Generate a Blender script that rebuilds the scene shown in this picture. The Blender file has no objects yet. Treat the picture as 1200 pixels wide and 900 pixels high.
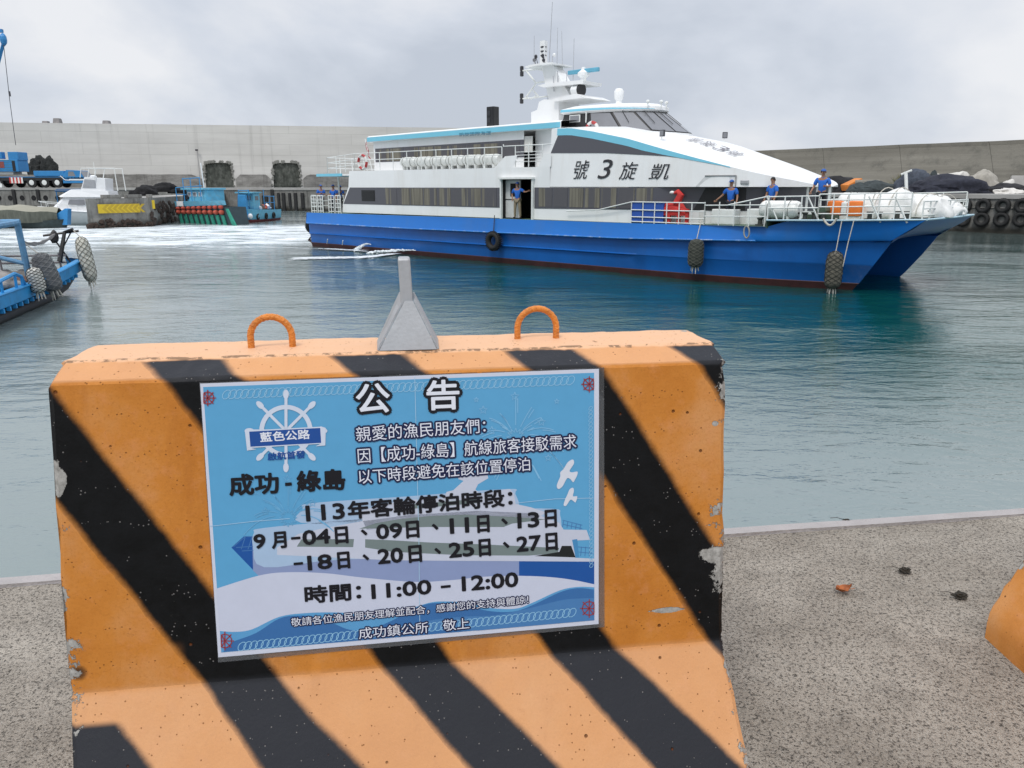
import bpy, bmesh, math, random
from mathutils import Vector, Matrix, noise
S = bpy.context.scene
COL = S.collection
R = math.radians
rnd = random.Random(7)

# ------------------------------------------------------------------ camera, sky, sun, exposure
PITCH = 14.4
FPX = 900.0                       # focal length in pixels of the 1200 px wide photograph
CAMP = Vector((0, 0, 3.7))
cd = bpy.data.cameras.new('camera'); cam = bpy.data.objects.new('camera', cd); COL.objects.link(cam)
cam.location = CAMP; cam.rotation_euler = (R(90 - PITCH), 0, 0)
cd.sensor_fit = 'HORIZONTAL'; cd.sensor_width = 36; cd.lens = 36 * FPX / 1200.0
cd.clip_start = 0.05; cd.clip_end = 6000
S.camera = cam
SUN_EL, SUN_AZ = 58, 205          # high, behind the photographer
S.view_settings.view_transform = 'Standard'; S.view_settings.look = 'None'
S.view_settings.exposure = 0.1; S.view_settings.gamma = 1.0; S.view_settings.use_curve_mapping = False
W = bpy.data.worlds.new('World'); S.world = W; W.use_nodes = True
nt = W.node_tree; nd = nt.nodes; lk = nt.links
for n in list(nd): nd.remove(n)
wo = nd.new('ShaderNodeOutputWorld'); bg = nd.new('ShaderNodeBackground'); bg.inputs[1].default_value = 0.1
sky = nd.new('ShaderNodeTexSky'); sky.sky_type = 'NISHITA'; sky.sun_disc = False
sky.sun_elevation = R(SUN_EL); sky.sun_rotation = R(SUN_AZ); sky.dust_density = 2.0
tc = nd.new('ShaderNodeTexCoord')
mp = nd.new('ShaderNodeMapping'); mp.inputs['Scale'].default_value = (1.5, 1.5, 3.2); mp.inputs['Location'].default_value = (.3, 1.7, .15)
lk.new(tc.outputs['Generated'], mp.inputs[0])
nz = nd.new('ShaderNodeTexNoise'); nz.inputs['Scale'].default_value = 1.25; nz.inputs['Detail'].default_value = 7; nz.inputs['Roughness'].default_value = .52
nz.inputs['Distortion'].default_value = .35
lk.new(mp.outputs[0], nz.inputs['Vector'])
cr = nd.new('ShaderNodeValToRGB'); e = cr.color_ramp.elements
e[0].position = .40; e[0].color = (5.2, 5.65, 6.45, 1); e[1].position = .60; e[1].color = (8.2, 8.3, 8.6, 1)
mid = cr.color_ramp.elements.new(.49); mid.color = (6.4, 6.8, 7.55, 1)
lk.new(nz.outputs[0], cr.inputs[0])
# an overcast sky is brighter overhead than at the horizon
sx = nd.new('ShaderNodeSeparateXYZ'); lk.new(tc.outputs['Generated'], sx.inputs[0])
mr = nd.new('ShaderNodeMapRange'); mr.inputs[1].default_value = .25; mr.inputs[2].default_value = 1; mr.inputs[3].default_value = 1; mr.inputs[4].default_value = 2.0
lk.new(sx.outputs[2], mr.inputs[0])
vm = nd.new('ShaderNodeVectorMath'); vm.operation = 'SCALE'; lk.new(cr.outputs[0], vm.inputs[0]); lk.new(mr.outputs[0], vm.inputs['Scale'])
mx = nd.new('ShaderNodeMixRGB'); mx.inputs[0].default_value = .93
lk.new(sky.outputs[0], mx.inputs[1]); lk.new(vm.outputs[0], mx.inputs[2])
lk.new(mx.outputs[0], bg.inputs[0]); lk.new(bg.outputs[0], wo.inputs[0])
sd = bpy.data.lights.new('sun', 'SUN'); sd.energy = 1.5; sd.angle = R(14); sd.color = (1, .96, .9)
so = bpy.data.objects.new('sun', sd); COL.objects.link(so)
so.rotation_euler = (R(90 - SUN_EL), 0, R(-SUN_AZ + 180))
S.cycles.max_bounces = 6; S.cycles.transparent_max_bounces = 6
S.cycles.use_denoising = True
S.cycles.caustics_reflective = False; S.cycles.caustics_refractive = False

# ------------------------------------------------------------------ measuring helpers
def ray(x, y):
    u = (x - 600) / FPX; v = (450 - y) / FPX
    c, s = math.cos(R(PITCH)), math.sin(R(PITCH))
    return Vector((u, c + v * s, -s + v * c))
def at_z(x, y, z=0.0):            # the place on a level plane that a photo point shows
    r = ray(x, y); return CAMP + r * ((z - CAMP.z) / r.z)
def at_y(x, y, Y):                # the place at a known distance
    r = ray(x, y); return CAMP + r * (Y / r.y)

# ------------------------------------------------------------------ mesh builder
class MB:
    def __init__(s): s.v = []; s.f = []; s.m = []; s.cur = 0
    def add(s, vs, fs):
        o = len(s.v); s.v += [Vector(p) for p in vs]
        for f in fs: s.f.append([i + o for i in f]); s.m.append(s.cur)
        return s
    def box(s, c, d, rot=0, taper=1.0, bev=0):
        c = Vector(c); hx, hy, hz = d[0] / 2, d[1] / 2, d[2] / 2
        M = Matrix.Rotation(rot, 3, 'Z')
        if bev > 0:
            bm = bmesh.new(); bmesh.ops.create_cube(bm, size=1)
            for v in bm.verts: v.co = Vector((v.co.x * d[0], v.co.y * d[1], v.co.z * d[2]))
            bmesh.ops.bevel(bm, geom=bm.edges[:] , offset=bev, segments=2, affect='EDGES', profile=.6)
            for v in bm.verts:
                if taper != 1.0 and v.co.z > 0: v.co.x *= taper; v.co.y *= taper
            return s.bm(bm, Matrix.Translation(c) @ M.to_4x4())
        vs = []
        for z, t in ((-hz, 1), (hz, taper)):
            for x, y in ((-hx, -hy), (hx, -hy), (hx, hy), (-hx, hy)):
                vs.append(c + M @ Vector((x * t, y * t, z)))
        return s.add(vs, [(3, 2, 1, 0), (4, 5, 6, 7), (0, 1, 5, 4), (1, 2, 6, 5), (2, 3, 7, 6), (3, 0, 4, 7)])
    def bm(s, bm, M=None):
        bm.verts.index_update()
        vs = [(M @ v.co) if M else v.co.copy() for v in bm.verts]
        s.add(vs, [[v.index for v in f.verts] for f in bm.faces]); bm.free(); return s
    def tube(s, pts, r, n=8, caps=True, closed=False):
        pts = [Vector(p) for p in pts]; N = len(pts)
        rs = r if isinstance(r, (list, tuple)) else [r] * N
        t0 = (pts[1] - pts[0]).normalized()
        ref = Vector((0, 0, 1)) if abs(t0.z) < .9 else Vector((1, 0, 0))
        nrm = t0.cross(ref).normalized(); vs = []; prev = t0
        for i in range(N):
            if closed: t = (pts[(i + 1) % N] - pts[i - 1]).normalized()
            else: t = (pts[min(i + 1, N - 1)] - pts[max(i - 1, 0)]).normalized()
            q = prev.rotation_difference(t); nrm = q @ nrm; prev = t
            b = t.cross(nrm)
            for k in range(n):
                a = 2 * math.pi * k / n
                vs.append(pts[i] + (nrm * math.cos(a) + b * math.sin(a)) * rs[i])
        fs = []
        for i in range(N if closed else N - 1):
            j = (i + 1) % N
            for k in range(n):
                k2 = (k + 1) % n; fs.append((i * n + k, i * n + k2, j * n + k2, j * n + k))
        if caps and not closed:
            fs.append(tuple(range(n - 1, -1, -1))); fs.append(tuple((N - 1) * n + k for k in range(n)))
        return s.add(vs, fs)
    def lathe(s, prof, n=16, M=None):             # profile of (radius, z)
        vs = []; fs = []
        for r, z in prof:
            for k in range(n):
                a = 2 * math.pi * k / n; p = Vector((r * math.cos(a), r * math.sin(a), z)); vs.append(M @ p if M else p)
        L = len(prof)
        for i in range(L - 1):
            for k in range(n): fs.append((i * n + k, i * n + (k + 1) % n, (i + 1) * n + (k + 1) % n, (i + 1) * n + k))
        fs.append(tuple(range(n - 1, -1, -1))); fs.append(tuple((L - 1) * n + k for k in range(n)))
        return s.add(vs, fs)
    def torus(s, c, R0, r, axis='Y', n=20, m=8, M=None, sq=1.0):
        vs = []; fs = []; c = Vector(c)
        for i in range(n):
            a = 2 * math.pi * i / n
            for k in range(m):
                b = 2 * math.pi * k / m; rr = R0 + r * math.cos(b); h = r * sq * math.sin(b)
                p = Vector((rr * math.cos(a), h, rr * math.sin(a))) if axis == 'Y' else Vector((rr * math.cos(a), rr * math.sin(a), h))
                vs.append(c + (M @ p if M else p))
        for i in range(n):
            for k in range(m): fs.append((i * m + k, i * m + (k + 1) % m, ((i + 1) % n) * m + (k + 1) % m, ((i + 1) % n) * m + k))
        return s.add(vs, fs)
    def grid(s, rows, close=False):               # rows of equal length
        n = len(rows[0]); vs = [p for r in rows for p in r]; fs = []
        for i in range(len(rows) - 1):
            for k in range(n if close else n - 1):
                k2 = (k + 1) % n; fs.append((i * n + k, i * n + k2, (i + 1) * n + k2, (i + 1) * n + k))
        return s.add(vs, fs)
    def prism(s, pts, d):                         # outline (3-D points) pushed along vector d
        pts = [Vector(p) for p in pts]; n = len(pts); d = Vector(d)
        vs = pts + [p + d for p in pts]
        fs = [tuple(range(n - 1, -1, -1)), tuple(range(n, 2 * n))] + [(i, (i + 1) % n, (i + 1) % n + n, i + n) for i in range(n)]
        return s.add(vs, fs)
    def blob(s, c, d, seed=0, amp=.18, fr=1.6, n=3, flat=True, rot=0):
        bm = bmesh.new(); bmesh.ops.create_icosphere(bm, subdivisions=n, radius=1)
        c = Vector(c); o = Vector((seed * 3.7, seed * 1.3, seed * 2.1)); M = Matrix.Rotation(rot, 3, 'Z')
        for v in bm.verts:
            p = v.co.copy(); k = 1 + amp * noise.noise(p * fr + o) * 1.6 + amp * .5 * noise.noise(p * fr * 3 + o) + amp * .22 * noise.noise(p * fr * 8 + o)
            p = p * k; p = Vector((p.x * d[0], p.y * d[1], p.z * d[2]))
            if flat and p.z < -.15 * d[2]: p.z = -.15 * d[2]
            v.co = M @ p
        return s.bm(bm, Matrix.Translation(c))
    def build(s, name, mats, parent=None, smooth=False, loc=None, rot=None, recalc=True, angle=40):
        me = bpy.data.meshes.new(name); me.from_pydata([tuple(v) for v in s.v], [], s.f)
        if not isinstance(mats, (list, tuple)): mats = [mats]
        for m in mats: me.materials.append(m)
        if len(mats) > 1: me.polygons.foreach_set('material_index', s.m)
        if recalc:
            bm = bmesh.new(); bm.from_mesh(me); bmesh.ops.recalc_face_normals(bm, faces=bm.faces); bm.to_mesh(me); bm.free()
        if smooth:
            me.polygons.foreach_set('use_smooth', [True] * len(me.polygons))
            try: me.set_sharp_from_angle(angle=R(angle))
            except Exception: pass
        me.update()
        o = bpy.data.objects.new(name, me); COL.objects.link(o)
        if parent: o.parent = parent
        if loc is not None: o.location = loc
        if rot is not None: o.rotation_euler = rot
        return o

def tag(o, label=None, cat=None, group=None, kind=None):
    if label: o['label'] = label
    if cat: o['category'] = cat
    if group: o['group'] = group
    if kind: o['kind'] = kind
    return o
def thing(name, label, cat, loc=(0, 0, 0), rotz=0, group=None):
    o = bpy.data.objects.new(name, None); COL.objects.link(o); o.empty_display_size = .2
    o.location = loc; o.rotation_euler = (0, 0, rotz)
    return tag(o, label, cat, group)
def copy_tree(o, parent=None):
    c = o.copy(); COL.objects.link(c)
    if parent is not None: c.parent = parent
    for ch in list(o.children): copy_tree(ch, c)
    return c

# ------------------------------------------------------------------ materials
def srgb(r, g, b):
    def f(c):
        c /= 255.0; return c / 12.92 if c <= .04045 else ((c + .055) / 1.055) ** 2.4
    return (f(r), f(g), f(b), 1)
_mats = {}
def mat(name, col, rough=.6, metal=0, var=.12, scale=3.0, bump=0, bscale=None, dirt=None, dirt_amt=.35, spec=.5, coat=0, streak=False, stretch=None):
    if name in _mats: return _mats[name]
    m = bpy.data.materials.new(name); m.use_nodes = True; n = m.node_tree.nodes; l = m.node_tree.links
    b = n['Principled BSDF']; c = tuple(col[:3]) + (1,)
    b.inputs['Roughness'].default_value = rough; b.inputs['Metallic'].default_value = metal
    b.inputs['Specular IOR Level'].default_value = spec; b.inputs['Coat Weight'].default_value = coat
    t = n.new('ShaderNodeTexCoord'); mpn = n.new('ShaderNodeMapping'); l.new(t.outputs['Object'], mpn.inputs[0])
    if stretch: mpn.inputs['Scale'].default_value = stretch
    z = n.new('ShaderNodeTexNoise'); z.inputs['Scale'].default_value = scale; z.inputs['Detail'].default_value = 6; z.inputs['Roughness'].default_value = .65
    l.new(mpn.outputs[0], z.inputs['Vector'])
    ramp = n.new('ShaderNodeValToRGB'); ee = ramp.color_ramp.elements
    ee[0].position = .3; ee[1].position = .7
    ee[0].color = tuple(max(0, x * (1 - var)) for x in c[:3]) + (1,); ee[1].color = tuple(min(1, x * (1 + var)) for x in c[:3]) + (1,)
    l.new(z.outputs[0], ramp.inputs[0]); out = ramp.outputs[0]
    if dirt:
        mp2 = n.new('ShaderNodeMapping'); l.new(t.outputs['Object'], mp2.inputs[0])
        if streak: mp2.inputs['Scale'].default_value = (1, 1, .12)
        z2 = n.new('ShaderNodeTexNoise'); z2.inputs['Scale'].default_value = scale * 1.7; z2.inputs['Detail'].default_value = 8; z2.inputs['Roughness'].default_value = .7
        l.new(mp2.outputs[0], z2.inputs['Vector'])
        r2 = n.new('ShaderNodeMapRange'); r2.inputs[1].default_value = .5; r2.inputs[2].default_value = .72; r2.inputs[3].default_value = 0; r2.inputs[4].default_value = dirt_amt
        l.new(z2.outputs[0], r2.inputs[0])
        mxx = n.new('ShaderNodeMixRGB'); l.new(r2.outputs[0], mxx.inputs[0]); l.new(out, mxx.inputs[1]); mxx.inputs[2].default_value = tuple(dirt[:3]) + (1,)
        out = mxx.outputs[0]
    l.new(out, b.inputs['Base Color'])
    if bump:
        z3 = n.new('ShaderNodeTexNoise'); z3.inputs['Scale'].default_value = bscale or scale * 6; z3.inputs['Detail'].default_value = 4
        l.new(mpn.outputs[0], z3.inputs['Vector'])
        bp = n.new('ShaderNodeBump'); bp.inputs['Strength'].default_value = min(1, bump); bp.inputs['Distance'].default_value = .02 if bump <= 1 else .02 * bump
        l.new(z3.outputs[0], bp.inputs['Height']); l.new(bp.outputs[0], b.inputs['Normal'])
    _mats[name] = m; return m
def flat(name, rgb, rough=.5, spec=.4):
    return mat(name, srgb(*rgb), rough, var=.03, scale=8, spec=spec)

class NT:                                          # short-hand for node building
    def __init__(s, name):
        s.m = bpy.data.materials.new(name); s.m.use_nodes = True
        s.n = s.m.node_tree.nodes; s.l = s.m.node_tree.links; s.b = s.n['Principled BSDF']
    def put(s, sock, val):
        if hasattr(val, 'is_output') or hasattr(val, 'links'): s.l.new(val, sock)
        else: sock.default_value = val
    def math(s, op, a, b=0.0, clamp=False):
        x = s.n.new('ShaderNodeMath'); x.operation = op; x.use_clamp = clamp; s.put(x.inputs[0], a); s.put(x.inputs[1], b); return x.outputs[0]
    def range(s, v, a, b, c=0.0, d=1.0, smooth=True):
        x = s.n.new('ShaderNodeMapRange'); x.interpolation_type = 'SMOOTHSTEP' if smooth else 'LINEAR'
        s.put(x.inputs[0], v); x.inputs[1].default_value = a; x.inputs[2].default_value = b; x.inputs[3].default_value = c; x.inputs[4].default_value = d; return x.outputs[0]
    def noise(s, vec, scale, detail=5, rough=.6, dist=0):
        x = s.n.new('ShaderNodeTexNoise'); s.put(x.inputs['Vector'], vec); x.inputs['Scale'].default_value = scale
        x.inputs['Detail'].default_value = detail; x.inputs['Roughness'].default_value = rough; x.inputs['Distortion'].default_value = dist; return x.outputs[0]
    def vor(s, vec, scale, feature='F1', rnd_=1.0):
        x = s.n.new('ShaderNodeTexVoronoi'); s.put(x.inputs['Vector'], vec); x.inputs['Scale'].default_value = scale; x.feature = feature
        x.inputs['Randomness'].default_value = rnd_; return x
    def mapping(s, vec, scale=(1, 1, 1), rot=(0, 0, 0), loc=(0, 0, 0)):
        x = s.n.new('ShaderNodeMapping'); s.put(x.inputs[0], vec); x.inputs['Scale'].default_value = scale; x.inputs['Rotation'].default_value = rot; x.inputs['Location'].default_value = loc; return x.outputs[0]
    def mix(s, f, a, b, mode='MIX'):
        x = s.n.new('ShaderNodeMixRGB'); x.blend_type = mode; s.put(x.inputs[0], f); s.put(x.inputs[1], a); s.put(x.inputs[2], b); return x.outputs[0]
    def obj(s): return s.n.new('ShaderNodeTexCoord').outputs['Object']
    def pos(s): return s.n.new('ShaderNodeNewGeometry').outputs['Position']
    def sep(s, v):
        x = s.n.new('ShaderNodeSeparateXYZ'); s.l.new(v, x.inputs[0]); return x.outputs
    def comb(s, a, b, c):
        x = s.n.new('ShaderNodeCombineXYZ'); s.put(x.inputs[0], a); s.put(x.inputs[1], b); s.put(x.inputs[2], c); return x.outputs[0]
    def ramp(s, v, stops):
        x = s.n.new('ShaderNodeValToRGB'); e = x.color_ramp.elements
        e[0].position, e[0].color = stops[0][0], tuple(stops[0][1][:3]) + (1,); e[1].position, e[1].color = stops[-1][0], tuple(stops[-1][1][:3]) + (1,)
        for p, c in stops[1:-1]:
            k = e.new(p); k.color = tuple(c[:3]) + (1,)
        s.put(x.inputs[0], v); return x.outputs[0]
    def bump(s, h, strength, dist, nrm=None):
        x = s.n.new('ShaderNodeBump'); x.inputs['Strength'].default_value = strength; x.inputs['Distance'].default_value = dist
        s.l.new(h, x.inputs['Height'])
        if nrm: s.l.new(nrm, x.inputs['Normal'])
        return x.outputs[0]
    def done(s, col=None, rough=None, nrm=None, spec=None):
        if col is not None: s.put(s.b.inputs['Base Color'], col)
        if rough is not None: s.put(s.b.inputs['Roughness'], rough)
        if nrm is not None: s.l.new(nrm, s.b.inputs['Normal'])
        if spec is not None: s.b.inputs['Specular IOR Level'].default_value = spec
        return s.m

# ================================================================== THE SETTING
QZ = 2.35                                          # top of the near quay above the water
# ---- water
k = NT('harbour_water'); P = k.pos(); px, py, pz = k.sep(P)
big = k.noise(k.mapping(P, (.10, .22, 1), (0, 0, R(12))), 1.0, 3, .5, .4)
midn = k.noise(k.mapping(P, (.55, 1.25, 1), (0, 0, R(-8))), 1.0, 4, .55, .6)
small = k.noise(k.mapping(P, (2.2, 3.6, 1), (0, 0, R(20))), 1.0, 4, .6, .3)
calm = k.range(k.noise(P, .07, 2), .38, .62, .35, 1.0)
fine = k.noise(k.mapping(P, (5.5, 11, 1), (0, 0, R(6))), 1.0, 3, .6, .3)
h = k.math('ADD', k.math('MULTIPLY', big, 2.0), k.math('MULTIPLY', k.math('ADD', k.math('ADD', k.math('MULTIPLY', midn, 1.35), k.math('MULTIPLY', small, .50)), k.math('MULTIPLY', fine, .15)), calm))
nrm = k.bump(h, 1.0, .068)
# propeller wash: white foam astern of the ferry
ax = k.math('ADD', px, k.math('MULTIPLY', k.math('SUBTRACT', py, 50.0), .12))
near_far = k.math('MULTIPLY', k.range(py, 33, 64), k.range(py, 82, 75))
side = k.math('MULTIPLY', k.range(px, -9.5, -16.5), k.range(px, -75, -50))
mask = k.math('MULTIPLY', near_far, side)
fn = k.noise(k.mapping(P, (.16, .5, 1), (0, 0, R(-14))), 1.0, 8, .68, 1.2)
fn2 = k.noise(k.mapping(P, (1.1, 2.2, 1)), 1.0, 6, .7, .5)
fsum = k.math('ADD', k.math('MULTIPLY', fn, .75), k.math('MULTIPLY', fn2, .25))
foam = k.range(k.math('ADD', fsum, k.math('MULTIPLY', k.math('SUBTRACT', mask, 1.0), .17)), .37, .62)
foam = k.math('MULTIPLY', foam, k.range(mask, 0.02, .25))
# thin side wash along the hull
# hull's dark reflection painted in beside the ferry, pale sky reflection elsewhere, churned wake
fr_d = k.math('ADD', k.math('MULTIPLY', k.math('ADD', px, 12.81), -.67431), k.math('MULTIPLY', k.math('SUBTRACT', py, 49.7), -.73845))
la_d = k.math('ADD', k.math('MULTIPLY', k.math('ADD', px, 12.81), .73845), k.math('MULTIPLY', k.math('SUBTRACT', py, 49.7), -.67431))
hull_refl = k.math('MULTIPLY', k.math('MULTIPLY', k.range(fr_d, 20, 9), k.range(la_d, 50, 38)), k.range(k.math('ADD', px, k.math('MULTIPLY', k.noise(P, .12, 3), 6)), -14, 0))
tone = k.mix(hull_refl, (.185, .232, .232, 1), (.003, .066, .062, 1))
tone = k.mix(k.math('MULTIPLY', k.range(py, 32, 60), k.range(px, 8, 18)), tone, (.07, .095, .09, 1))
tone = k.mix(k.math('MULTIPLY', k.range(mask, .12, .8), .8), tone, (.42, .50, .53, 1))
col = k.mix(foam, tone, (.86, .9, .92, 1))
k.b.inputs['IOR'].default_value = 1.6
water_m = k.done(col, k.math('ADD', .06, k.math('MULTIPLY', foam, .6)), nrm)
w = MB()
# the sheet is finer near the quay so that real swell shapes its surface
def swell(x, y):
    return .05 * noise.noise(Vector((x * .11, y * .19, 3))) + .02 * noise.noise(Vector((x * .42, y * .8, 9)))
ys = []; y = 2.0
while y < 190: ys.append(y); y *= 1.014 if y > 12 else 1.03
rows = []
for y in ys:
    ext = y * 1.05 + 8
    rows.append([Vector((-ext + 2 * ext * i / 130, y, swell(-ext + 2 * ext * i / 130, y))) for i in range(131)])
w.grid(rows)
yl = ys[-1]; e_ = yl * 1.05 + 8
w.add([(-1500, yl, -.03), (1500, yl, -.03), (1500, 2500, -.03), (-1500, 2500, -.03)], [(0, 1, 2, 3)])
w.add([(-600, -40, -.04), (-10.1, 2, -.04), (-e_, yl, -.04), (-600, yl, -.04)], [(0, 1, 2, 3)])
w.add([(600, -40, -.04), (10.1, 2, -.04), (e_, yl, -.04), (600, yl, -.04)], [(3, 2, 1, 0)])
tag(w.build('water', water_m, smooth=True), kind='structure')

# ---- near quay
YAW = R(8.6)
E1 = Vector((math.cos(YAW), math.sin(YAW), 0)); EB = Vector((-math.sin(YAW), math.cos(YAW), 0))
QE = Vector((.8792, 2.8824, 0))                     # a point on the quay edge
k = NT('worn_concrete'); P = k.pos()
n1 = k.noise(P, 2.2, 6, .65); n2 = k.noise(P, 80, 6, .75); n3 = k.noise(P, 9, 7, .72)
peb = k.vor(P, 190)
base = k.ramp(n1, [(.3, (.265, .230, .19)), (.5, (.365, .325, .275)), (.7, (.46, .415, .355))])
base = k.mix(k.range(n3, .48, .66, 0, .5), base, (.22, .195, .165, 1))
pits = k.range(k.math('ADD', k.math('MULTIPLY', n2, .5), k.math('MULTIPLY', k.noise(P, 190, 4, .75), .5)), .478, .385)
base = k.mix(k.math('MULTIPLY', pits, .95), base, (.055, .05, .045, 1))
gr = k.n.new('ShaderNodeSeparateColor'); k.l.new(peb.outputs['Color'], gr.inputs[0])
base = k.mix(k.range(gr.outputs[0], .78, .95, 0, .32), base, (.47, .44, .39, 1))
base = k.mix(k.range(gr.outputs[1], .85, .97, 0, .3), base, (.13, .12, .115, 1))
cr1 = k.vor(k.mix(.18, P, k.n.new('ShaderNodeTexNoise').outputs['Color']), 1.1, 'DISTANCE_TO_EDGE')
base = k.mix(k.range(cr1.outputs[0], .004, .0, 0, .22), base, (.07, .065, .06, 1))
hh = k.math('ADD', k.math('MULTIPLY', n2, .8), k.math('ADD', k.math('MULTIPLY', peb.outputs['Distance'], -.35), k.math('MULTIPLY', pits, -.8)))
hh = k.math('ADD', hh, k.math('MULTIPLY', n3, 1.2))
conc_m = k.done(base, .9, k.bump(hh, .8, .012), .25)
def quay_pt(a, b, z): 
    p = QE + E1 * a + EB * b; return Vector((p.x, p.y, z))
q = MB(); rows = []
for i in range(60):
    b = -7.0 + (7.0 - .07) * i / 59
    rows.append([quay_pt(-9 + 18 * j / 150, b, QZ + .006 * noise.noise(Vector((j * .35, i * .5, 0)))) for j in range(151)])
q.grid(rows)
for (a0, a1, b0, b1) in ((-60, -9, -30, -.07), (9, 60, -30, -.07), (-9, 9, -30, -7)):
    q.add([quay_pt(a0, b0, QZ), quay_pt(a1, b0, QZ), quay_pt(a1, b1, QZ), quay_pt(a0, b1, QZ)], [(0, 1, 2, 3)])
tag(q.build('quay', conc_m), kind='structure')
edge_m = mat('pale_coping', (.36, .335, .33), .8, var=.12, scale=5, bump=.4, bscale=60, dirt=(.3, .29, .27), dirt_amt=.4)
q = MB(); rows = []
for j in range(241):
    a = -30 + 60 * j / 240; jb = .006 * noise.noise(Vector((a * 3, 5, 0)))
    rows.append([quay_pt(a, -.07, QZ - .05), quay_pt(a, -.068 + jb, QZ + .012), quay_pt(a, -.02 + jb, QZ + .014), quay_pt(a, jb, QZ), quay_pt(a, 0, -1.5)])
q.grid(rows)
tag(q.build('quay_edge', edge_m), kind='structure')

# ---- far quays: left one (in front of the sea wall) and right one
LZ, RZ = 3.55, 3.1
L0, L1 = Vector((-160, 141.5)), Vector((-4, 120.5))
RD = Vector((.62, -.785)); R0p = Vector((39.5, 66.0)); R1p = L1
k = NT('old_quay_concrete'); P = k.pos(); X, Y, Z = k.sep(P)
n1 = k.noise(P, .5, 6, .7); n2 = k.noise(k.mapping(P, (1, 1, .12)), 1.6, 6, .7)
c = k.ramp(n1, [(.3, (.14, .135, .125)), (.55, (.23, .225, .21)), (.75, (.33, .32, .30))])
c = k.mix(k.range(n2, .48, .68, 0, .7), c, (.06, .058, .052, 1))
wet = k.range(k.math('ADD', Z, k.math('MULTIPLY', n1, 1.2)), 1.5, .7)
c = k.mix(wet, c, (.035, .033, .027, 1))
quay_m = k.done(c, .85, k.bump(k.noise(P, 6, 5, .7), .6, .05), .3)
k = NT('quay_top_concrete'); P = k.pos()
c = k.ramp(k.noise(P, .4, 6, .7), [(.3, (.30, .29, .275)), (.7, (.44, .43, .41))])
top_m = k.done(c, .9, None, .2)
def quay_strip(name, A, B, z, deep):
    A = Vector(A); B = Vector(B); d = (B - A).normalized(); nb = Vector((-d.y, d.x))
    if nb.y < 0: nb = -nb
    m = MB(); m.cur = 0
    N = 60; rows = []
    for i in range(N + 1):
        p = A.lerp(B, i / N); rows.append([Vector((p.x, p.y, -1.2)), Vector((p.x, p.y, z - .35))])
    m.grid(rows)
    rows = []
    for i in range(N + 1):
        p = A.lerp(B, i / N) - nb * .12; rows.append([Vector((p.x, p.y, z - .35)), Vector((p.x, p.y, z)), Vector((p.x + nb.x * .3, p.y + nb.y * .3, z))])
    m.cur = 1; m.grid(rows)
    m.add([(A.x + nb.x * .18, A.y + nb.y * .18, z), (B.x + nb.x * .18, B.y + nb.y * .18, z), (B.x + nb.x * deep, B.y + nb.y * deep, z), (A.x + nb.x * deep, A.y + nb.y * deep, z)], [(0, 1, 2, 3)])
    return tag(m.build(name, [quay_m, top_m]), kind='structure')
quay_strip('quay', L0, L1, LZ, 30)
Re = R0p + RD * 75
qr = quay_strip('quay', L1, Re, RZ, 60)

# ---- the sea wall: tall pale wall on the left, old sloping one on the right
k = NT('sea_wall_pale'); P = k.pos(); O = k.obj(); X, Y, Z = k.sep(O)
br = k.n.new('ShaderNodeTexBrick'); k.l.new(k.comb(X, Z, 0.0), br.inputs['Vector'])
br.inputs['Color1'].default_value = (1, 1, 1, 1); br.inputs['Color2'].default_value = (.955, .955, .955, 1); br.inputs['Mortar'].default_value = (.72, .72, .71, 1)
br.inputs['Scale'].default_value = 1; br.inputs['Mortar Size'].default_value = .035; br.inputs['Mortar Smooth'].default_value = .5
br.inputs['Brick Width'].default_value = 19; br.inputs['Row Height'].default_value = 2.05; br.offset = .37
c = k.ramp(k.noise(k.mapping(O, (.05, 1, .35)), 1.0, 7, .68), [(.3, (.53, .52, .49)), (.7, (.67, .66, .625))])
c = k.mix(1.0, c, br.outputs[0], 'MULTIPLY')
c = k.mix(k.range(k.noise(k.mapping(O, (.8, 1, .03)), 1.0, 6, .7), .52, .75, 0, .35), c, (.25, .245, .23, 1))
wallp_m = k.done(c, .9, k.bump(k.noise(O, 3, 5, .7), .3, .04), .2)
k = NT('sea_wall_weathered'); P = k.obj(); X, Y, Z = k.sep(P)
c = k.ramp(k.noise(k.mapping(P, (.35, 1, 1.1)), 1.0, 8, .75), [(.32, (.14, .135, .125)), (.5, (.24, .235, .22)), (.7, (.36, .35, .33))])
c = k.mix(k.range(k.noise(k.mapping(P, (1.6, 1, .1)), 1.0, 6, .7), .5, .7, 0, .6), c, (.08, .078, .07, 1))
wallw_m = k.done(c, .95, k.bump(k.noise(P, 4, 5, .7), .6, .06), .2)
k = NT('sea_wall_dark'); P = k.obj(); X, Y, Z = k.sep(P)
c = k.ramp(k.noise(k.mapping(P, (.02, 1, .45)), 1.0, 8, .72), [(.3, (.12, .113, .095)), (.55, (.195, .185, .158)), (.75, (.26, .248, .212))])
c = k.mix(k.range(k.noise(k.mapping(P, (.35, 1, .09), (0, R(8), 0)), 1.0, 7, .75), .48, .7, 0, .55), c, (.075, .075, .068, 1))
wr = k.n.new('ShaderNodeTexBrick'); k.l.new(k.comb(k.math('ADD', X, k.math('MULTIPLY', Z, .42)), Z, 0.0), wr.inputs['Vector'])
wr.inputs['Color1'].default_value = (1, 1, 1, 1); wr.inputs['Color2'].default_value = (.93, .93, .93, 1); wr.inputs['Mortar'].default_value = (.52, .52, .52, 1)
wr.inputs['Scale'].default_value = 1; wr.inputs['Mortar Size'].default_value = .04; wr.inputs['Brick Width'].default_value = 10.5; wr.inputs['Row Height'].default_value = 40; wr.offset = 0
c = k.mix(1.0, c, wr.outputs[0], 'MULTIPLY')
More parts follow.
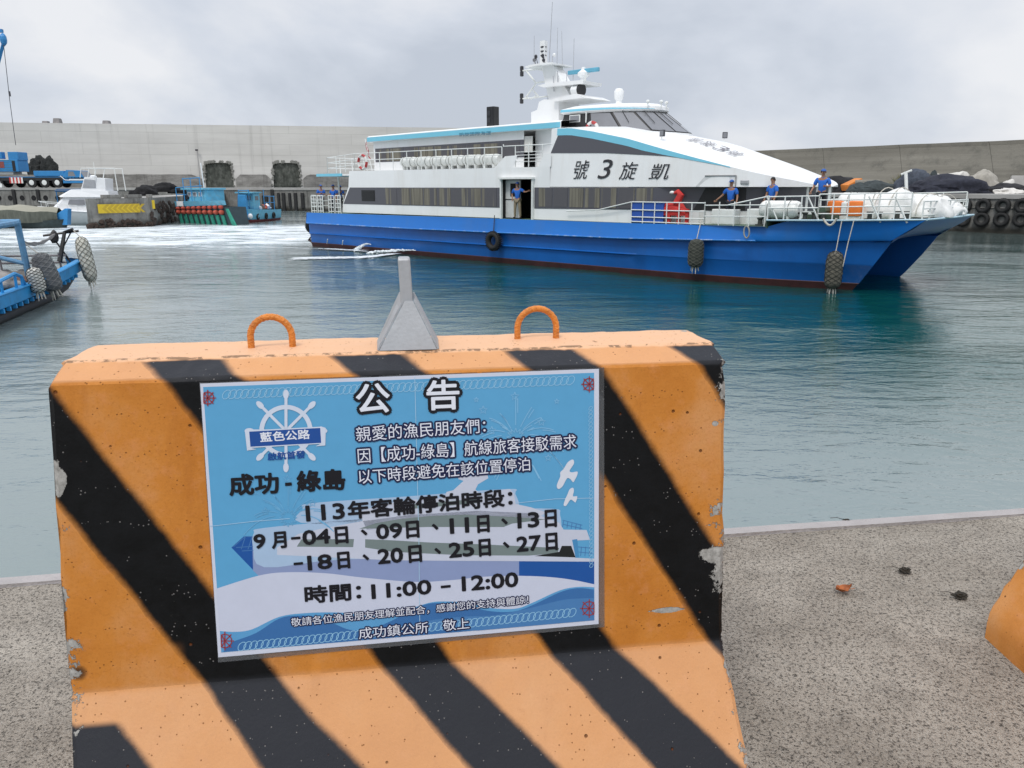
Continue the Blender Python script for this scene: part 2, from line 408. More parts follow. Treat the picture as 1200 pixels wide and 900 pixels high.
walld_m = k.done(c, .95, k.bump(k.noise(P, 3, 6, .7), .5, .06), .2)

WA, WB = Vector((-175, 136.6)), Vector((2, 165.5))   # foot line of the left sea wall
wd = (WB - WA).normalized(); wn = Vector((wd.y, -wd.x)); wl = (WB - WA).length
wall_rot = math.atan2(wd.y, wd.x)
# niches measured along the wall
def along(px_):                                      # where a vertical picture line meets the wall's face
    r = ray(px_, 205); d2 = Vector((r.x, r.y))
    a = d2.x * wd.y - d2.y * wd.x
    t = (WA.x * wd.y - WA.y * wd.x) / a
    return (d2 * t - WA).dot(wd)
sw = thing('sea_wall', 'tall pale concrete sea wall with two dark netted niches behind the left harbour', 'sea wall', (WA.x, WA.y, LZ), wall_rot)
HW = 15.25 - LZ
niche = [(along(240), along(273), 4.7), (along(320), along(352), 4.75)]
m = MB(); z1 = 2.35
xs = [0]; 
cuts = [0.0]
for a, b, hgt in niche: cuts += [a, b]
cuts.append(wl)
def wq(m, x0, x1, za, zb, y=0.0):
    nx = max(1, int((x1 - x0) / 6)); rows = []
    for i in range(nx + 1):
        x = x0 + (x1 - x0) * i / nx; rows.append([Vector((x, y, za)), Vector((x, y, zb))])
    m.grid(rows)
wq(m, 0, wl, 5.2, HW)                                 # upper wall
for i in range(0, len(cuts) - 1, 2): wq(m, cuts[i], cuts[i + 1], z1, 5.2)
rows = []
for i in range(81):
    x = wl * i / 80; rows.append([Vector((x, 0, HW)), Vector((x, 1.6, HW + .02)), Vector((x, 1.6, -1))])
m.grid(rows)
for a, b, hgt in niche:                               # rounded heads and the niche's reveals
    cx = (a + b) / 2; hw = (b - a) / 2; pts = []
    for i in range(17):
        t = math.pi * i / 16; pts.append((cx - hw * math.copysign(abs(math.cos(t)) ** .45, math.cos(t)), 3.5 + (hgt - 3.5) * math.sin(t) ** .45))
    rows = [[Vector((x, 0, z)), Vector((x, 0, 5.2))] for x, z in pts]; m.grid(rows)
    prof = [(a, 0)] + pts + [(b, 0)]
    m.grid([[Vector((x, 0, z)), Vector((x, 1.3, z))] for x, z in prof])
m.build('upper_wall', wallp_m, sw)
m = MB()
for i in range(0, len(cuts) - 1, 2):
    a, b = cuts[i] + (.5 if i else 0), cuts[i + 1] - (.5 if i + 1 < len(cuts) - 1 else 0)
    rows = []; N = 60
    for j in range(N + 1):
        x = a + (b - a) * j / N; t = z1 + .1 + .16 * noise.noise(Vector((x * .5, i, 0)))
        ed = min(x - a, b - x); t -= max(0, .8 - ed * .9) * (1 if 0 < i or x > cuts[1] - 4 else 0)
        rows.append([Vector((x, -.24, 0)), Vector((x, -.22, max(.2, t))), Vector((x, .0, max(.2, t) + .05))])
    m.grid(rows)
m.build('lower_wall', wallw_m, sw)
m = MB()
for i in range(0, len(cuts) - 1, 2): wq(m, cuts[i], cuts[i + 1], 0, z1 + .5, .02)
m.build('wall_base', wallp_m, sw)
k = NT('niche_netting'); P = k.obj()
c = k.ramp(k.noise(k.mapping(P, (1, 1, .5)), 1.3, 7, .72), [(.3, (.035, .038, .033)), (.52, (.10, .108, .095)), (.75, (.21, .215, .195))])
net_m = k.done(c, 1.0, k.bump(k.noise(P, 7, 6, .75), 1.0, .2), .1)
for a, b, hgt in niche:
    rows = []
    for i in range(25):
        x = a - .12 + (b - a + .24) * i / 24
        rows.append([Vector((x, .35 + .22 * noise.noise(Vector((x, j * .5, 1))) , hgt * j / 14)) for j in range(15)])
    mm = MB(); mm.grid(rows); mm.build('niche_netting', net_m, sw, smooth=True)
# rough net hanging round each niche opening
for a, b, hgt in niche:
    m = MB(); r2 = random.Random(int(a))
    for i in range(90):
        t = r2.uniform(-.15, math.pi + .15); cx, hw = (a + b) / 2, (b - a) / 2
        x = cx - (hw + r2.uniform(-.05, .25)) * math.copysign(abs(math.cos(t)) ** .45, math.cos(t)); z = max(.3, 3.5 + (hgt - 3.4 + r2.uniform(-.1, .25)) * (abs(math.sin(t)) ** .45 if math.sin(t) > 0 else -.6) - (r2.uniform(0, 3.2) if abs(math.cos(t)) > .8 else 0))
        m.blob((x, -.06, z), (r2.uniform(.12, .3), .1, r2.uniform(.12, .3)), i, .4, 2.2, 1, False)
    m.build('net_fringe', mat('ragged_net', (.22, .22, .2), 1, var=.5, scale=6), sw)

# right-hand wall, leaning back
RA, RB = Vector((-2, 166)), Vector((78, 66))
rd = (RB - RA).normalized(); rn = Vector((-rd.y, rd.x)) 
if rn.y < 0: rn = -rn
rl = (RB - RA).length
rw = MB(); rows = []
for i in range(121):
    x = rl * i / 120; hh_ = 8.9 - RZ + .05 * noise.noise(Vector((x * .2, 0, 0)))
    rows.append([Vector((x, -2.2, 0)), Vector((x, -.05, hh_ - .5)), Vector((x, 0, hh_ - .48)), Vector((x, 0, hh_)), Vector((x, 3, hh_)), Vector((x, 3.1, 0))])
rw.grid(rows)
tag(rw.build('sea_wall', walld_m, loc=(RA.x + rn.x * .6, RA.y + rn.y * .6, RZ), rot=(0, 0, math.atan2(rd.y, rd.x))),
    'dark weathered sea wall leaning back behind the net heaps on the right quay', 'sea wall')


# ================================================================== THE FERRY
FA = Vector((-12.81, 49.70)); FD = Vector((.73845, -.67431)); FP = Vector((.67431, .73845)); FROT = math.atan2(FD.y, FD.x)
def FW(lx, ly, lz):                                # ferry-local to world
    p = FA + FD * lx + FP * ly; return Vector((p.x, p.y, lz))
def fm(x, y, ly):                                  # photo point on the lengthwise plane ly -> (lx, lz)
    r = ray(x, y); d = Vector((r.x, r.y)); o = FA + FP * ly
    t = o.dot(FP) / d.dot(FP); w_ = d * t - FA
    return w_.dot(FD), CAMP.z + r.z * t
ROPE_M = mat('pale_rope', (.52, .49, .43), .9, var=.25, scale=30)
white = mat('ship_white', (.82, .83, .83), .35, var=.04, scale=.6, dirt=(.55, .50, .42), dirt_amt=.26, streak=True, spec=.45)
rail_m = mat('rail_white', (.74, .76, .74), .5, var=.06, scale=3, dirt=(.4, .3, .2), dirt_amt=.25)
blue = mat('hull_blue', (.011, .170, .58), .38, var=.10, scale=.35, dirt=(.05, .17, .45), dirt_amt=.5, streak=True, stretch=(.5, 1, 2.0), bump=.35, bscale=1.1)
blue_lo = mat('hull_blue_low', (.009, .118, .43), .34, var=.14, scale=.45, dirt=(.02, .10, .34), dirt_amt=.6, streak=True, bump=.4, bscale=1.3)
red_m = mat('antifouling', (.055, .016, .016), .6, var=.4, scale=1.2, dirt=(.02, .02, .016), dirt_amt=.7)
sky_blue = mat('stripe_blue', (.19, .56, .72), .4, var=.04, scale=1)
grey_m = mat('band_grey', (.085, .085, .10), .3, var=.05, scale=.4, stretch=(.3, 1, 3))
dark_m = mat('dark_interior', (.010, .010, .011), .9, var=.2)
black_m = mat('black_plastic', (.012, .012, .013), .5, var=.2)
glass_m = mat('dark_glass', (.20, .205, .22), .08, var=.15, scale=.5, spec=.7)
chrome = mat('dull_steel', (.45, .46, .47), .4, .7, var=.1)
tyre_m = mat('tyre_rubber', (.013, .013, .013), .75, var=.3, scale=8, bump=.5, bscale=40)
lamp_m = mat('lamp_dark', (.03, .03, .035), .3)
k = NT('curtained_glass'); P = k.obj(); X, Y, Z = k.sep(P)
cv = k.noise(k.comb(k.math('MULTIPLY', X, 1.25), 0.0, k.math('MULTIPLY', Z, .04)), 1.0, 2, .5, .2)
fold = k.noise(k.comb(k.math('MULTIPLY', X, 9), 0.0, k.math('MULTIPLY', Z, .3)), 1.0, 3, .6, .3)
c = k.mix(k.range(fold, .35, .65), (.115, .105, .085, 1), (.215, .20, .155, 1))
c = k.mix(k.range(cv, .475, .50), (.095, .092, .10, 1), c)
curt_m = k.done(c, .25, None, .35)

F = thing('ferry', 'large white and blue passenger catamaran ferry with a raked bow and tall mast', 'ferry', (FA.x, FA.y, 0), FROT)
B2 = 4.3                                           # half the beam: centre line at ly = 4.3
def lerp(a, b, t): return a + (b - a) * t
def interp(tab, x):
    if x <= tab[0][0]: return tab[0][1]
    for (a, b), (c_, d_) in zip(tab, tab[1:]):
        if x <= c_: return lerp(b, d_, (x - a) / (c_ - a))
    return tab[-1][1]
# ---- hulls: sections swept from stern to stem
DECK = [(-.35, 2.12), (16, 2.18), (24, 2.2), (30.15, 2.26)]
DECKF = [(30.2, 2.47), (33, 2.53), (35.4, 2.60)]
KN = [(-.3, 1.50), (10, 1.50), (24, 1.58), (30, 1.75), (34, 1.92)]
def deck_y(x): return 0.0 if x < 29 else 1.05 * ((x - 29) / 6.4) ** 2.0
def stem(z): return 33.1 + 1.25 * max(0, min(1, z / 1.85)) ** .9 + (1.05 * (z - 1.85) / .75 if z > 1.85 else 0)
def hull(mirror):
    def Y(y): return 2 * B2 - y if mirror else y
    up, lo, rd_, inn = MB(), MB(), MB(), MB()
    xs = [-.3 + i * .55 for i in range(64)]
    A, Bk, Cc, Dd = [], [], [], []
    for x0 in xs:
        t = max(0, min(1, (x0 + .3) / 34.6))
        f = max(0, (t - .78) / .22)
        def X(z): return x0 if f <= 0 else lerp(-.3 + .78 * 34.6, stem(z), f)
        inw = 1.25 * f ** 1.7
        dz = interp(DECK, x0) if x0 < 30.15 else interp(DECKF, min(35.4, X(2.55)))
        kz = interp(KN, x0)
        sy = 1.02 * f ** 1.7
        A.append([Vector((X(dz), Y(sy), dz)), Vector((X(lerp(kz, dz, .5)), Y(sy - .05 * (1 - f) + .02), lerp(kz, dz, .5))), Vector((X(kz), Y(-.10 * (1 - f) + inw * .85), kz)), Vector((X(kz - .06), Y(-.06 * (1 - f) + inw * .87), kz - .06)), Vector((X(kz - .10), Y(.10 + inw * .9), kz - .10))])
        chz = interp([(-.3, .82), (24, .88), (34, .95)], x0)
        ch = .07 if x0 < 24.4 else .0
        Bk.append([Vector((X(kz - .10), Y(.10 + inw * .9), kz - .10)), Vector((X(chz + .05), Y(.13 + inw * .95), chz + .05)), Vector((X(chz), Y(.13 - ch + inw * .95), chz)), Vector((X(chz - .05), Y(.16 + inw * .95), chz - .05)), Vector((X(.26), Y(.24 + inw), .26))])
        Cc.append([Vector((X(.26), Y(.24 + inw), .26)), Vector((X(.24), Y(.22 + inw), .24)), Vector((X(0), Y(.27 + inw), 0)), Vector((X(-.3), Y(.4 + inw), -.5)), Vector((X(-.3), Y(1.1), -.9))])
        iy = lerp(2.35, 1.55, min(1, f ** 1.5))
        Dd.append([Vector((X(-.3), Y(1.1), -.9)), Vector((X(0), Y(lerp(iy, 1.53, f)), 0)), Vector((X(.26), Y(lerp(iy, 1.52, f)), .26)), Vector((X(1.2), Y(lerp(iy + .1, 1.35, f)), 1.2)), Vector((X(1.75), Y(lerp(iy + .5, 1.3, f)), 1.75))])
    up.grid(A); lo.grid(Bk); rd_.grid(Cc); inn.grid(Dd)
    # transom
    tr = [A[0][0], A[0][2], Bk[0][0], Bk[0][4], Cc[0][2], Cc[0][4], Dd[0][1], Dd[0][4], Vector((-.3, Y(2.9), 2.12))]
    lo.add(tr, [tuple(range(len(tr)))])
    # stem face
    a, b = len(A) - 1, 0
    st = MB(); st.grid([[A[-1][0], A[-1][2], Bk[-1][0], Bk[-1][4], Cc[-1][2]], [A[-1][0] + Vector((-.02, (-.3 if mirror else .3), 0)), Dd[-1][4], Dd[-1][3], Dd[-1][2], Dd[-1][1]]])
    return up, lo, rd_, inn, st
upm, lom, rdm, inm = MB(), MB(), MB(), MB()
for mir in (False, True):
    u_, l_, r_, i_, s_ = hull(mir)
    upm.add(u_.v, u_.f); lom.add(l_.v, l_.f); rdm.add(r_.v, r_.f); inm.add(i_.v, i_.f); inm.add(s_.v, s_.f)
# bow fairing between the hulls and the wet deck of the tunnel
xa, ya = 35.4, 1.05
rows = []
for i in range(25):
    s_ = i / 24; y = lerp(ya, 2 * B2 - ya, s_); bul = math.sin(math.pi * s_) * .12
    rows.append([Vector((xa + bul, y, 2.60)), Vector((xa - .35 + bul, y, 2.30)), Vector((34.35 - .25 * math.sin(math.pi * s_), y, 1.86)), Vector((33.0, y, 1.66)), Vector((28, y, 1.60)), Vector((10, y, 1.5)), Vector((-.3, y, 1.4))])
inm.grid(rows)
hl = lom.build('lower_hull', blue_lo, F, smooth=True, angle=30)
upm.build('upper_strake', blue, F, smooth=True, angle=30)
rdm.build('waterline_band', red_m, F, smooth=True)
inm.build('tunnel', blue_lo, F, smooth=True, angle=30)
# lighter, scuffed rubbing strake along the knuckle
rs = MB()
for mir in (0, 1):
    pts = []
    for i in range(44):
        x = -.2 + i * .7; 
        if x < 30.6: pts.append(Vector((x, (2 * B2 + .11) if mir else -.11, interp(KN, x) - .02)))
    rs.tube(pts, .035, 6)
rs.build('rubbing_strake', mat('strake_scuffed', (.03, .20, .56), .5, var=.2, scale=1.5, dirt=(.55, .60, .66), dirt_amt=.8), F)
# deck sheets
dk = MB(); rows = []
for x in [-.3, 5, 10, 16, 24, 28, 29.5, 30.15]:
    z = interp(DECK, x) - .004; rows.append([Vector((x, y, z)) for y in (deck_y(x), B2, 2 * B2 - deck_y(x))])
dk.grid(rows)
rows = []
for x in [30.2, 31.5, 33, 34.3, 35.38]:
    z = interp(DECKF, x) - .004; rows.append([Vector((x, y, z)) for y in (deck_y(x) + .0, B2, 2 * B2 - deck_y(x))])
dk.grid(rows)
dk.grid([[Vector((30.2, 0.02, 2.2)), Vector((30.2, 0.02, 2.46))], [Vector((30.2, 8.58, 2.2)), Vector((30.2, 8.58, 2.46))]])
dk.build('deck', mat('deck_green', (.10, .17, .11), .8, var=.2, scale=2, dirt=(.25, .22, .18), dirt_amt=.5), F)
# white line along the foredeck edge
et = MB()
for mir in (0, 1):
    pts = [Vector((x, (2 * B2 - deck_y(x)) if mir else deck_y(x), interp(DECKF, x) + .02)) for x in [30.2 + i * .4 for i in range(14)]]
    et.tube(pts, .035, 6)
et.tube([Vector((35.42, 1.05, 2.62)), Vector((35.54, 4.3, 2.62)), Vector((35.42, 7.55, 2.62))], .04, 6)
et.build('deck_edge', mat('deck_edge_pale', (.42, .58, .66), .5), F)

# ---- superstructure: plan curve of the cabin side
def wy(x):                                        # near-side y of the cabin wall
    if x < 25.2: return .30
    t = min(1, (x - 25.2) / 5.75); return .30 + 4.0 * (1 - (1 - t ** 2.3) ** .5)
def wl(x): return min(B2, wy(x) + min(.6, max(0, x - 25.2) * .28))      # the wall under the brow stands farther in
ZS = [(19.4, 6.27), (20.5, 6.25), (21.7, 6.06), (23.6, 5.68), (25.4, 5.2), (27.4, 4.68), (29, 4.25), (30.2, 3.95), (30.95, 3.72)]   # shoulder line
ZC = [(19.4, 6.5), (22, 6.45)]
for px_, py_ in ((793, 157), (835, 165), (870, 178), (905, 190.5), (935, 203), (950, 212)):
    ZC.append(fm(px_, py_, 3.6))
ZC = ZC[:2] + sorted(ZC[2:]); ZC.append((31.0, 3.72))
def near_far(fn):                                  # run a builder for both sides
    fn(lambda y: y); fn(lambda y: 2 * B2 - y)
cab = MB()
DX0, DX1, DZ1 = 16.45, 18.4, 4.07                   # the boarding door
def side(Y):
    xs = [4.3, 6, 9, 12, 15, DX0, DX1, 19.45, 22, 24, 25.2]
    for a, b in zip(xs, xs[1:]):
        for z0, z1 in ((2.2, 2.68), (2.68, 3.68), (3.68, DZ1), (DZ1, 4.6)):
            if a == DX0 and z0 < DZ1 - .01: continue
            if a > 19 and z0 > 3.6: continue
            cab.add([(a, Y(.3), z0), (b, Y(.3), z0), (b, Y(.3), z1), (a, Y(.3), z1)], [(0, 1, 2, 3)])
    # raking aft end
    cab.add([(3.1, Y(.3), 2.2), (4.3, Y(.3), 2.2), (4.3, Y(.3), 4.6), (4.0, Y(.3), 4.6), (3.85, Y(.3), 3.68), (3.2, Y(.3), 2.68)], [(0, 1, 2, 3, 4, 5)])
    # nose, lower wall (recessed under the white brow)
    rows = []
    for i in range(25):
        x = 25.2 + 5.7 * i / 24; y = wl(x); rows.append([Vector((x, Y(min(B2, y)), 2.2)), Vector((x, Y(min(B2, y)), 3.70))])
    cab.grid(rows)
    # bulwark rising towards the upper front block
    cab.add([(15.9, Y(.3), 4.6), (16.6, Y(.32), 5.13), (17.4, Y(.32), 5.16), (17.15, Y(.3), 4.6)], [(0, 1, 2, 3)])
    cab.add([(18.75, Y(.3), 4.6), (19.05, Y(.32), 5.16), (19.5, Y(.32), 5.18), (19.5, Y(.3), 4.6)], [(0, 1, 2, 3)])
near_far(side)
cab.add([(3.1, .3, 2.2), (3.1, 8.3, 2.2), (3.2, 8.3, 2.68), (3.85, 8.3, 3.68), (4.0, 8.3, 4.6), (4.0, .3, 4.6), (3.85, .3, 3.68), (3.2, .3, 2.68)], [(0, 1, 2, 7), (7, 2, 3, 6), (6, 3, 4, 5)])
cab.add([(4.0, .3, 4.6), (19.5, .3, 4.6), (19.5, 8.3, 4.6), (4.0, 8.3, 4.6)], [(0, 1, 2, 3)])
cab.build('cabin_wall', white, F)
# upper front block with the streamlined nose
nose = MB(); rows = []
N = 44
for i in range(N + 1):
    x = 19.4 + (30.97 - 19.4) * i / N; y0 = wy(x); zs = max(3.72, interp(ZS, x)); zc = max(zs + .001, interp(ZC, x)); zl = 4.6 if x < 20 else 3.70
    lean = .14 * (zs - 3.7) / 2.5
    ring = []
    half = [(y0, 3.70), (y0 + lean * .5, lerp(3.7, zs, .5)), (y0 + lean, zs)]
    for t in (.12, .3, .55, .8, 1.0): half.append((lerp(y0 + lean, B2, t), zs + (zc - zs) * (1 - (1 - t) ** 2.1)))
    for y, z in half: ring.append(Vector((x, y, z)))
    for y, z in reversed(half[:-1]): ring.append(Vector((x, 2 * B2 - y, z)))
    rows.append(ring)
nose.grid(rows)
# sloped aft closing face
r0 = rows[0]; nose.add([p for p in r0], [tuple(range(len(r0)))])
# brow underside
und = [[Vector((25.2 + 5.75 * i / 20, wy(25.2 + 5.75 * i / 20), 3.70)), Vector((25.2 + 5.75 * i / 20, 2 * B2 - wy(25.2 + 5.75 * i / 20), 3.70))] for i in range(21)]
nose.grid(und)
nose.build('streamlined_roof', white, F, smooth=True, angle=28)

# bands laid on the side, a hair proud of it
def wall_y(x, z):
    y0 = wy(x); zs = interp(ZS, x)
    return y0 + (.14 * (z - 3.7) / 2.5 if z > 3.7 and x > 19.4 else 0)
def strip(mb, xs, lo, hi, off=.012, nz_=2):
    for Y in (lambda y: y, lambda y: 2 * B2 - y):
        rows = []
        for x in xs:
            a, b = lo(x), hi(x)
            rows.append([Vector((x, Y(wall_y(x, lerp(a, b, j / nz_)) - off), lerp(a, b, j / nz_))) for j in range(nz_ + 1)])
        mb.grid(rows)
def seq(a, b, n): return [a + (b - a) * i / n for i in range(n + 1)]
# dark window band on the main deck (raked aft end)
m = MB()
for Y in (lambda y: y, lambda y: 2 * B2 - y):
    m.add([(3.28, Y(.288), 2.70), (DX0 - .12, Y(.288), 2.70), (DX0 - .12, Y(.288), 3.66), (4.0, Y(.288), 3.66)], [(0, 1, 2, 3)])
    m.add([(DX1 + .12, Y(.288), 2.70), (25.2, Y(.288), 2.76), (25.2, Y(.288), 3.68), (DX1 + .12, Y(.288), 3.67)], [(0, 1, 2, 3)])
    rows = []
    for i in range(21):
        x = 25.2 + 5.66 * i / 20; rows.append([Vector((x, Y(wl(x) - .012), 2.76)), Vector((x, Y(wl(x) - .012), 3.69))])
    m.grid(rows)
m.build('window_band', grey_m, F)
# individual panes, curtains drawn behind the glass
for x0, x1, n, zb, zt in ((7.3, 16.1, 8, 2.74, 3.62), (18.75, 25.1, 7, 2.80, 3.64)):
    wd_ = (x1 - x0) / n
    for i in range(n):
        a = x0 + wd_ * i + .05; b = a + wd_ - .1
        mm = MB(); mm.box(((a + b) / 2, .281, (zb + zt) / 2), (b - a, .012, zt - zb)); mm.build('window', curt_m, F)
# black pillar forward, vents
m = MB(); m.grid([[Vector((26.7 + .45 * 0 + .19 * i, wl(26.7 + .19 * i) - .03, 2.78 + (.0)) ), Vector((max(27.1, 26.7 + .19 * i), wl(max(27.1, 26.7 + .19 * i)) - .03, 3.67))] for i in range(11)])
m.build('dark_panel', black_m, F)
m = MB()
for i in range(6): m.box((5.75, .272, 2.98 + i * .09), (1.15, .03, .05))
m.box((5.75, .283, 3.2), (1.25, .012, .62)); m.build('louvre', black_m, F)
# grey wedge and pale blue stripe on the upper block
GL = [(19.5, 5.2), (22.5, 5.12), (25.5, 4.92), (27.2, 4.7)]
m = MB(); xs = seq(20.0, 27.1, 24)
strip(m, xs, lambda x: interp(GL, x), lambda x: max(interp(GL, x) + .01, interp(ZS, x) - .30 * max(.1, min(1, (27.9 - x) / 4))), .014)
for Y in (lambda y: y, lambda y: 2 * B2 - y):
    m.add([(19.42, Y(wall_y(19.5, 5.2) - .014), 5.2), (20.0, Y(wall_y(20, 5.2) - .014), 5.19), (20.0, Y(wall_y(20, 5.95) - .014), 5.96), (19.8, Y(wall_y(20, 5.95) - .014), 5.96)], [(0, 1, 2, 3)])
m.build('grey_wedge', grey_m, F)
m = MB(); xs = seq(19.75, 28.2, 30)
strip(m, xs, lambda x: interp(ZS, x) - .30 * max(.12, min(1, (28.4 - x) / 4)), lambda x: interp(ZS, x) - .0, .018)
m.build('stripe', sky_blue, F)

# ---- upper deck saloon aft
up = MB(); UY = 1.25
for Y in (lambda y: y, lambda y: 2 * B2 - y):
    up.add([(5.2, Y(UY), 4.6), (17.0, Y(UY), 4.6), (17.0, Y(UY), 6.42), (5.2, Y(UY), 6.3)], [(0, 1, 2, 3)])
up.add([(5.2, UY, 4.6), (5.2, 2 * B2 - UY, 4.6), (5.2, 2 * B2 - UY, 6.3), (5.2, UY, 6.3)], [(0, 1, 2, 3)])
up.add([(19.4, UY, 4.6), (17.3, UY + .5, 4.6), (17.3, UY + .5, 6.4), (19.4, UY, 6.4)], [(0, 1, 2, 3)])
up.build('upper_cabin', white, F)
m = MB()
for Y in (lambda y: y, lambda y: 2 * B2 - y): m.add([(5.35, Y(UY - .012), 5.1), (17.0, Y(UY - .012), 5.1), (17.0, Y(UY - .012), 5.93), (5.35, Y(UY - .012), 5.86)], [(0, 1, 2, 3)])
m.build('window_band', grey_m, F)
for i in range(9):
    a = 5.5 + i * 1.26; mm = MB(); mm.box((a + .58, UY - .02, 5.48), (1.14, .012, .68)); mm.build('window', curt_m, F)
# roof with pale blue fascia
m = MB(); rows = []
for x, z in ((4.95, 6.56), (10, 6.62), (16, 6.66), (19.5, 6.68)):
    rows.append([Vector((x, 1.0, z - .34)), Vector((x, 1.0, z - .06)), Vector((x, 1.12, z)), Vector((x, B2, z + .22)), Vector((x, 2 * B2 - 1.12, z)), Vector((x, 2 * B2 - 1.0, z - .06)), Vector((x, 2 * B2 - 1.0, z - .34))])
m.grid(rows, close=True); m.add(rows[0], [tuple(range(7))]); m.build('upper_roof', white, F)
m = MB()
for Y in (lambda y: y, lambda y: 2 * B2 - y): m.add([(4.95, Y(.985), 6.25), (19.45, Y(.985), 6.36), (19.45, Y(.985), 6.60), (4.95, Y(.985), 6.49)], [(0, 1, 2, 3)])
m.build('stripe', sky_blue, F)
# dark lobby between saloon and front block, with a small framed notice and handrail posts
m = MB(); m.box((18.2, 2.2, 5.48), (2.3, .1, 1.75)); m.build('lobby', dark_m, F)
m = MB(); m.box((18.55, 2.1, 5.9), (.5, .05, .5)); m.build('lobby_notice', white, F)
m = MB(); m.box((17.25, 1.3, 5.7), (.5, .06, .75)); m.build('lobby_panel', mat('pale_panel', (.6, .6, .57), .6), F)

# ---- boarding door
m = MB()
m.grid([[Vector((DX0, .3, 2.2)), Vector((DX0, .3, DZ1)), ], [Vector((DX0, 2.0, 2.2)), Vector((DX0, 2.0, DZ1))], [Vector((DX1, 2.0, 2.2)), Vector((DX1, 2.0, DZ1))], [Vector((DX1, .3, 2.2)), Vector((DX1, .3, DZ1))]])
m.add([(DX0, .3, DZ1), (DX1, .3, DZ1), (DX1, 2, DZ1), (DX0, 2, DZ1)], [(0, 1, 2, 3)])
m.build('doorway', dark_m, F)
m = MB()
for a, b in (((DX0 - .05, .24, 2.2), (DX0 - .05, .24, DZ1)), ((DX1 + .05, .24, 2.2), (DX1 + .05, .24, DZ1))): m.box(((a[0]), .25, 3.13), (.09, .12, 1.9))
m.box(((DX0 + DX1) / 2, .22, DZ1 + .03), (DX1 - DX0 + .3, .2, .09)); m.build('door_frame', rail_m, F)
dr = MB(); dr.box((DX0 + .48, .55, 3.12), (.96, .06, 1.78)); dro = dr.build('door', mat('door_white', (.62, .63, .62), .5), F)
m = MB(); m.box((DX0 + .50, .514, 3.55), (.36, .02, .62), bev=.008); m.build('pane', dark_m, dro)
m = MB(); m.box((DX0 + .84, .50, 3.02), (.04, .06, .22)); m.build('handle', chrome, dro)
m = MB(); m.box((DX0 + .48, .512, 3.1), (.96, .02, .04)); m.build('seam', black_m, dro)
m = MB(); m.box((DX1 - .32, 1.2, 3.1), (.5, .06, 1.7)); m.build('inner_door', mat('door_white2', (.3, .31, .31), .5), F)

# ---- wheelhouse
def ringW(pts, z0, z1):
    o = []
    n = len(pts)
    L = [(x, B2 + y) for x, y in pts] + [(x, B2 - y) for x, y in reversed(pts[:-1])]
    for x, y in L: o.append(Vector((x, y, lerp(z0, z1, (x - 18.6) / 5.9))))
    return o
BOT = [(18.6, -2.15), (20.3, -2.15), (21.9, -1.95), (23.2, -1.4), (24.05, -.7), (24.3, 0)]
TOP = [(18.6, -1.95), (20.1, -1.95), (21.2, -1.75), (22.1, -1.25), (22.7, -.6), (22.85, 0)]
b0 = ringW(BOT, 6.0, 5.7); b1 = ringW(BOT, 6.50, 6.02); t1 = ringW(TOP, 7.08, 7.02)
m = MB(); m.grid([b0, b1]); m.build('wheelhouse_base', white, F, smooth=True, angle=25)
m = MB(); m.grid([b1, t1]); m.add([b1[0], b1[-1], t1[-1], t1[0]], [(0, 1, 2, 3)]); wh = m.build('wheelhouse', black_m, F)
# panes between the mullions
def inset(q, k_=.05, off=.02):
    c_ = sum(q, Vector()) / 4; nn = (q[1] - q[0]).cross(q[3] - q[0]).normalized()
    return [p + (c_ - p).normalized() * k_ for p in q], nn
cen = Vector((21, B2, 6.5))
for i in range(len(b1) - 1):
    q4 = [b1[i], b1[i + 1], t1[i + 1], t1[i]]
    if i in (0, len(b1) - 2): continue
    parts = [(0, .5), (.5, 1)] if i in (1, len(b1) - 3) and False else [(0, 1)]
    for s0, s1 in parts:
        qq = [q4[0].lerp(q4[1], s0), q4[0].lerp(q4[1], s1), q4[3].lerp(q4[2], s1), q4[3].lerp(q4[2], s0)]
        qi, nn = inset(qq, .085)
        if nn.dot(sum(qq, Vector()) / 4 - cen) < 0: nn = -nn
        mm = MB(); mm.add([p + nn * .012 for p in qi], [(0, 1, 2, 3)]); mm.build('pane', glass_m, wh)
# side door opening: post, bright little window, sill
m = MB(); m.box((19.35, B2 - 2.08, 6.82), (.62, .05, .34)); m.build('frame', rail_m, wh)
m = MB(); m.box((19.35, B2 - 2.11, 6.82), (.52, .04, .26)); m.build('pane', glass_m, wh)
m = MB(); m.box((20.0, B2 - 2.06, 6.78), (.05, .05, .6)); m.build('post', rail_m, wh)
def ringR(k_, z, dz=0):
    return [Vector((21 + (p.x - 21) * k_, B2 + (p.y - B2) * k_, z + dz)) for p in t1]
m = MB(); r1 = [Vector((p.x + .0, p.y, p.z)) for p in ringR(1.01, 7.04)]; r2 = ringR(1.06, 7.12); r3 = ringR(1.05, 7.27); r4 = ringR(.84, 7.42); r5 = ringR(.3, 7.48)
m.grid([r1, r2, r3, r4, r5]); m.add(r5, [tuple(range(len(r5)))])
for rr in (r1, r2, r3, r4): pass
for ra, rb in ((r1, r2), (r2, r3), (r3, r4), (r4, r5)): m.add([ra[0], ra[-1], rb[-1], rb[0]], [(0, 1, 2, 3)])
m.build('wheelhouse_roof', white, F, smooth=True, angle=25)
m = MB(); n_ = len(r2)
def acc(i): return lerp(1, .15, min(1, i / 4.0))
rows = []
for i in range(0, 5):
    a, b = r2[i].lerp(r3[i], .2), r2[i].lerp(r3[i], .2 + .75 * acc(i)); nn = (a - cen); nn.z = 0; nn = nn.normalized() * .016
    rows.append([a + nn, b + nn])
m.grid(rows); rows = []
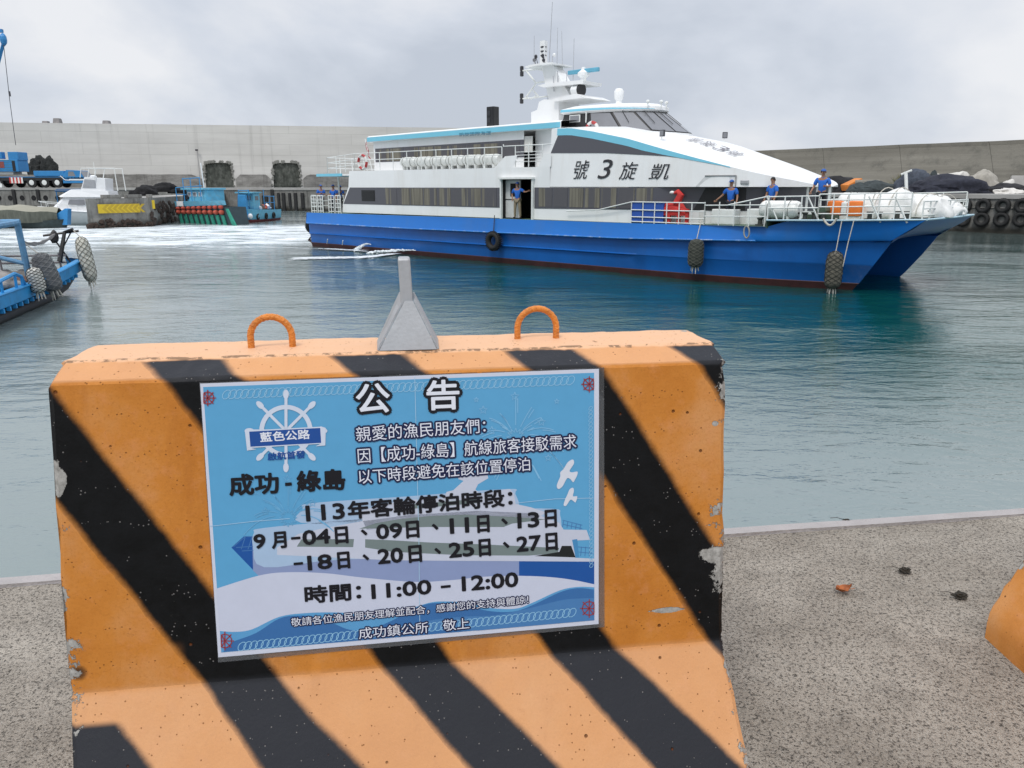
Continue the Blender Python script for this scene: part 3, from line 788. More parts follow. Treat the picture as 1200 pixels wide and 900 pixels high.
for i in range(0, 5):
    j = n_ - 1 - i; a, b = r2[j].lerp(r3[j], .2), r2[j].lerp(r3[j], .2 + .75 * acc(i)); nn = (a - cen); nn.z = 0; nn = nn.normalized() * .016
    rows.append([a + nn, b + nn])
m.grid(rows); m.build('stripe', sky_blue, F)
# wipers and little lamps over the windscreen
for i in range(2, len(b1) - 3):
    a = t1[i].lerp(t1[i + 1], .5); b = b1[i].lerp(b1[i + 1], .4); nn = (a - cen).normalized() * .06
    mm = MB(); mm.tube([a + nn, a.lerp(b, .6) + nn], .014, 5); mm.build('wiper', black_m, wh)
for x, y in ((20.9, -.5), (22.6, -.9), (22.9, .2), (23.0, -.4)):
    mm = MB(); mm.tube([(x, B2 + y, 7.2), (x, B2 + y, 7.42)], .03, 6); mm.blob((x, B2 + y, 7.46), (.1, .08, .08), 1, .05, 1, 1, False); mm.build('deck_light', rail_m, F)
# satellite dome post on the roof
mm = MB(); p = fm(725, 121, 4.3); p2 = fm(725, 104, 4.3)
mm.lathe([(.30, 7.3), (.22, 7.45), (.16, 7.5), (.14, p2[1] - .55), (.22, p2[1] - .45), (.24, p2[1] - .12), (.15, p2[1]), (.02, p2[1] + .02)], 14, Matrix.Translation((p[0], B2, 0)))
mm.build('antenna_dome', white, F, smooth=True)

# ---- funnel casing and mast
def M3(px_, py_): x, z = fm(px_, py_, B2); return x, z
mast = MB()
def slab(mb, quad, w0, w1=None):                  # side outline in photo points, given a width
    w1 = w1 or w0; pts = [M3(*q_) for q_ in quad]
    a = [Vector((x, B2 - w0 / 2, z)) for x, z in pts]; b = [Vector((x, B2 + w0 / 2, z)) for x, z in pts]; n = len(a)
    mb.add(a + b, [tuple(range(n)), tuple(range(2 * n - 1, n - 1, -1))] + [(i, (i + 1) % n, (i + 1) % n + n, i + n) for i in range(n)])
slab(mast, [(635, 150), (635, 133), (642, 130), (644, 121), (650, 118), (667, 119), (667, 150)], 1.7)
ms = mast.build('mast_housing', white, F)
mm = MB(); slab(mm, [(649, 120), (640, 79), (653, 77), (675, 116)], .75)
mst = mm.build('mast', white, F)
mm = MB(); slab(mm, [(627, 80), (633, 78), (645, 76), (659, 75), (659, 77), (640, 79), (628, 82)], 1.6); mm.build('platform', white, mst)
mm = MB(); slab(mm, [(641, 102), (650, 99.5), (692, 95.5), (695, 96), (694, 100), (660, 102.5), (648, 104)], 1.5); mm.build('platform', white, mst)
mm = MB(); slab(mm, [(663, 118), (690, 112), (701, 116.5), (680, 119), (665, 121)], 2.2); mm.build('platform', white, mst)
x0, z0 = M3(667, 86.5); x1, z1 = M3(701, 81)
mm = MB(); mm.box(((x0 + x1) / 2, B2, (z0 + z1) / 2 + .02), (x1 - x0 + .1, .16, .2), bev=.04)
ra = mm.build('radar_bar', mat('radar_blue', (.12, .38, .52), .4), mst)
x0, z0 = M3(683.7, 94.5)
mm = MB(); mm.lathe([(.14, z0), (.14, z0 + .12), (.3, z0 + .22), (.3, z0 + .36), (.12, z0 + .5), (.1, z0 + .62)], 12, Matrix.Translation((x0, B2, 0))); mm.build('radar_pedestal', white, mst, smooth=True)
x0, z0 = M3(679, 107); x1, z1 = M3(690, 106)
mm = MB(); mm.tube([(x0, B2 - .5, z0), (x1 - .2, B2 - .5, z1)], .24, 12); sl = mm.build('searchlight', white, mst)
mm = MB(); mm.tube([(x1 - .19, B2 - .5, z1), (x1, B2 - .5, z1)], [.26, .29], 12); mm.build('lens', black_m, sl)
yard = MB()
for a, b in (((612, 83), (630, 81)), ((616, 82), (628, 97)), ((627, 97), (645, 95)), ((628, 98), (615, 116)), ((611, 116), (650, 112)), ((622, 116), (628, 112.5)), ((625, 106), (631, 113))):
    xa_, za = M3(*a); xb, zb = M3(*b); yard.tube([(xa_, B2, za), (xb, B2, zb)], .045, 6)
yard.build('yard_arm', rail_m, mst)
for a in ((611.5, 80.5), (611.5, 86.5), (611.3, 112.5), (611.3, 118.5)):
    x_, z_ = M3(*a); mm = MB(); mm.lathe([(.07, z_ - .13), (.10, z_ - .1), (.10, z_ + .1), (.07, z_ + .13)], 8, Matrix.Translation((x_, B2, 0))); mm.build('signal_lamp', lamp_m, mst)
x_, z_ = M3(637, 75); x2, z2 = M3(637, 53)
mm = MB(); mm.box((x_, B2, z_ + .55), (.3, .25, 1.1)); mm.build('light_box', white, mst)
for q_ in (.5, .72, .95):
    zz = lerp(z_, z2, q_); mm = MB(); mm.lathe([(.08, zz - .12), (.17, zz - .08), (.17, zz - .02), (.09, zz), (.09, zz + .1)], 8, Matrix.Translation((x_, B2, 0))); mm.build('signal_lamp', lamp_m, mst)
for a in ((629, 71), (631, 67), (639, 66), (640, 71)):
    x_, z_ = M3(*a); mm = MB(); mm.blob((x_, B2 - .2, z_), (.09, .1, .12), 2, .1, 1, 1, False); mm.tube([(x_, B2 - .2, z_), (x_, B2, M3(630, 78)[1])], .02, 5); mm.build('signal_lamp', lamp_m, mst)
for (xa_, ya_), (xb, yb), r_ in (((646, 76), (650, 3), .022), ((631, 78), (631.3, 43), .018), ((657, 80), (656, 36), .016), ((659, 76), (659.8, 34), .016), ((671, 96), (672.3, 45), .018), ((649, 76), (649.5, 66), .03), ((660, 100), (660, 84), .03), ((664, 100), (664, 84), .02), ((656, 108), (655, 90), .03), ((643, 122), (643, 102), .02)):
    a = M3(xa_, ya_); b = M3(xb, yb); oy = rnd.uniform(-.5, .5); mm = MB(); mm.tube([(a[0], B2 + oy, a[1]), (b[0], B2 + oy, b[1])], [r_, r_ * .6], 6); mm.build('antenna', mat('antenna_grey', (.42, .43, .45), .5), mst)
mm = MB(); x_, z_ = M3(649.5, 64.5); mm.blob((x_, B2, z_), (.1, .1, .1), 3, .02, 1, 1, False); mm.build('antenna', white, mst)
mm = MB(); a = M3(694.5, 97); mm.tube([(a[0], B2 - .6, a[1]), (a[0], B2 - .6, a[1] + .4)], .04, 6); mm.build('antenna', rail_m, mst)

# black loudspeaker box on the upper roof
x_, z_ = fm(576, 151, 1.6); mm = MB(); mm.box((0, 0, .38), (.50, .42, .98), bev=.04)
bx = mm.build('funnel_box', black_m, F, loc=(x_, 1.7, 6.66 + .1))
mm = MB(); mm.box((-.08, -.215, .56), (.22, .03, .22)); mm.box((-.08, -.215, .22), (.22, .03, .22)); mm.box((.17, -.215, .38), (.04, .03, .9)); mm.build('grille', lamp_m, bx)

# ---- railings (parts of the ferry)
def rail(name, pts, levels, posts, r=.022, pr=.026, hgt=1.0, mat_=None):
    mb = MB(); pts = [Vector(p) for p in pts]
    for lv in levels: mb.tube([p + Vector((0, 0, lv * hgt)) for p in pts], r, 5)
    L = [0]; 
    for a, b in zip(pts, pts[1:]): L.append(L[-1] + (b - a).length)
    n = max(1, round(L[-1] / posts))
    for i in range(n + 1):
        d = L[-1] * i / n
        for j in range(len(pts) - 1):
            if d <= L[j + 1] + 1e-6:
                p = pts[j].lerp(pts[j + 1], (d - L[j]) / max(1e-6, L[j + 1] - L[j])); break
        mb.tube([p, p + Vector((0, 0, hgt))], pr, 5)
    return mb.build(name, mat_ or rail_m, F)
# upper-deck rail aft: along the side and round the stern
rail('upper_railing', [(4.4, .42, 4.6), (16.3, .42, 4.6)], (1.0, .62), 1.25, hgt=.98)
rail('upper_railing', [(17.2, .40, 4.62), (18.9, .40, 4.62)], (.7, .55, .4, .25), .85, .016, hgt=.98)
rail('upper_railing', [(16.4, .42, 5.6), (19.7, .42, 5.6)], (.02,), 1.5, .022, hgt=.1)
rail('upper_railing', [(1.4, .6, 4.45), (4.4, .42, 4.6)], (1.0, .68, .36), .9, .02, hgt=.98)
rail('upper_railing', [(1.4, .6, 4.45), (1.4, 8.0, 4.45)], (1.0, .68, .36), .9, .02, hgt=.98)
rail('upper_railing', [(1.4, 8.0, 4.45), (16.3, 8.18, 4.6)], (1.0, .62), 1.25, hgt=.98)
m = MB(); m.box((2.9, B2, 4.40), (3.2, 7.6, .09)); m.build('aft_canopy', white, F)
m = MB(); m.box((1.7, .47, 4.40), (2.6, .1, .16)); m.box((1.27, B2, 4.40), (.1, 7.6, .16)); m.build('stripe', sky_blue, F)
for yy in (1.2, 7.4):
    m = MB(); m.tube([(1.6, yy, 2.1), (1.6, yy, 4.38)], .05, 8); m.build('post', rail_m, F)
# stern working rails and white gate frames
for x in (0.05, .75, 1.9, 2.6):
    rail('stern_railing', [(x, .18, 2.13), (x + .55, .18, 2.13)], (1, .78, .56, .34, .1), .28, .024, .026, 1.05)
rail('stern_railing', [(0, .2, 2.13), (0, 8.4, 2.13)], (1, .7, .4), .8, .024, .026, 1.0)
# foredeck rails: lower part beside the cabin, then the high bow rail
def dy(x): return deck_y(x) + .08
LZd = lambda x: interp(DECK, x)
rail('bow_railing', [(24.15, .08, 2.2), (27.6, .08, 2.2)], (1, .63, .3, .08), .55, .024, .024, .88)
rail('bow_railing', [(27.6, .08, 2.2), (30.1, dy(30.1), 2.25)], (.86, .4), .7, .022, .024, .92)
rail('bow_railing', [(20.6, .14, 2.62), (22.4, .14, 2.72), (24.15, .08, 3.08)], (0,), 9, .024, hgt=.02)
rail('bow_railing', [(30.2, dy(30.2), 2.48), (31, dy(31), 2.5), (32, dy(32), 2.52)], (1, .52), .62, .024, .026, .86)
rail('bow_railing', [(32, dy(32), 2.52), (33, dy(33), 2.54), (34, dy(34), 2.57), (34.9, dy(34.9), 2.59)], (1, .78, .52, .26), .48, .022, .026, .92)
rail('bow_railing', [(28.6, dy(28.6), 3.02), (30.2, dy(30.2), 3.36)], (0,), 9, .026, hgt=.02)
rail('bow_railing', [(35.2, 1.3, 2.6), (35.3, 4.3, 2.6), (35.2, 7.3, 2.6)], (1, .6, .25), .8, .024, .028, .62)
rail('bow_railing', [(24.2, 8.52, 2.2), (29.5, 8.45, 2.25), (32.5, 8.0, 2.52), (35.1, 7.5, 2.6)], (1, .6, .3), .9, .024, .026, .9)
m = MB()
for x in (30.1, 31.6, 33.6, 34.4): m.tube([(x, dy(x), 3.38), (x + .45, dy(x) + .1, 2.5)], .03, 5)
m.build('rail_brace', rail_m, F)
# hatch coamings, lockers, bollards, winch on the foredeck
for x, y, sx, sy, sz in ((26.4, 1.15, 1.5, .5, .55), (28.1, .9, 1.0, .5, .6), (29.5, 1.1, .9, .7, .62), (32.3, 1.9, .9, .9, .55), (33.2, 2.2, .6, 1.2, .5)):
    mm = MB(); z = (interp(DECK, x) if x < 30.2 else interp(DECKF, x)); mm.box((x, y, z + sz / 2), (sx, sy, sz), bev=.04); mm.build('deck_locker', rail_m, F)
for x, y in ((30.6, .55), (31.9, .65), (33.7, 1.1), (34.5, 1.5), (34.9, 2.6), (35.0, 4.9), (29.9, .5), (31.3, .5)):
    z = (interp(DECK, x) if x < 30.2 else interp(DECKF, x)); mm = MB()
    for d in (-.16, .16): mm.lathe([(.09, z), (.08, z + .22), (.12, z + .26), (.12, z + .3)], 8, Matrix.Translation((x + d, y, 0)))
    mm.box((x, y, z + .03), (.6, .26, .06)); mm.build('bollard', mat('bollard_dark', (.05, .055, .05), .7), F)
mm = MB(); mm.box((31.9, 1.2, 2.62), (1.0, .7, .18)); mm.tube([(31.9, .8, 2.85), (31.9, 1.7, 2.85)], .18, 10); mm.build('winch', mat('winch_green', (.06, .10, .07), .6, dirt=(.2, .1, .05)), F)
# jackstaff at the bow
p0 = fm(1108, 222, 4.3); 
mm = MB(); mm.tube([(34.0, 3.9, 2.6), (33.75, 3.9, 4.25)], .06, 8); mm.tube([(33.6, 3.9, 4.15), (33.95, 3.9, 4.3)], .04, 6); mm.build('jackstaff', rail_m, F)
# hull fittings
for x in (27.9, 28.0): pass
mm = MB(); mm.box((28.75, wy(28.75) - .02, 3.88), (.32, .06, .16), rot=R(20), bev=.03); mm.build('side_lamp', chrome, F)
mm = MB(); x0_ = 27.0; mm.add([(26.95, wy(26.95) - .015, 3.71), (28.4, wy(28.4) - .015, 3.71), (28.4, wy(28.4) + .0, 4.12), (27.3, wy(27.3) + .0, 4.12)], [(0, 1, 2, 3)]); mm.build('hatch', mat('hatch_white', (.70, .71, .71), .5), F)
mm = MB()
for a, b in (((27.3, 4.13), (28.45, 4.13)), ((28.45, 4.13), (28.45, 3.71))):
    mm.tube([(a[0], wy(a[0]) - .02, a[1]), (b[0], wy(b[0]) - .02, b[1])], .025, 4)
mm.build('hatch_rim', mat('seam_grey', (.3, .3, .3), .6), F)
# stern ladder and exhaust fins at the waterline
for x in (1.6, 3.2):
    mm = MB(); mm.tube([(x, .1, .25), (x + .3, -.05, .55)], .03, 5); mm.build('fin', rail_m, F)
mm = MB(); mm.tube([(-.3, .4, .75), (-.9, .4, .35)], .05, 6); mm.tube([(-.3, .4, .15), (-.9, .4, .35)], .05, 6); mm.tube([(-.9, .4, .35), (-.9, 2.2, .35)], .05, 6); mm.build('stern_guard', mat('rust_dark', (.05, .03, .025), .8), F)

# ---- lettering
def text_mesh(name, body, m_, parent, origin, ux, uy, size=None, width=None, height=None, shear=0, bold=0.0, off=0.0, center=False, spacing=1.0):
    """Real letter outlines on a flat face: origin = left end of the baseline, ux / uy = unit directions of the face."""
    cu = bpy.data.curves.new(name, 'FONT'); cu.body = body; cu.size = 1; cu.shear = shear; cu.space_character = spacing; cu.resolution_u = 3
    o = bpy.data.objects.new(name, cu); COL.objects.link(o)
    bpy.context.view_layer.update(); dg = bpy.context.evaluated_depsgraph_get()
    me = bpy.data.meshes.new_from_object(o.evaluated_get(dg)); bpy.data.objects.remove(o); bpy.data.curves.remove(cu)
    vs = [v.co.copy() for v in me.vertices]; fs = [list(p.vertices) for p in me.polygons]; bpy.data.meshes.remove(me)
    x0 = min(v.x for v in vs); x1 = max(v.x for v in vs); y0 = min(v.y for v in vs); y1 = max(v.y for v in vs)
    sx = (width / (x1 - x0)) if width else size; sy = (height / (y1 - y0)) if height else sx
    ux = Vector(ux); uy = Vector(uy); n = ux.cross(uy).normalized()
    mb = MB(); shifts = [(0, 0)]
    if bold: shifts += [(bold * math.cos(a * math.pi / 6), bold * math.sin(a * math.pi / 6)) for a in range(12)] + [(bold * .5 * math.cos(a * math.pi / 3), bold * .5 * math.sin(a * math.pi / 3)) for a in range(6)]
    for i, (dx, dy_) in enumerate(shifts):
        mb.add([Vector(origin) + ux * ((v.x - x0) * sx + dx) + uy * ((v.y - y0) * sy + dy_) + n * (off + i * 4e-6 * (1 if bold < .02 else 60)) for v in vs], fs)
    return mb.build(name, m_, parent, recalc=False)
ink = mat('name_ink', (.025, .025, .03), .6)
for ch, (pl, pr_, pt, pb) in {'號': (672, 690, 188, 210), '3': (700, 717, 187, 209.5), '旋': (725, 747, 190, 210.5), '凱': (760, 784, 192, 210.5)}.items():
    ly = .3
    a = fm(pl, pb, ly); b = fm(pr_, pb, ly); c_ = fm(pl, pt, ly)
    sl_ = .14 / 2.5
    text_mesh('name_lettering', ch, ink, F, (a[0], wall_y(22, a[1]) - .03, a[1]), (1, 0, 0), Vector((0, sl_, 1)).normalized(), width=b[0] - a[0], height=c_[1] - a[1], shear=.25)
a = fm(538.5, 160.5, 1.0); b = fm(576, 158.5, 1.0)
text_mesh('roof_lettering', '凱旋國際海運', mat('roof_ink', (.03, .16, .26), .6), F, (a[0], .97, a[1] + .02), Vector((b[0] - a[0], 0, b[1] - a[1])).normalized(), (0, 0, 1), width=b[0] - a[0], height=.19)
# faded name on the nose roof
def nose_pt(x, y):
    y0 = wy(x); zs = interp(ZS, x); zc = max(zs + .001, interp(ZC, x)); lean = .14 * (zs - 3.7) / 2.5
    t = (y - (y0 + lean)) / (B2 - (y0 + lean)); return Vector((x, y, zs + (zc - zs) * (1 - (1 - t) ** 2.1)))
for i, ch in enumerate('凱旋3號'):
    x = 25.3 + i * .62; y = 2.2
    p = nose_pt(x, y); ux = (nose_pt(x + .5, y) - p).normalized(); uy = (nose_pt(x, y + .5) - p).normalized()
    nn = ux.cross(uy).normalized(); uy = nn.cross(ux)
    text_mesh('roof_lettering', ch, mat('faded_ink', (.16, .15, .17), .6), F, p + nn * .05, ux, uy, width=.52, height=.9)

# ================================================================== PEOPLE
def skin_mesh(verts, edges, radii, root=0, sub=1):
    me = bpy.data.meshes.new('t'); me.from_pydata(verts, edges, []); o = bpy.data.objects.new('t', me); COL.objects.link(o)
    md = o.modifiers.new('skin', 'SKIN'); md.use_smooth_shade = True; md.branch_smoothing = .6
    for i, r in enumerate(radii):
        sv = me.skin_vertices[0].data[i]; sv.radius = (r if isinstance(r, tuple) else (r, r)); sv.use_root = (i == root)
    ss = o.modifiers.new('sub', 'SUBSURF'); ss.levels = sub; ss.render_levels = sub
    bpy.context.view_layer.update(); dg = bpy.context.evaluated_depsgraph_get()
    out = bpy.data.meshes.new_from_object(o.evaluated_get(dg)); bpy.data.objects.remove(o); bpy.data.meshes.remove(me)
    vs = [v.co.copy() for v in out.vertices]; fs = [list(p.vertices) for p in out.polygons]; bpy.data.meshes.remove(out)
    return vs, fs
skin_m = mat('skin', (.33, .17, .105), .55, var=.06, scale=10)
hair_m = mat('hair_dark', (.012, .010, .009), .6)
polo_m = mat('polo_blue', (.018, .13, .52), .8, var=.12, scale=9)
navy_m = mat('trousers_navy', (.012, .014, .022), .85, var=.2, scale=8)
khaki_m = mat('trousers_khaki', (.26, .21, .14), .85, var=.15, scale=8)
shoe_m = mat('shoe_dark', (.02, .018, .016), .7)
cap_m = mat('cap_blue', (.03, .10, .34), .8, var=.1)
def person(loc, rotz, label, armL, armR, trousers=navy_m, cap=True, headturn=0, group='crew in blue shirts on the ferry', scale=1.0, lean=0.0, stance=.1):
    """armL / armR: (elbow, wrist) offsets from the shoulder; x>0 is the person's left, -y is the way he faces."""
    t = thing('person', label, 'person', loc, rotz, group); t.scale = (scale,) * 3
    L = lean
    V = dict(pel=(0, 0, .94), bel=(0, -.01 - L * .3, 1.08), che=(0, -L * .7, 1.30), nek=(0, .01 - L, 1.44), hd0=(0, -.005 - L * 1.05, 1.53), hd1=(0, -.015 - L * 1.1, 1.62), hd2=(0, -.005 - L * 1.1, 1.69))
    Rr = dict(pel=(.125, .10), bel=(.125, .095), che=(.165, .12), nek=(.06, .06), hd0=(.062, .07), hd1=(.078, .095), hd2=(.06, .07))
    E = [('pel', 'bel'), ('bel', 'che'), ('che', 'nek'), ('nek', 'hd0'), ('hd0', 'hd1'), ('hd1', 'hd2')]
    for s, nm, arm in ((1, 'L', armL), (-1, 'R', armR)):
        sh = Vector((.185 * s, .0 - L * .85, 1.395)); el = sh + Vector(arm[0]); wr = el + Vector(arm[1]); hd = wr + (wr - el).normalized() * .085
        V['s' + nm] = tuple(sh); V['e' + nm] = tuple(el); V['w' + nm] = tuple(wr); V['h' + nm] = tuple(hd)
        Rr['s' + nm] = .062; Rr['e' + nm] = .043; Rr['w' + nm] = .028; Rr['h' + nm] = (.036, .022)
        E += [('che', 's' + nm), ('s' + nm, 'e' + nm), ('e' + nm, 'w' + nm), ('w' + nm, 'h' + nm)]
        V['q' + nm] = (.095 * s, 0, .86); V['k' + nm] = ((stance * .5 + .05) * s, -.02, .49); V['a' + nm] = ((stance * .6 + .055) * s, .015, .08); V['f' + nm] = ((stance * .7 + .06) * s, -.12, .035)
        Rr['q' + nm] = .088; Rr['k' + nm] = .058; Rr['a' + nm] = .04; Rr['f' + nm] = (.035, .028)
        E += [('pel', 'q' + nm), ('q' + nm, 'k' + nm), ('k' + nm, 'a' + nm), ('a' + nm, 'f' + nm)]
    def part(keys, grow, trim={}):
        ks = [k_ for k_ in V if k_ in keys]; ix = {k_: i for i, k_ in enumerate(ks)}
        ed = [(ix[a], ix[b]) for a, b in E if a in ix and b in ix]
        rr = []
        for k_ in ks:
            r = Rr[k_]; r = r if isinstance(r, tuple) else (r, r); rr.append(tuple(max(.012, x + grow) for x in r))
        vs = [trim.get(k_, V[k_]) for k_ in ks]
        return skin_mesh(vs, ed, rr, 0)
    b = MB(); vs, fs = part(set(V), 0); b.add(vs, fs)
    # nose, ears, fingers and thumbs
    hy = V['hd1'][1]; Mh = Matrix.Rotation(headturn, 3, 'Z')
    hc = Vector((0, hy, 0))
    def hp(x, y, z): return hc + Mh @ Vector((x, y, z))
    b.tube([hp(0, -.088, 1.635), hp(0, -.115, 1.60), hp(0, -.09, 1.592)], [.012, .018, .01], 6)
    for s in (1, -1): b.tube([hp(.078 * s, .01, 1.645), hp(.09 * s, .018, 1.615), hp(.078 * s, .01, 1.59)], [.01, .018, .01], 6)
    for nm, s in (('L', 1), ('R', -1)):
        wr, hd = Vector(V['w' + nm]), Vector(V['h' + nm]); d = (hd - wr).normalized(); sd_ = d.cross(Vector((0, 1, .3))).normalized(); up_ = sd_.cross(d)
        for j, ln in enumerate((.066, .075, .07, .055)):
            o = hd + d * .005 + sd_ * (j - 1.5) * .019
            b.tube([o, o + d * ln * .5 - up_ * .006, o + d * ln * .9 - up_ * .024], [.0095, .009, .0075], 6)
        o = wr + d * .03 + sd_ * .03; b.tube([o, o + d * .035 + sd_ * .022, o + d * .06 + sd_ * .02], [.011, .01, .008], 6)
    b.build('body', skin_m, t, smooth=True)
    sl = {}
    for nm in 'LR':
        s_, e_ = Vector(V['s' + nm]), Vector(V['e' + nm]); sl['e' + nm] = tuple(s_.lerp(e_, .82))
    c = MB(); vs, fs = part({'pel', 'bel', 'che', 'sL', 'sR', 'eL', 'eR'}, .032, {**sl, 'pel': (0, 0, .86)}); c.add(vs, fs)
    c.tube([(-.06, .05 - L, 1.455), (-.065, -.02 - L, 1.45), (0, -.07 - L, 1.425), (.065, -.02 - L, 1.45), (.06, .05 - L, 1.455)], .018, 6)
    c.build('polo_shirt', polo_m, t, smooth=True)
    c = MB(); vs, fs = part({'pel', 'qL', 'qR', 'kL', 'kR', 'aL', 'aR'}, .016, {'pel': (0, 0, .93)}); c.add(vs, fs); c.build('trousers', trousers, t, smooth=True)
    for nm in 'LR':
        a_, f_ = Vector(V['a' + nm]), Vector(V['f' + nm]); c = MB(); c.tube([a_ + Vector((0, .045, -.035)), a_ + Vector((0, 0, -.025)), f_ + Vector((0, .02, .005)), f_ + Vector((0, -.03, -.002))], [.03, .052, .045, .028], 8); c.build('shoe', shoe_m, t, smooth=True)
    for s in (1, -1):
        c = MB(); c.blob(hp(.031 * s, -.088, 1.632), (.014, .008, .009), 1, 0, 1, 1, False); c.build('eye', hair_m, t)
    c = MB(); c.tube([hp(-.022, -.093, 1.566), hp(0, -.098, 1.563), hp(.022, -.093, 1.566)], .006, 5); c.build('mouth', mat('lips', (.22, .08, .06), .6), t)
    h_ = MB(); rows = []
    for i in range(7):
        ph = math.pi / 2 * i / 6; row = []
        for k_ in range(14):
            a = 2 * math.pi * k_ / 14; front = max(0, -math.sin(a)); zl = 1.65 + .012 if cap else 1.60 + .07 * front
            row.append(hp(.094 * math.cos(a) * math.cos(ph), .01 + .108 * math.sin(a) * math.cos(ph), zl + (1.742 - zl) * math.sin(ph)))
        rows.append(row)
    h_.grid(rows, close=True)
    if cap:
        pk = [[hp(x, -.09 - .0 * abs(x), 1.668), hp(x * .9, -.185 + abs(x) * .5, 1.655)] for x in (-.075, -.04, 0, .04, .075)]
        h_.grid(pk); h_.build('cap', cap_m, t, smooth=True)
        hh = MB(); rows = [[hp(.089 * math.cos(a), .012 + .10 * math.sin(a), z) for a in [R(-10 + 200 * i / 10) for i in range(11)]] for z in (1.59, 1.665)]
        hh.grid(rows); hh.build('hair', hair_m, t, smooth=True)
    else: h_.build('hair', hair_m, t, smooth=True)
    return t
DOWN = ((.05, .0, -.29), (.02, -.05, -.25)); DOWNR = ((-.05, .0, -.29), (-.02, -.05, -.25))
def face(lx_dir, ly_dir):                          # rotation about Z so that the person (facing -y) looks along a ferry-local direction
    d = FD * lx_dir + FP * ly_dir; return math.atan2(d.y, d.x) + math.pi / 2
near = face(.1, -1)
def onship(px_, ly, z): return FW(fm(px_, 240, ly)[0], ly, z)
person(onship(377, 1.1, 2.1), face(.9, -.5), 'crew member at the stern with arms folded, leftmost of the three', ((.06, -.02, -.27), (-.2, -.14, .03)), ((-.06, -.02, -.27), (.2, -.14, .06)))
person(onship(391.5, .9, 2.1), face(.2, -1), 'crew member at the stern standing between two others by the white gate', DOWN, ((-.06, -.03, -.27), (-.05, -.2, -.03)))
person(onship(398.5, 1.7, 2.1), face(1, -.3), 'crew member bending forward at the stern, nearest to the cabin', ((.04, -.14, -.24), (0, -.2, -.1)), ((-.04, -.14, -.24), (0, -.2, -.1)), lean=.16, scale=.97)
person(onship(606.5, .34, 2.195), face(.3, -1), 'crew member in khaki trousers standing in the open boarding door', ((.22, -.06, -.14), (.22, -.06, .05)), ((-.12, .03, -.26), (.07, -.12, -.19)), trousers=khaki_m, headturn=.4, stance=.16)
person(onship(856, .85, 2.2), face(.05, -1), 'crew member holding the low rail in front of the dark cabin panel', ((.07, .02, -.28), (.03, -.12, -.22)), ((-.16, .0, -.24), (-.16, -.12, -.16)), stance=.1, scale=1.02)
person(onship(904, 1.28, 2.30), face(-.5, -1), 'bareheaded crew member standing behind the white raft canister', ((.09, -.02, -.27), (.0, -.1, -.2)), ((-.09, -.02, -.27), (0, -.1, -.2)), cap=False, headturn=.5, scale=1.02)
person(onship(961.5, 1.15, 2.55), face(.25, -1), 'crew member in a blue cap at the gap in the bow railing', ((.08, -.04, -.27), (-.12, -.2, .02)), ((-.1, .02, -.28), (-.06, -.16, -.16)), headturn=.3, scale=1.03)

# ================================================================== THINGS ON THE FERRY
canvas = mat('raft_canister', (.76, .77, .74), .45, var=.05, scale=3, dirt=(.45, .43, .36), dirt_amt=.35)
def canister(name, label, lx, ly, z, L, r, n=14, group=None, ribs=7, rot=0):
    p = FW(lx, ly, z); t = thing(name, label, 'life raft', p, FROT + rot, group)
    m = MB(); prof = [(.02, -L / 2), (r * .75, -L / 2), (r * .96, -L / 2 + .09)]
    for i in range(ribs):
        a = -L / 2 + .12 + (L - .24) * i / ribs; b = -L / 2 + .12 + (L - .24) * (i + 1) / ribs
        prof += [(r, a + .02), (r, b - .03), (r * .955, b - .01)]
    prof += [(r * .96, L / 2 - .09), (r * .75, L / 2), (.02, L / 2)]
    m.lathe(prof, n, Matrix.Translation((0, 0, r + .14)) @ Matrix.Rotation(R(90), 4, 'Y')); m.build('canister', canvas, t, smooth=True)
    for x in (-L * .27, L * .27):
        m = MB(); m.prism([(x - .035, -r * .8, 0), (x - .035, r * .8, 0), (x - .035, r * .95, r * .75), (x - .035, r * .5, .18), (x - .035, -r * .5, .18), (x - .035, -r * .95, r * .75)], (.07, 0, 0)); m.build('cradle', rail_m, t)
        m = MB(); m.torus((x, 0, r + .14), r + .012, .014, 'Y', 18, 5, Matrix.Rotation(R(90), 3, 'Z')); m.build('strap', mat('strap_grey', (.3, .3, .28), .7), t)
    return t
ks = 1.26
for i in range(6):
    canister('life_raft', ('white life raft canister in the upper-deck row, ' + ('nearest the stern', 'second from the stern end', 'third from the stern end', 'third from the bow end', 'second from the bow end', 'nearest the bow')[i]), 8.75 + i * ks, .95, 4.62, 1.2, .27, group='life rafts on the upper deck', ribs=4)
a = fm(914, 250, 1.4); canister('life_raft', 'large white life raft canister behind the man-high rail on the foredeck', fm(914.5, 250, .62)[0], .62, 2.38, 1.5, .34, 16, 'life rafts on the foredeck', 3)
canister('life_raft', 'large white life raft canister behind the orange float on the bow', fm(1009, 250, 2.6)[0], 2.7, 2.55, 1.7, .40, 16, 'life rafts on the foredeck', 3)
# orange float in front of it
x_ = fm(989, 250, 1.4)[0]
t = thing('rescue_float', 'orange rescue float lashed in the middle on the bow deck', 'float', FW(x_, 1.5, 2.55), FROT)
om = mat('rescue_orange', (.80, .20, .03), .6, var=.08, scale=6)
for d in (-.36, .36):
    m = MB(); m.box((d, 0, .38), (.52, .42, .55), bev=.1); m.build('float_block', om, t, smooth=True)
m = MB(); m.box((0, 0, .40), (.22, .36, .42), bev=.05); m.build('lashing', rail_m, t)
m = MB(); m.box((0, 0, .06), (1.2, .3, .12)); m.build('cradle', rail_m, t)
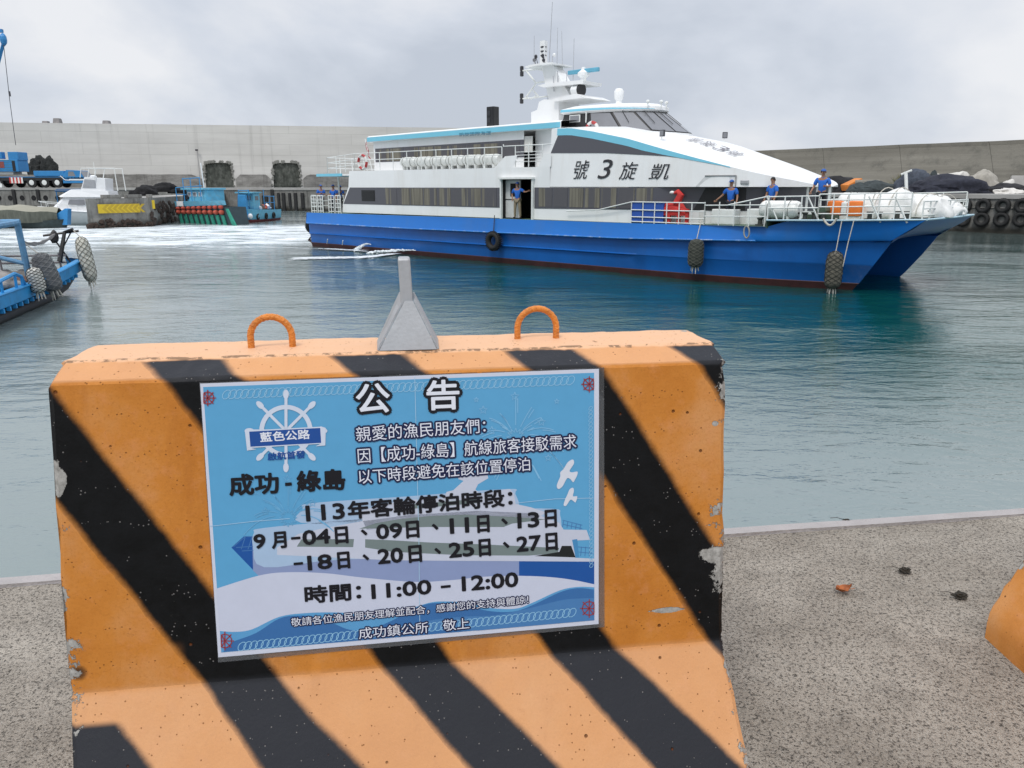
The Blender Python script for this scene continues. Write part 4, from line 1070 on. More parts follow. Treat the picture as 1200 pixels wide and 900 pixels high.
# white tarpaulin heaps at the bow
tarp_w = mat('white_tarpaulin', (.74, .74, .72), .6, var=.08, scale=2.5, bump=.9, bscale=5, dirt=(.5, .5, .46), dirt_amt=.4)
for px_, ly, d, z, sd_, lab in ((1048, 2.6, (.75, .8, .95), 2.62, 3, 'crumpled white tarpaulin bundle piled highest on the bow'), (1080, 3.3, (1.0, .95, .72), 2.65, 8, 'wide white tarpaulin bundle tied with cord on the bow'), (1099, 5.3, (.9, 1.1, .68), 2.65, 5, 'white tarpaulin bundle by the jackstaff'), (1114, 5.6, (.55, .8, .36), 2.65, 11, 'low white tarpaulin bundle at the very tip of the bow')):
    x_ = fm(px_, 240, ly)[0]; p = FW(x_, ly, z)
    t = thing('tarpaulin_bundle', lab, 'tarpaulin', p, FROT, 'white bundles on the bow')
    m = MB(); m.blob((0, 0, .1), d, sd_, .16, 1.5, 4); m.build('cover', tarp_w, t, smooth=True)
    m = MB()
    for q_ in (-.35, .3):
        pts = []
        for i in range(13):
            a = math.pi * i / 12; pts.append((q_ * d[0] + .2 * math.cos(a), d[1] * 1.03 * math.cos(a), .1 + d[2] * 1.06 * math.sin(a) * .95))
        m.tube(pts, .018, 5)
    m.build('cord', ROPE_M, t)
# blue bins and the red fabric thing behind the low rail
t = thing('storage_bin', 'row of blue plastic panels behind the low white rail', 'bin', FW(25.0, .17, 2.21), FROT)
bl2 = mat('bin_blue', (.02, .085, .38), .5, var=.1)
for i, x in enumerate((-.6, -.05, .45)):
    m = MB(); m.box((x, 0, .42), (.5, .12, .84), bev=.02); m.build('panel', bl2, t)
t = thing('red_cover', 'red cloth cover with a pointed hood over deck gear behind the rail', 'cover', FW(26.1, .27, 2.21), FROT)
rdm_ = mat('red_cloth', (.52, .03, .025), .75, var=.15, scale=4, bump=.8, bscale=8)
m = MB(); m.blob((0, 0, .42), (.72, .16, .45), 4, .12, 2, 3); m.build('cloth', rdm_, t, smooth=True)
m = MB(); m.tube([(.1, 0, .8), (.28, 0, 1.18), (.15, -.02, 1.3), (-.02, -.03, 1.24)], [.16, .15, .11, .05], 10); m.build('hood', rdm_, t, smooth=True)
m = MB(); m.blob((-.1, -.04, 1.26), (.12, .1, .07), 3, .1, 2, 2, False); m.build('hood_tip', rail_m, t)
for x in (-.62, -.15, .3, .68):
    m = MB(); m.box((x, -.10, .32), (.13, .1, .62)); m.build('leg_cover', rdm_, t)
# lifebuoys
ring_r = mat('lifebuoy_red', (.42, .04, .04), .5); ring_w = mat('lifebuoy_white', (.7, .7, .68), .5)
def lifebuoy(label, p, rot, r=.36):
    t = thing('lifebuoy', label, 'lifebuoy', p, rot, 'lifebuoys on the ferry')
    for q_ in range(8):
        rows = []
        for i in range(5):
            a = 2 * math.pi * (q_ + i / 4) / 8; rows.append([Vector(((r + .075 * math.cos(b)) * math.cos(a), .075 * math.sin(b), (r + .075 * math.cos(b)) * math.sin(a))) for b in [2 * math.pi * j / 8 for j in range(8)]])
        m = MB(); m.grid(rows, close=True); m.build('red_segment' if q_ % 2 else 'white_segment', ring_r if q_ % 2 else ring_w, t, smooth=True)
    return t
x_, z_ = fm(425.5, 190, .38); lifebuoy('red and white lifebuoy on the aft upper-deck railing', FW(x_, .34, z_), FROT, .38)
x_, z_ = fm(694.5, 151, 1.9); lifebuoy('red lifebuoy half sunk behind the rail below the wheelhouse windows', FW(x_, 1.85, z_ - .02), FROT, .30)
# floodlights on the nose roof
for px_, ly, lab, tilt in ((775, 1.35, 'floodlight on the nose roof nearest the wheelhouse', -.2), (848, 5.5, 'floodlight standing at the far edge of the nose roof', .5)):
    x_ = fm(px_, 170, ly)[0]; p = nose_pt(x_, min(ly, B2)) if ly < B2 else nose_pt(x_, 2 * B2 - ly)
    t = thing('floodlight', lab, 'floodlight', FW(x_, ly, p.z - .02), FROT + tilt, 'floodlights on the ferry roof')
    t.scale = (.62,) * 3; m = MB(); m.tube([(0, 0, 0), (0, 0, .25)], .04, 6); m.build('bracket', rail_m, t)
    m = MB(); m.box((.05, 0, .5), (.36, .16, .44), rot=.3, bev=.03); m.build('housing', lamp_m, t)
    m = MB(); m.box((.05, -.086, .5), (.28, .012, .34), rot=.3); m.build('lens', glass_m, t)
# flag at the stern
x_, z_ = fm(428, 172, 1.6); t = thing('flag', 'small red flag furled on a slanting staff at the stern', 'flag', FW(x_, 1.8, 4.5), FROT)
m = MB(); m.tube([(.35, 0, 0), (-.25, 0, 2.0)], .025, 6); m.build('staff', rail_m, t)
m = MB(); m.grid([[Vector((lerp(-.25, .05, i / 8) + .12 * j / 3 + .03 * math.sin(i * 1.3 + j), .06 * math.sin(i + j * 2), lerp(1.9, 1.0, i / 8) - .2 * j / 3)) for j in range(4)] for i in range(9)]); m.build('cloth', mat('flag_red', (.35, .02, .03), .8), t, smooth=True)
# tyres, fenders and hanging lines on the ferry's side
def tyre(label, p, rot, r=.42, group='tyres hung on the ferry', line=None, axis_rot=0):
    t = thing('tyre_fender', label, 'tyre', p, rot, group)
    m = MB(); M = Matrix.Rotation(axis_rot, 3, 'Z')
    m.torus((0, 0, 0), r * .72, r * .29, 'Y', 28, 10, M, 1.05); m.build('tyre', tyre_m, t, smooth=True)
    m = MB()
    for i in range(28):
        a = 2 * math.pi * i / 28; c_ = Vector((math.cos(a) * r, 0, math.sin(a) * r)); 
        m.tube([M @ (c_ + Vector((0, -.12, 0))), M @ (c_ + Vector((0, .12, 0)))], .022, 4)
    m.build('tread', tyre_m, t)
    if line: m = MB(); m.tube([(0, 0, r * .7), (0, line[0], line[1])], .02, 5); m.build('rope', mat('dark_rope', (.05, .045, .04), .9), t)
    return t
x_, z_ = fm(577.5, 282.5, -.2); tyre('tyre hung by a rope below the boarding door', FW(x_, -.16, z_), FROT, .47, line=(.1, 1.25))
tyre('tyre at the stern corner just above the water wash', FW(-.52, .5, 1.25), FROT + R(70), .45)
def fender(label, p, rot, L, r, col, group, line=None, net=True, tilt=0, nred=0, netcol=(.05, .05, .045), rope2=None):
    t = thing('net_fender', label, 'fender', p, rot, group); t.rotation_euler = (0, tilt, rot)
    cm = mat('fender_%d_%d' % (int(col[0] * 99), int(col[2] * 99)), col, .9, var=.3, scale=7, bump=.9, bscale=18)
    m = MB(); prof = [(.03, -L / 2)]
    for i in range(13):
        a = -1 + 2 * i / 12; s_ = (1 - abs(a) ** 5) ** .5 * (1 - .05 * math.sin(i * 2.1)); prof.append((max(.04, r * s_), a * L / 2 * .985))
    prof.append((.03, L / 2)); m.lathe(prof, 16); bb = m.build('core', cm, t, smooth=True)
    if net:
        m = MB(); n = 7; turns = 1.35
        for s in (1, -1):
            for q_ in range(n):
                pts = []
                for i in range(22):
                    a = -1 + 2 * i / 21; rr = max(.03, r * (1 - abs(a * .99) ** 5) ** .5) + .012; th = 2 * math.pi * q_ / n + s * turns * a * math.pi * .9
                    pts.append((rr * math.cos(th), rr * math.sin(th), a * L / 2 * .985))
                m.tube(pts, .008, 4)
        m.build('netting', mat('net_%d' % int(netcol[0] * 99), netcol, .9, var=.2), t)
    m = MB()
    for i in range(7):
        a = i * .9; m.tube([(.4 * r * math.cos(a), .4 * r * math.sin(a), -L / 2 + .05), (.55 * r * math.cos(a), .55 * r * math.sin(a), -L / 2 - rnd.uniform(.1, .28))], [.03, .012], 5)
    m.build('frayed_end', ROPE_M, t)
    if line: m = MB(); m.tube([(0, 0, L / 2 - .03), Vector(line)], .018, 5); m.build('rope', ROPE_M, t)
    return t
x_, z_ = fm(816, 297, -.3); fender('dark netted fender hanging mid-way along the ferry bow, clear of the water', FW(x_, -.34, z_), FROT, 1.15, .30, (.05, .055, .045), 'net fenders hung on the ferry', line=(0, .3, 1.35), netcol=(.13, .13, .11))
x_, z_ = fm(977, 317, .1); fender('brown netted fender hanging near the ferry stem and touching the water', FW(x_, .12, z_), FROT, 1.4, .29, (.13, .12, .095), 'net fenders hung on the ferry', line=(0, .3, 1.9), netcol=(.03, .03, .028))
# ropes over the side
def rope_thing(label, pts, r=.022, m_=None):
    o = FW(*pts[0]); t = MB(); t.tube([FW(*p) - o for p in pts], r, 6); return tag(t.build('rope', m_ or ROPE_M, loc=o), label, 'rope', 'ropes over the ferry side')
a = fm(1001, 258, .3); b = fm(990, 312, .3)
rope_thing('thin white rope running from the bow deck down beside the brown fender', [(a[0], .28, a[1]), (a[0] - .1, .22, lerp(a[1], b[1], .5)), (b[0], .1, b[1])], .018)
a = fm(968, 258, .3); pts = []
for i in range(13):
    s_ = i / 12; x_, z_ = fm(965 + 16 * s_, 256 + 8 * math.sin(math.pi * s_), .2); pts.append((x_, .16, z_))
rope_thing('white rope loop sagging over the bow edge below the capped man', pts, .04)
pts = []
for i in range(17):
    s_ = 2 * math.pi * i / 16; x_, z_ = fm(874.5 + 3.2 * math.sin(s_), 272 - 7 * math.cos(s_) , -.2); pts.append((x_, -.17, z_))
rope_thing('grey mooring rope loop hanging below the low rail', pts, .03, mat('grey_rope', (.3, .3, .28), .9))
# side discharge: a white jet and its foam trail on the water
foam_m = mat('foam_white', (.80, .84, .86), .7, var=.06, scale=4, bump=.6)
m = MB(); rr = random.Random(3)
x_, z_ = fm(487, 293.5, .1)
def spray(p0, p1, top, n, r0, sprd):
    for i in range(n):
        s_ = rr.random() ** .8; c_ = p0.lerp(p1, s_); c_.z = lerp(p0.z, 0, s_ ** 1.5) + top * 4 * s_ * (1 - s_) + rr.gauss(0, sprd * (.3 + s_)) * .6
        c_ += Vector((rr.gauss(0, sprd), rr.gauss(0, sprd), 0)) * (.25 + s_); q_ = r0 * rr.uniform(.3, 1) * (.6 + .9 * s_)
        m.blob((c_.x, c_.y, max(.02, c_.z)), (q_ * rr.uniform(1, 2.2), q_, q_ * rr.uniform(.6, 1.1)), i, .3, 2, 1, False, rot=FROT)
spray(FW(x_, .1, z_), FW(x_ - 3.0, -.85, 0), .03, 420, .055, .05)
x2, z2 = fm(434, 289, .1)
spray(FW(x2, .1, .42), FW(x2 - .75, -.4, 0), .10, 160, .055, .05)
tag(m.build('water_jet', foam_m, smooth=True), 'white jet of cooling water spurting from the side of the hull', 'water jet', kind='stuff')
m = MB()
def patch(p0, p1, w0, w1, n):
    p0, p1 = Vector(p0), Vector(p1); d = (p1 - p0); L = d.length; d.normalize(); nn = Vector((-d.y, d.x, 0))
    for i in range(n):
        s_ = rr.random(); c_ = p0 + d * (s_ * L) + nn * rr.gauss(0, lerp(w0, w1, s_)); l_ = rr.uniform(.08, .5); w_ = rr.uniform(.02, .075); a_ = rr.gauss(0, .25); dd = (d * math.cos(a_) + nn * math.sin(a_)); n2 = Vector((-dd.y, dd.x, 0)); o = []
        for j in range(8):
            t_ = 2 * math.pi * j / 8; p = c_ + dd * (l_ * math.cos(t_) * rr.uniform(.6, 1)) + n2 * (w_ * math.sin(t_) * rr.uniform(.5, 1.2)); o.append(Vector((p.x, p.y, .05 + swell(p.x, p.y) + i * 2e-5)))
        m.add(o, [tuple(range(8))])
pz = lambda x, y: at_z(x, y, 0)
patch(pz(464, 298.5), pz(425, 302.5), .10, .20, 260); patch(pz(425, 302.5), pz(345, 303.5), .22, .34, 300); patch(pz(430, 294.5), pz(378, 292.5), .12, .12, 150); patch(pz(372, 292), pz(430, 296), .1, .1, 60)
tag(m.build('foam', foam_m), kind='stuff')

# ================================================================== LEFT SIDE OF THE HARBOUR
def line_pt(A, B, px_, py_=235):                    # where a photo column meets a vertical face given by its foot line
    A = Vector(A); B = Vector(B); d = B - A; r = ray(px_, py_); d2 = Vector((r.x, r.y))
    t = (A.x * d.y - A.y * d.x) / (d2.x * d.y - d2.y * d.x); p = d2 * t
    return Vector((p.x, p.y, CAMP.z + r.z * t))
rub_m = mat('fender_rubber', (.02, .02, .02), .8, var=.3)
left_rot = math.atan2(L1.y - L0.y, L1.x - L0.x); left_n = Vector(((L1 - L0).y, -(L1 - L0).x)).normalized()
quay_left = bpy.data.objects['quay.001'] if 'quay.001' in bpy.data.objects else None
for row, yy in ((0, 232), (1, 244)):
    for px_ in (-1, 12, 26, 39.5, 53.5, 67.5):
        p = line_pt(L0, L1, px_ + (3 if row else 0), yy); mm = MB()
        mm.lathe([(.44, -.05), (.40, .03), (.36, .03), (.36, .0), (.34, .0)], 16, Matrix.Translation((p.x + left_n.x * .03, p.y + left_n.y * .03, p.z)) @ Matrix.Rotation(left_rot, 4, 'Z') @ Matrix.Rotation(R(90), 4, 'X'))
        mm.build('drain_hole', dark_m, quay_left)
for px_, y0, y1, w_ in ((17.5, 222, 241, .55), (45.5, 222, 237, .55), (311, 229, 240, .9), (320, 222, 247, .5), (327, 226, 243, .4), (333, 226, 250, .5), (340, 226, 243, .4), (347, 226, 250, .5), (355, 226, 244, .5)):
    a = line_pt(L0, L1, px_, y0); b = line_pt(L0, L1, px_, y1); mm = MB()
    mm.box(((a.x + b.x) / 2 + left_n.x * .12, (a.y + b.y) / 2 + left_n.y * .12, (a.z + b.z) / 2), (w_, .3, abs(a.z - b.z)), rot=left_rot, bev=.05)
    tag(mm.build('quay_fender', rub_m), {17.5: 'black vertical rubber fender between the round holes below the crane, left one', 45.5: 'black vertical rubber fender between the round holes below the crane, right one'}.get(px_, 'dark vertical rubber fender on the far quay between the blue fishing boats and the ferry'), 'fender', 'vertical fenders on the far quay')
# truck crane
cb = mat('crane_blue', (.03, .22, .50), .45, var=.1, scale=2)
cx = at_y(2, 217, 134).x
T = thing('truck_crane', 'blue truck-mounted crane parked on the far quay below the pale sea wall', 'crane', (cx, 134.0, LZ), R(-3))
PXM = .1495                                         # metres per photo pixel out there
m = MB(); m.box((5.6, 0, 1.42), (19.2, 2.6, .55)); m.box((6.0, 0, .95), (17.5, 1.6, .5)); ch = m.build('chassis', mat('chassis_black', (.02, .02, .022), .6), T)
for x in (-2.6, .4, 2.6, 6.2, 8.4, 10.6):
    for y in (-1.15, 1.15):
        if x == 2.6 and y < 0: continue
        m = MB(); m.lathe([(.5, -.22), (.80, -.20), (.83, -.1), (.83, .1), (.80, .2), (.5, .22)], 20, Matrix.Translation((x, y, .83)) @ Matrix.Rotation(R(90), 4, 'X')); wh_ = m.build('wheel', tyre_m, T, smooth=True)
        m = MB(); m.lathe([(.05, -.26), (.2, -.27), (.42, -.235), (.44, -.2)], 14, Matrix.Translation((x, y * 1.0, .83)) @ Matrix.Rotation(R(90) if y < 0 else R(-90), 4, 'X') @ Matrix.Diagonal((1, 1, -1, 1))); m.build('rim', rail_m, wh_)
m = MB()
m.prism([(11.6, -1.3, .75), (15.2, -1.3, .75), (15.3, -1.3, 1.5), (14.6, -1.3, 2.75), (12.4, -1.3, 2.85), (11.7, -1.3, 2.0)], (0, 2.6, 0)); cbd = m.build('cab', cb, T)
m = MB(); m.add([(12.6, -1.315, 1.85), (13.9, -1.315, 1.85), (13.6, -1.315, 2.6), (12.75, -1.315, 2.62)], [(0, 1, 2, 3)]); m.build('side_window', glass_m, cbd)
m = MB(); m.add([(15.28, -1.2, 1.62), (15.28, 1.2, 1.62), (14.68, 1.2, 2.68), (14.68, -1.2, 2.68)], [(0, 1, 2, 3)]); m.build('windscreen', glass_m, cbd)
m = MB(); m.box((14.0, -1.32, 1.3), (2.6, .03, .22)); m.tube([(11.3, -1.33, 1.9), (12.0, -1.33, 1.25), (12.8, -1.33, 1.2)], .07, 5); m.build('stripe', white, cbd)
m = MB(); m.box((9.2, 0, 2.3), (5.2, 2.2, .85), bev=.06); m.box((6, -1.3, 1.73), (11, .06, .1)); m.build('deck_box', cb, T)
m = MB(); m.box((.6, 0, 3.55), (7.4, 2.7, 1.9), bev=.08); m.box((3.6, 0, 5.1), (1.7, 2.5, 1.3), bev=.06); m.box((-1.0, -.8, 5.2), (5.4, .9, 1.1), bev=.05); up_ = m.build('superstructure', cb, T)
m = MB()
for z in (2.9, 3.3, 3.7, 4.1, 4.4): m.box((1.0, -1.37, z), (5.6, .03, .07))
m.build('grille', mat('crane_teal', (.06, .22, .27), .5), up_)
m = MB(); m.box((1.3, -1.38, 3.7), (1.3, .04, 1.0)); m.build('panel', mat('crane_red', (.25, .06, .05), .5, var=.3, scale=6), up_)
m = MB(); m.box((3.6, -1.38, 3.5), (.5, .04, 1.6)); m.build('panel', chassis_d if False else black_m, up_)
m = MB(); m.box((.6, 0, 2.4), (5, 2.2, .5)); m.build('turntable', mat('pale_grey', (.5, .5, .48), .6), T)
m = MB()
for i in range(8):
    m.cur = i % 2; m.box((2.6 + i * .29, -1.36, 1.2), (.29, .04, .95))
m.build('striped_plate', [mat('plate_red', (.5, .05, .04), .5), mat('plate_white', (.75, .75, .72), .5)], T)
m = MB(); m.box((.9, -1.3, .35), (.5, .5, .7)); m.box((.9, -1.6, .1), (1.1, 1.0, .15)); m.build('outrigger', rail_m, T)
# raised boom with its head and hoist line
bt = at_y(-1.5, 47, 132.5); bt = Vector((bt.x - cx, 0, bt.z - LZ)); bb_ = Vector((-4.5, .5, 5.2))
m = MB(); m.tube([bb_, bt], [.5, .3], 4); m.build('boom', cb, T)
m = MB(); m.blob(bt + Vector((.1, -.2, .2)), (.55, .5, 1.0), 2, .12, 2, 2, False); m.box(bt + Vector((-.3, 0, 1.6)), (.7, .5, .5)); m.build('boom_head', cb, T)
m = MB(); m.tube([bt + Vector((.3, -.6, -.6)), bt + Vector((-.1, -.6, -9)), bt + Vector((-.25, -.6, -16))], .05, 5); m.box(bt + Vector((.05, -.6, -8)), (.22, .2, .8)); m.build('hoist_line', mat('wire_dark', (.06, .06, .07), .6), T)
# dark net heap behind it, tetrapods on the wall, lamp pole
bn = mat('dark_net', (.028, .03, .028), 1, var=.7, scale=3, bump=1, bscale=8)
def heap(name, label, cat, loc, parts, m_, group=None, sub=4, rot=0, amp=.16):
    t = MB()
    for i, (c_, d_) in enumerate(parts): t.blob(c_, d_, i * 3 + len(label), amp, 1.7, sub)
    return tag(t.build(name, m_, loc=loc, smooth=True, rot=(0, 0, rot)), label, cat, group)
p = at_y(48, 203, 140); heap('net_heap', 'tall dark net heap against the sea wall behind the truck crane', 'net heap', (p.x, 141, LZ), [((-1, 0, 2.6), (1.6, 1.2, 2.6)), ((1, 0, 2.7), (1.5, 1.2, 2.5)), ((0, .2, 1), (2.4, 1.2, 1.4))], bn, amp=.3)
tet_m = mat('tetrapod_concrete', (.27, .255, .25), .95, var=.2, scale=1, bump=.5)
for px_, y0, y1, w_, lab in ((40, 144, 140, 8, 'low concrete block showing over the sea wall, leftmost'), (53, 144, 136.5, 9, 'tallest concrete block showing over the sea wall'), (107.5, 144, 138.5, 9, 'lone concrete block showing over the sea wall, right of the other two')):
    a = at_y(px_, y0, 150); b = at_y(px_, y1, 150); h_ = b.z - a.z; s_ = w_ * .165
    mm = MB(); mm.box((0, 0, h_ / 2 - .3), (s_, s_, h_ + .6), taper=.72, bev=.12)
    for q_ in range(3): a_ = q_ * 2.1 + px_; mm.tube([(0, 0, h_ * .4 - .2), (math.cos(a_) * s_ * .62, math.sin(a_) * s_ * .62, -.3)], [s_ * .3, s_ * .24], 8)
    tag(mm.build('concrete_block', tet_m, loc=(a.x, 153.6 + (a.x + 90) * .163, 15.2)), lab, 'concrete block', 'blocks on top of the sea wall')
a = line_pt(WA, WB, 235.5, 205); top = line_pt(WA, WB, 234.5, 176)
t = thing('lamp_pole', 'slim pole with a small dark lamp head standing against the sea wall', 'lamp pole', (a.x, a.y - .6, LZ))
m = MB(); m.tube([(0, 0, 0), (-.05, 0, top.z - LZ)], .07, 6); m.build('pole', mat('pole_grey', (.3, .3, .3), .6), t)
m = MB(); m.box((-.15, 0, top.z - LZ), (.5, .25, .3), bev=.05); m.build('lamp_head', lamp_m, t)
# finger pier with the chevron board
pier_m = quay_m
t = thing('concrete_pier', 'weathered concrete finger pier carrying the yellow chevron board', 'pier', (0, 0, 0))
poly = [(-38.6, 71.4), (-34.9, 76.0), (-37.8, 90), (-46, 127), (-50, 127), (-41.6, 90), (-38.9, 76)]
m = MB(); n = len(poly); 
for i in range(n):
    a, b = Vector(poly[i]), Vector(poly[(i + 1) % n]); N = 14; rows = []
    for j in range(N + 1):
        q_ = a.lerp(b, j / N); rows.append([Vector((q_.x + .09 * noise.noise(Vector((q_.x * 2, q_.y * 2, z * 3))), q_.y + .09 * noise.noise(Vector((q_.y * 2, q_.x * 2, z * 3 + 5))), z)) for z in (-.6, .0, .3, .6, .9, 1.3, 2.2, 2.66)])
    m.grid(rows)
m.build('pier_body', pier_m, t)
m = MB(); m.add([(x, y, 2.67) for x, y in poly], [tuple(range(n))]); m.build('pier_top', top_m, t)
crust = mat('barnacle_crust', (.05, .035, .028), 1, var=.7, scale=5, bump=1, bscale=14)
m = MB(); rr = random.Random(5)
for i in range(60):
    s_ = rr.random(); q_ = Vector(poly[0]).lerp(Vector(poly[1]), s_); m.blob((q_.x, q_.y, rr.uniform(0, .75) * (.4 + .6 * math.sin(math.pi * min(1, s_ * 1.2)))), (.28, .16, .2), i, .3, 2.5, 1, False)
for i in range(60):
    s_ = rr.random(); q_ = Vector(poly[1]).lerp(Vector(poly[2]), s_); m.blob((q_.x + .05, q_.y, rr.uniform(0, 2.1)), (.14, .4, .3), i, .35, 2.5, 1, False)
m.build('barnacles', crust, t, smooth=True)
m = MB(); 
for (x, y, w_) in ((-37.6, 73.3, 1.7), (-36.3, 74.9, 1.5), (-35.4, 76.3, .4)): m.box((x + .2, y + .4, 2.83), (w_, .5, .32), rot=R(51), bev=.04)
m.build('kerb_block', quay_m, t)
pd = (Vector(poly[1]) - Vector(poly[0])).normalized(); pr = math.atan2(pd.y, pd.x); pn = Vector((pd.y, -pd.x))
A_ = line_pt(poly[0], poly[1], 114, 244); B_ = line_pt(poly[0], poly[1], 163, 244); zt = line_pt(poly[0], poly[1], 138, 239).z; zb = line_pt(poly[0], poly[1], 138, 249.5).z
ww = (Vector((B_.x, B_.y)) - Vector((A_.x, A_.y))).length
t = thing('chevron_board', 'yellow chevron board fixed to the end of the weathered pier', 'sign', (A_.x + pn.x * .18, A_.y + pn.y * .18, (zt + zb) / 2), pr)
ye = mat('board_yellow', (.62, .44, .02), .6, var=.08, scale=2, dirt=(.35, .25, .04), dirt_amt=.4)
m = MB(); m.box((ww / 2, .04, 0), (ww, .06, zt - zb)); m.build('plate', ye, t)
yd = mat('board_chevron', (.46, .31, .02), .6)
hh_ = (zt - zb) / 2 * .96
for i in range(8):
    x = .35 + i * ww / 8.2; mm = MB(); mm.add([(x, .006, 0), (x + .42, .006, hh_), (x + .72, .006, hh_), (x + .3, .006, 0), (x + .72, .006, -hh_), (x + .42, .006, -hh_)], [(0, 1, 2, 3), (0, 3, 4, 5)]); mm.build('chevron', yd, t)
a = line_pt(poly[0], poly[1], 179, 241); m = MB(); m.box((a.x + pn.x * .16, a.y + pn.y * .16, 2.05), (.22, .1, .8), rot=pr); tag(m.build('marker_plate', ye), 'narrow yellow marker at the right corner of the pier end', 'sign')
for px_, Y_, parts, lab in ((172, 83, [((0, 0, .35), (1.25, .9, .85)), ((-1.1, .2, .2), (.9, .8, .5))], 'smaller black net heap on the pier top beside the white boat'), (197, 88, [((-.3, 0, .6), (1.5, 1.0, .85)), ((1.0, .3, .4), (1.1, .9, .55))], 'rounded black net heap on the pier top, larger and farther right')):
    p = at_y(px_, 233, Y_); heap('net_heap', lab, 'net heap', (p.x, Y_, 2.67), parts, mat('black_net', (.012, .012, .013), 1, var=.5, scale=4, bump=1, bscale=9), 'net heaps on the pier')
# ---- boats
def boat_hull(L, Wd, fb0, fb1, sect, bow_rake=.8, N=18, full=.75):
    """rows of section points from the stern (x=0) to the bow (x=L); sect = list of (fraction of beam, fraction of height)"""
    rows = []
    for i in range(N + 1):
        s_ = i / N; w_ = Wd / 2 * (1 if s_ < full else max(.015, (1 - ((s_ - full) / (1 - full)) ** 2.0))) * (.86 + .14 * min(1, s_ * 4)); fb = lerp(fb0, fb1, s_ ** 2)
        row = []
        for bf, hf in sect: row.append(Vector((L * s_ - (1 - hf) * bow_rake * s_ ** 3, w_ * bf, -.35 + (fb + .35) * hf)))
        rows.append(row)
    return rows
def both(mb, rows):
    mb.grid(rows); mb.grid([[Vector((p.x, -p.y, p.z)) for p in r] for r in rows])
bw = mat('boat_white', (.78, .79, .80), .35, var=.05, scale=1)
bx_ = at_y(80, 250, 79.5)
t = thing('motor_boat', 'white motor cruiser with a radar arch moored beside the pier', 'boat', (-39.6, 80.6, 0), R(186))
rows = boat_hull(8.4, 2.9, 1.2, 1.75, [(0, 0), (.55, .05), (.9, .35), (1, 1)], 1.3)
m = MB(); both(m, rows); m.add([p for p in rows[0]] + [Vector((p.x, -p.y, p.z)) for p in reversed(rows[0])], [tuple(range(8))]); m.build('hull', mat('boat_hull_grey', (.50, .53, .54), .4, var=.06), t, smooth=True, angle=50)
m = MB(); m.grid([[Vector((r[3].x, r[3].y, r[3].z - .03)), Vector((r[3].x, -r[3].y, r[3].z - .03))] for r in rows]); m.build('deck', bw, t)
m = MB()
for s in (1, -1): m.tube([Vector((r[3].x, s * r[3].y, r[3].z)) for r in rows], .06, 6)
m.build('gunwale', bw, t)
def loftbox(mb, lo, hi): mb.grid([lo, hi], close=True); mb.add(hi, [tuple(range(len(hi)))])
m = MB(); loftbox(m, [Vector(p) for p in ((1.2, -1.15, 1.2), (1.2, 1.15, 1.2), (6.6, .75, 1.4), (7.2, 0, 1.5), (6.6, -.75, 1.4))], [Vector(p) for p in ((1.2, -1.1, 2.75), (1.2, 1.1, 2.75), (5.2, .85, 2.75), (5.8, 0, 2.7), (5.2, -.85, 2.75))]); m.build('cabin', bw, t)
m = MB(); loftbox(m, [Vector(p) for p in ((.9, -1.3, 2.7), (.9, 1.3, 2.7), (5.6, 1.0, 2.7), (6.3, 0, 2.75), (5.6, -1.0, 2.7))], [Vector(p) for p in ((1.0, -1.2, 3.3), (1.0, 1.2, 3.3), (4.6, .85, 3.45), (5.1, 0, 3.4), (4.6, -.85, 3.45))]); m.build('bridge_deck', bw, t)
m = MB(); loftbox(m, [Vector(p) for p in ((1.3, -1.0, 3.3), (1.3, 1.0, 3.3), (3.7, .9, 3.4), (4.0, 0, 3.4), (3.7, -.9, 3.4))], [Vector(p) for p in ((1.2, -1.0, 4.5), (1.2, 1.0, 4.5), (3.2, .85, 4.65), (3.5, 0, 4.65), (3.2, -.85, 4.65))]); m.build('flybridge', bw, t)
for s in (1, -1):
    m = MB(); m.add([(3.5, s * .93, 3.6), (2.2, s * 1.0, 3.6), (2.2, s * 1.0, 4.35), (3.2, s * .9, 4.45)], [(0, 1, 2, 3)]); m.build('window', mat('cabin_shade', (.33, .34, .36), .4), t)
    m = MB(); m.add([(5.1, s * .96, 1.95), (3.4, s * 1.08, 1.95), (3.4, s * 1.07, 2.45), (4.9, s * .93, 2.45)], [(0, 1, 2, 3)]); m.build('window', glass_m, t)
m = MB()
for s in (1, -1): m.tube([(2.2, s * 1.05, 4.4), (1.9, s * 1.05, 5.5), (.2, s * 1.05, 5.5), (0.1, s * 1.05, 3.3)], .05, 6); m.tube([(3.6, s * .9, 4.6), (3.4, s * .9, 5.5), (1.9, s * 1.05, 5.5)], .04, 6)
m.tube([(3.4, -.9, 5.5), (3.4, .9, 5.5)], .04, 6); m.tube([(1.9, -1.05, 5.5), (1.9, 1.05, 5.5)], .04, 6); m.tube([(2.5, 0, 4.6), (2.5, 0, 6.1)], .03, 5); m.build('radar_arch', rail_m, t)
m = MB(); m.lathe([(.3, 4.62), (.32, 4.75), (.15, 4.85)], 12, Matrix.Translation((2.7, 0, 0))); m.build('radar_dome', bw, t)
m = MB(); pts = [Vector((r[3].x - .1, r[3].y * .9, r[3].z + .55)) for r in rows[9:]]
for s in (1, -1):
    m.tube([Vector((p.x, p.y * s, p.z)) for p in pts], .025, 5)
    for p in pts[::2]: m.tube([Vector((p.x, p.y * s, p.z)), Vector((p.x, p.y * s, p.z - .6))], .02, 5)
m.build('bow_rail', rail_m, t)
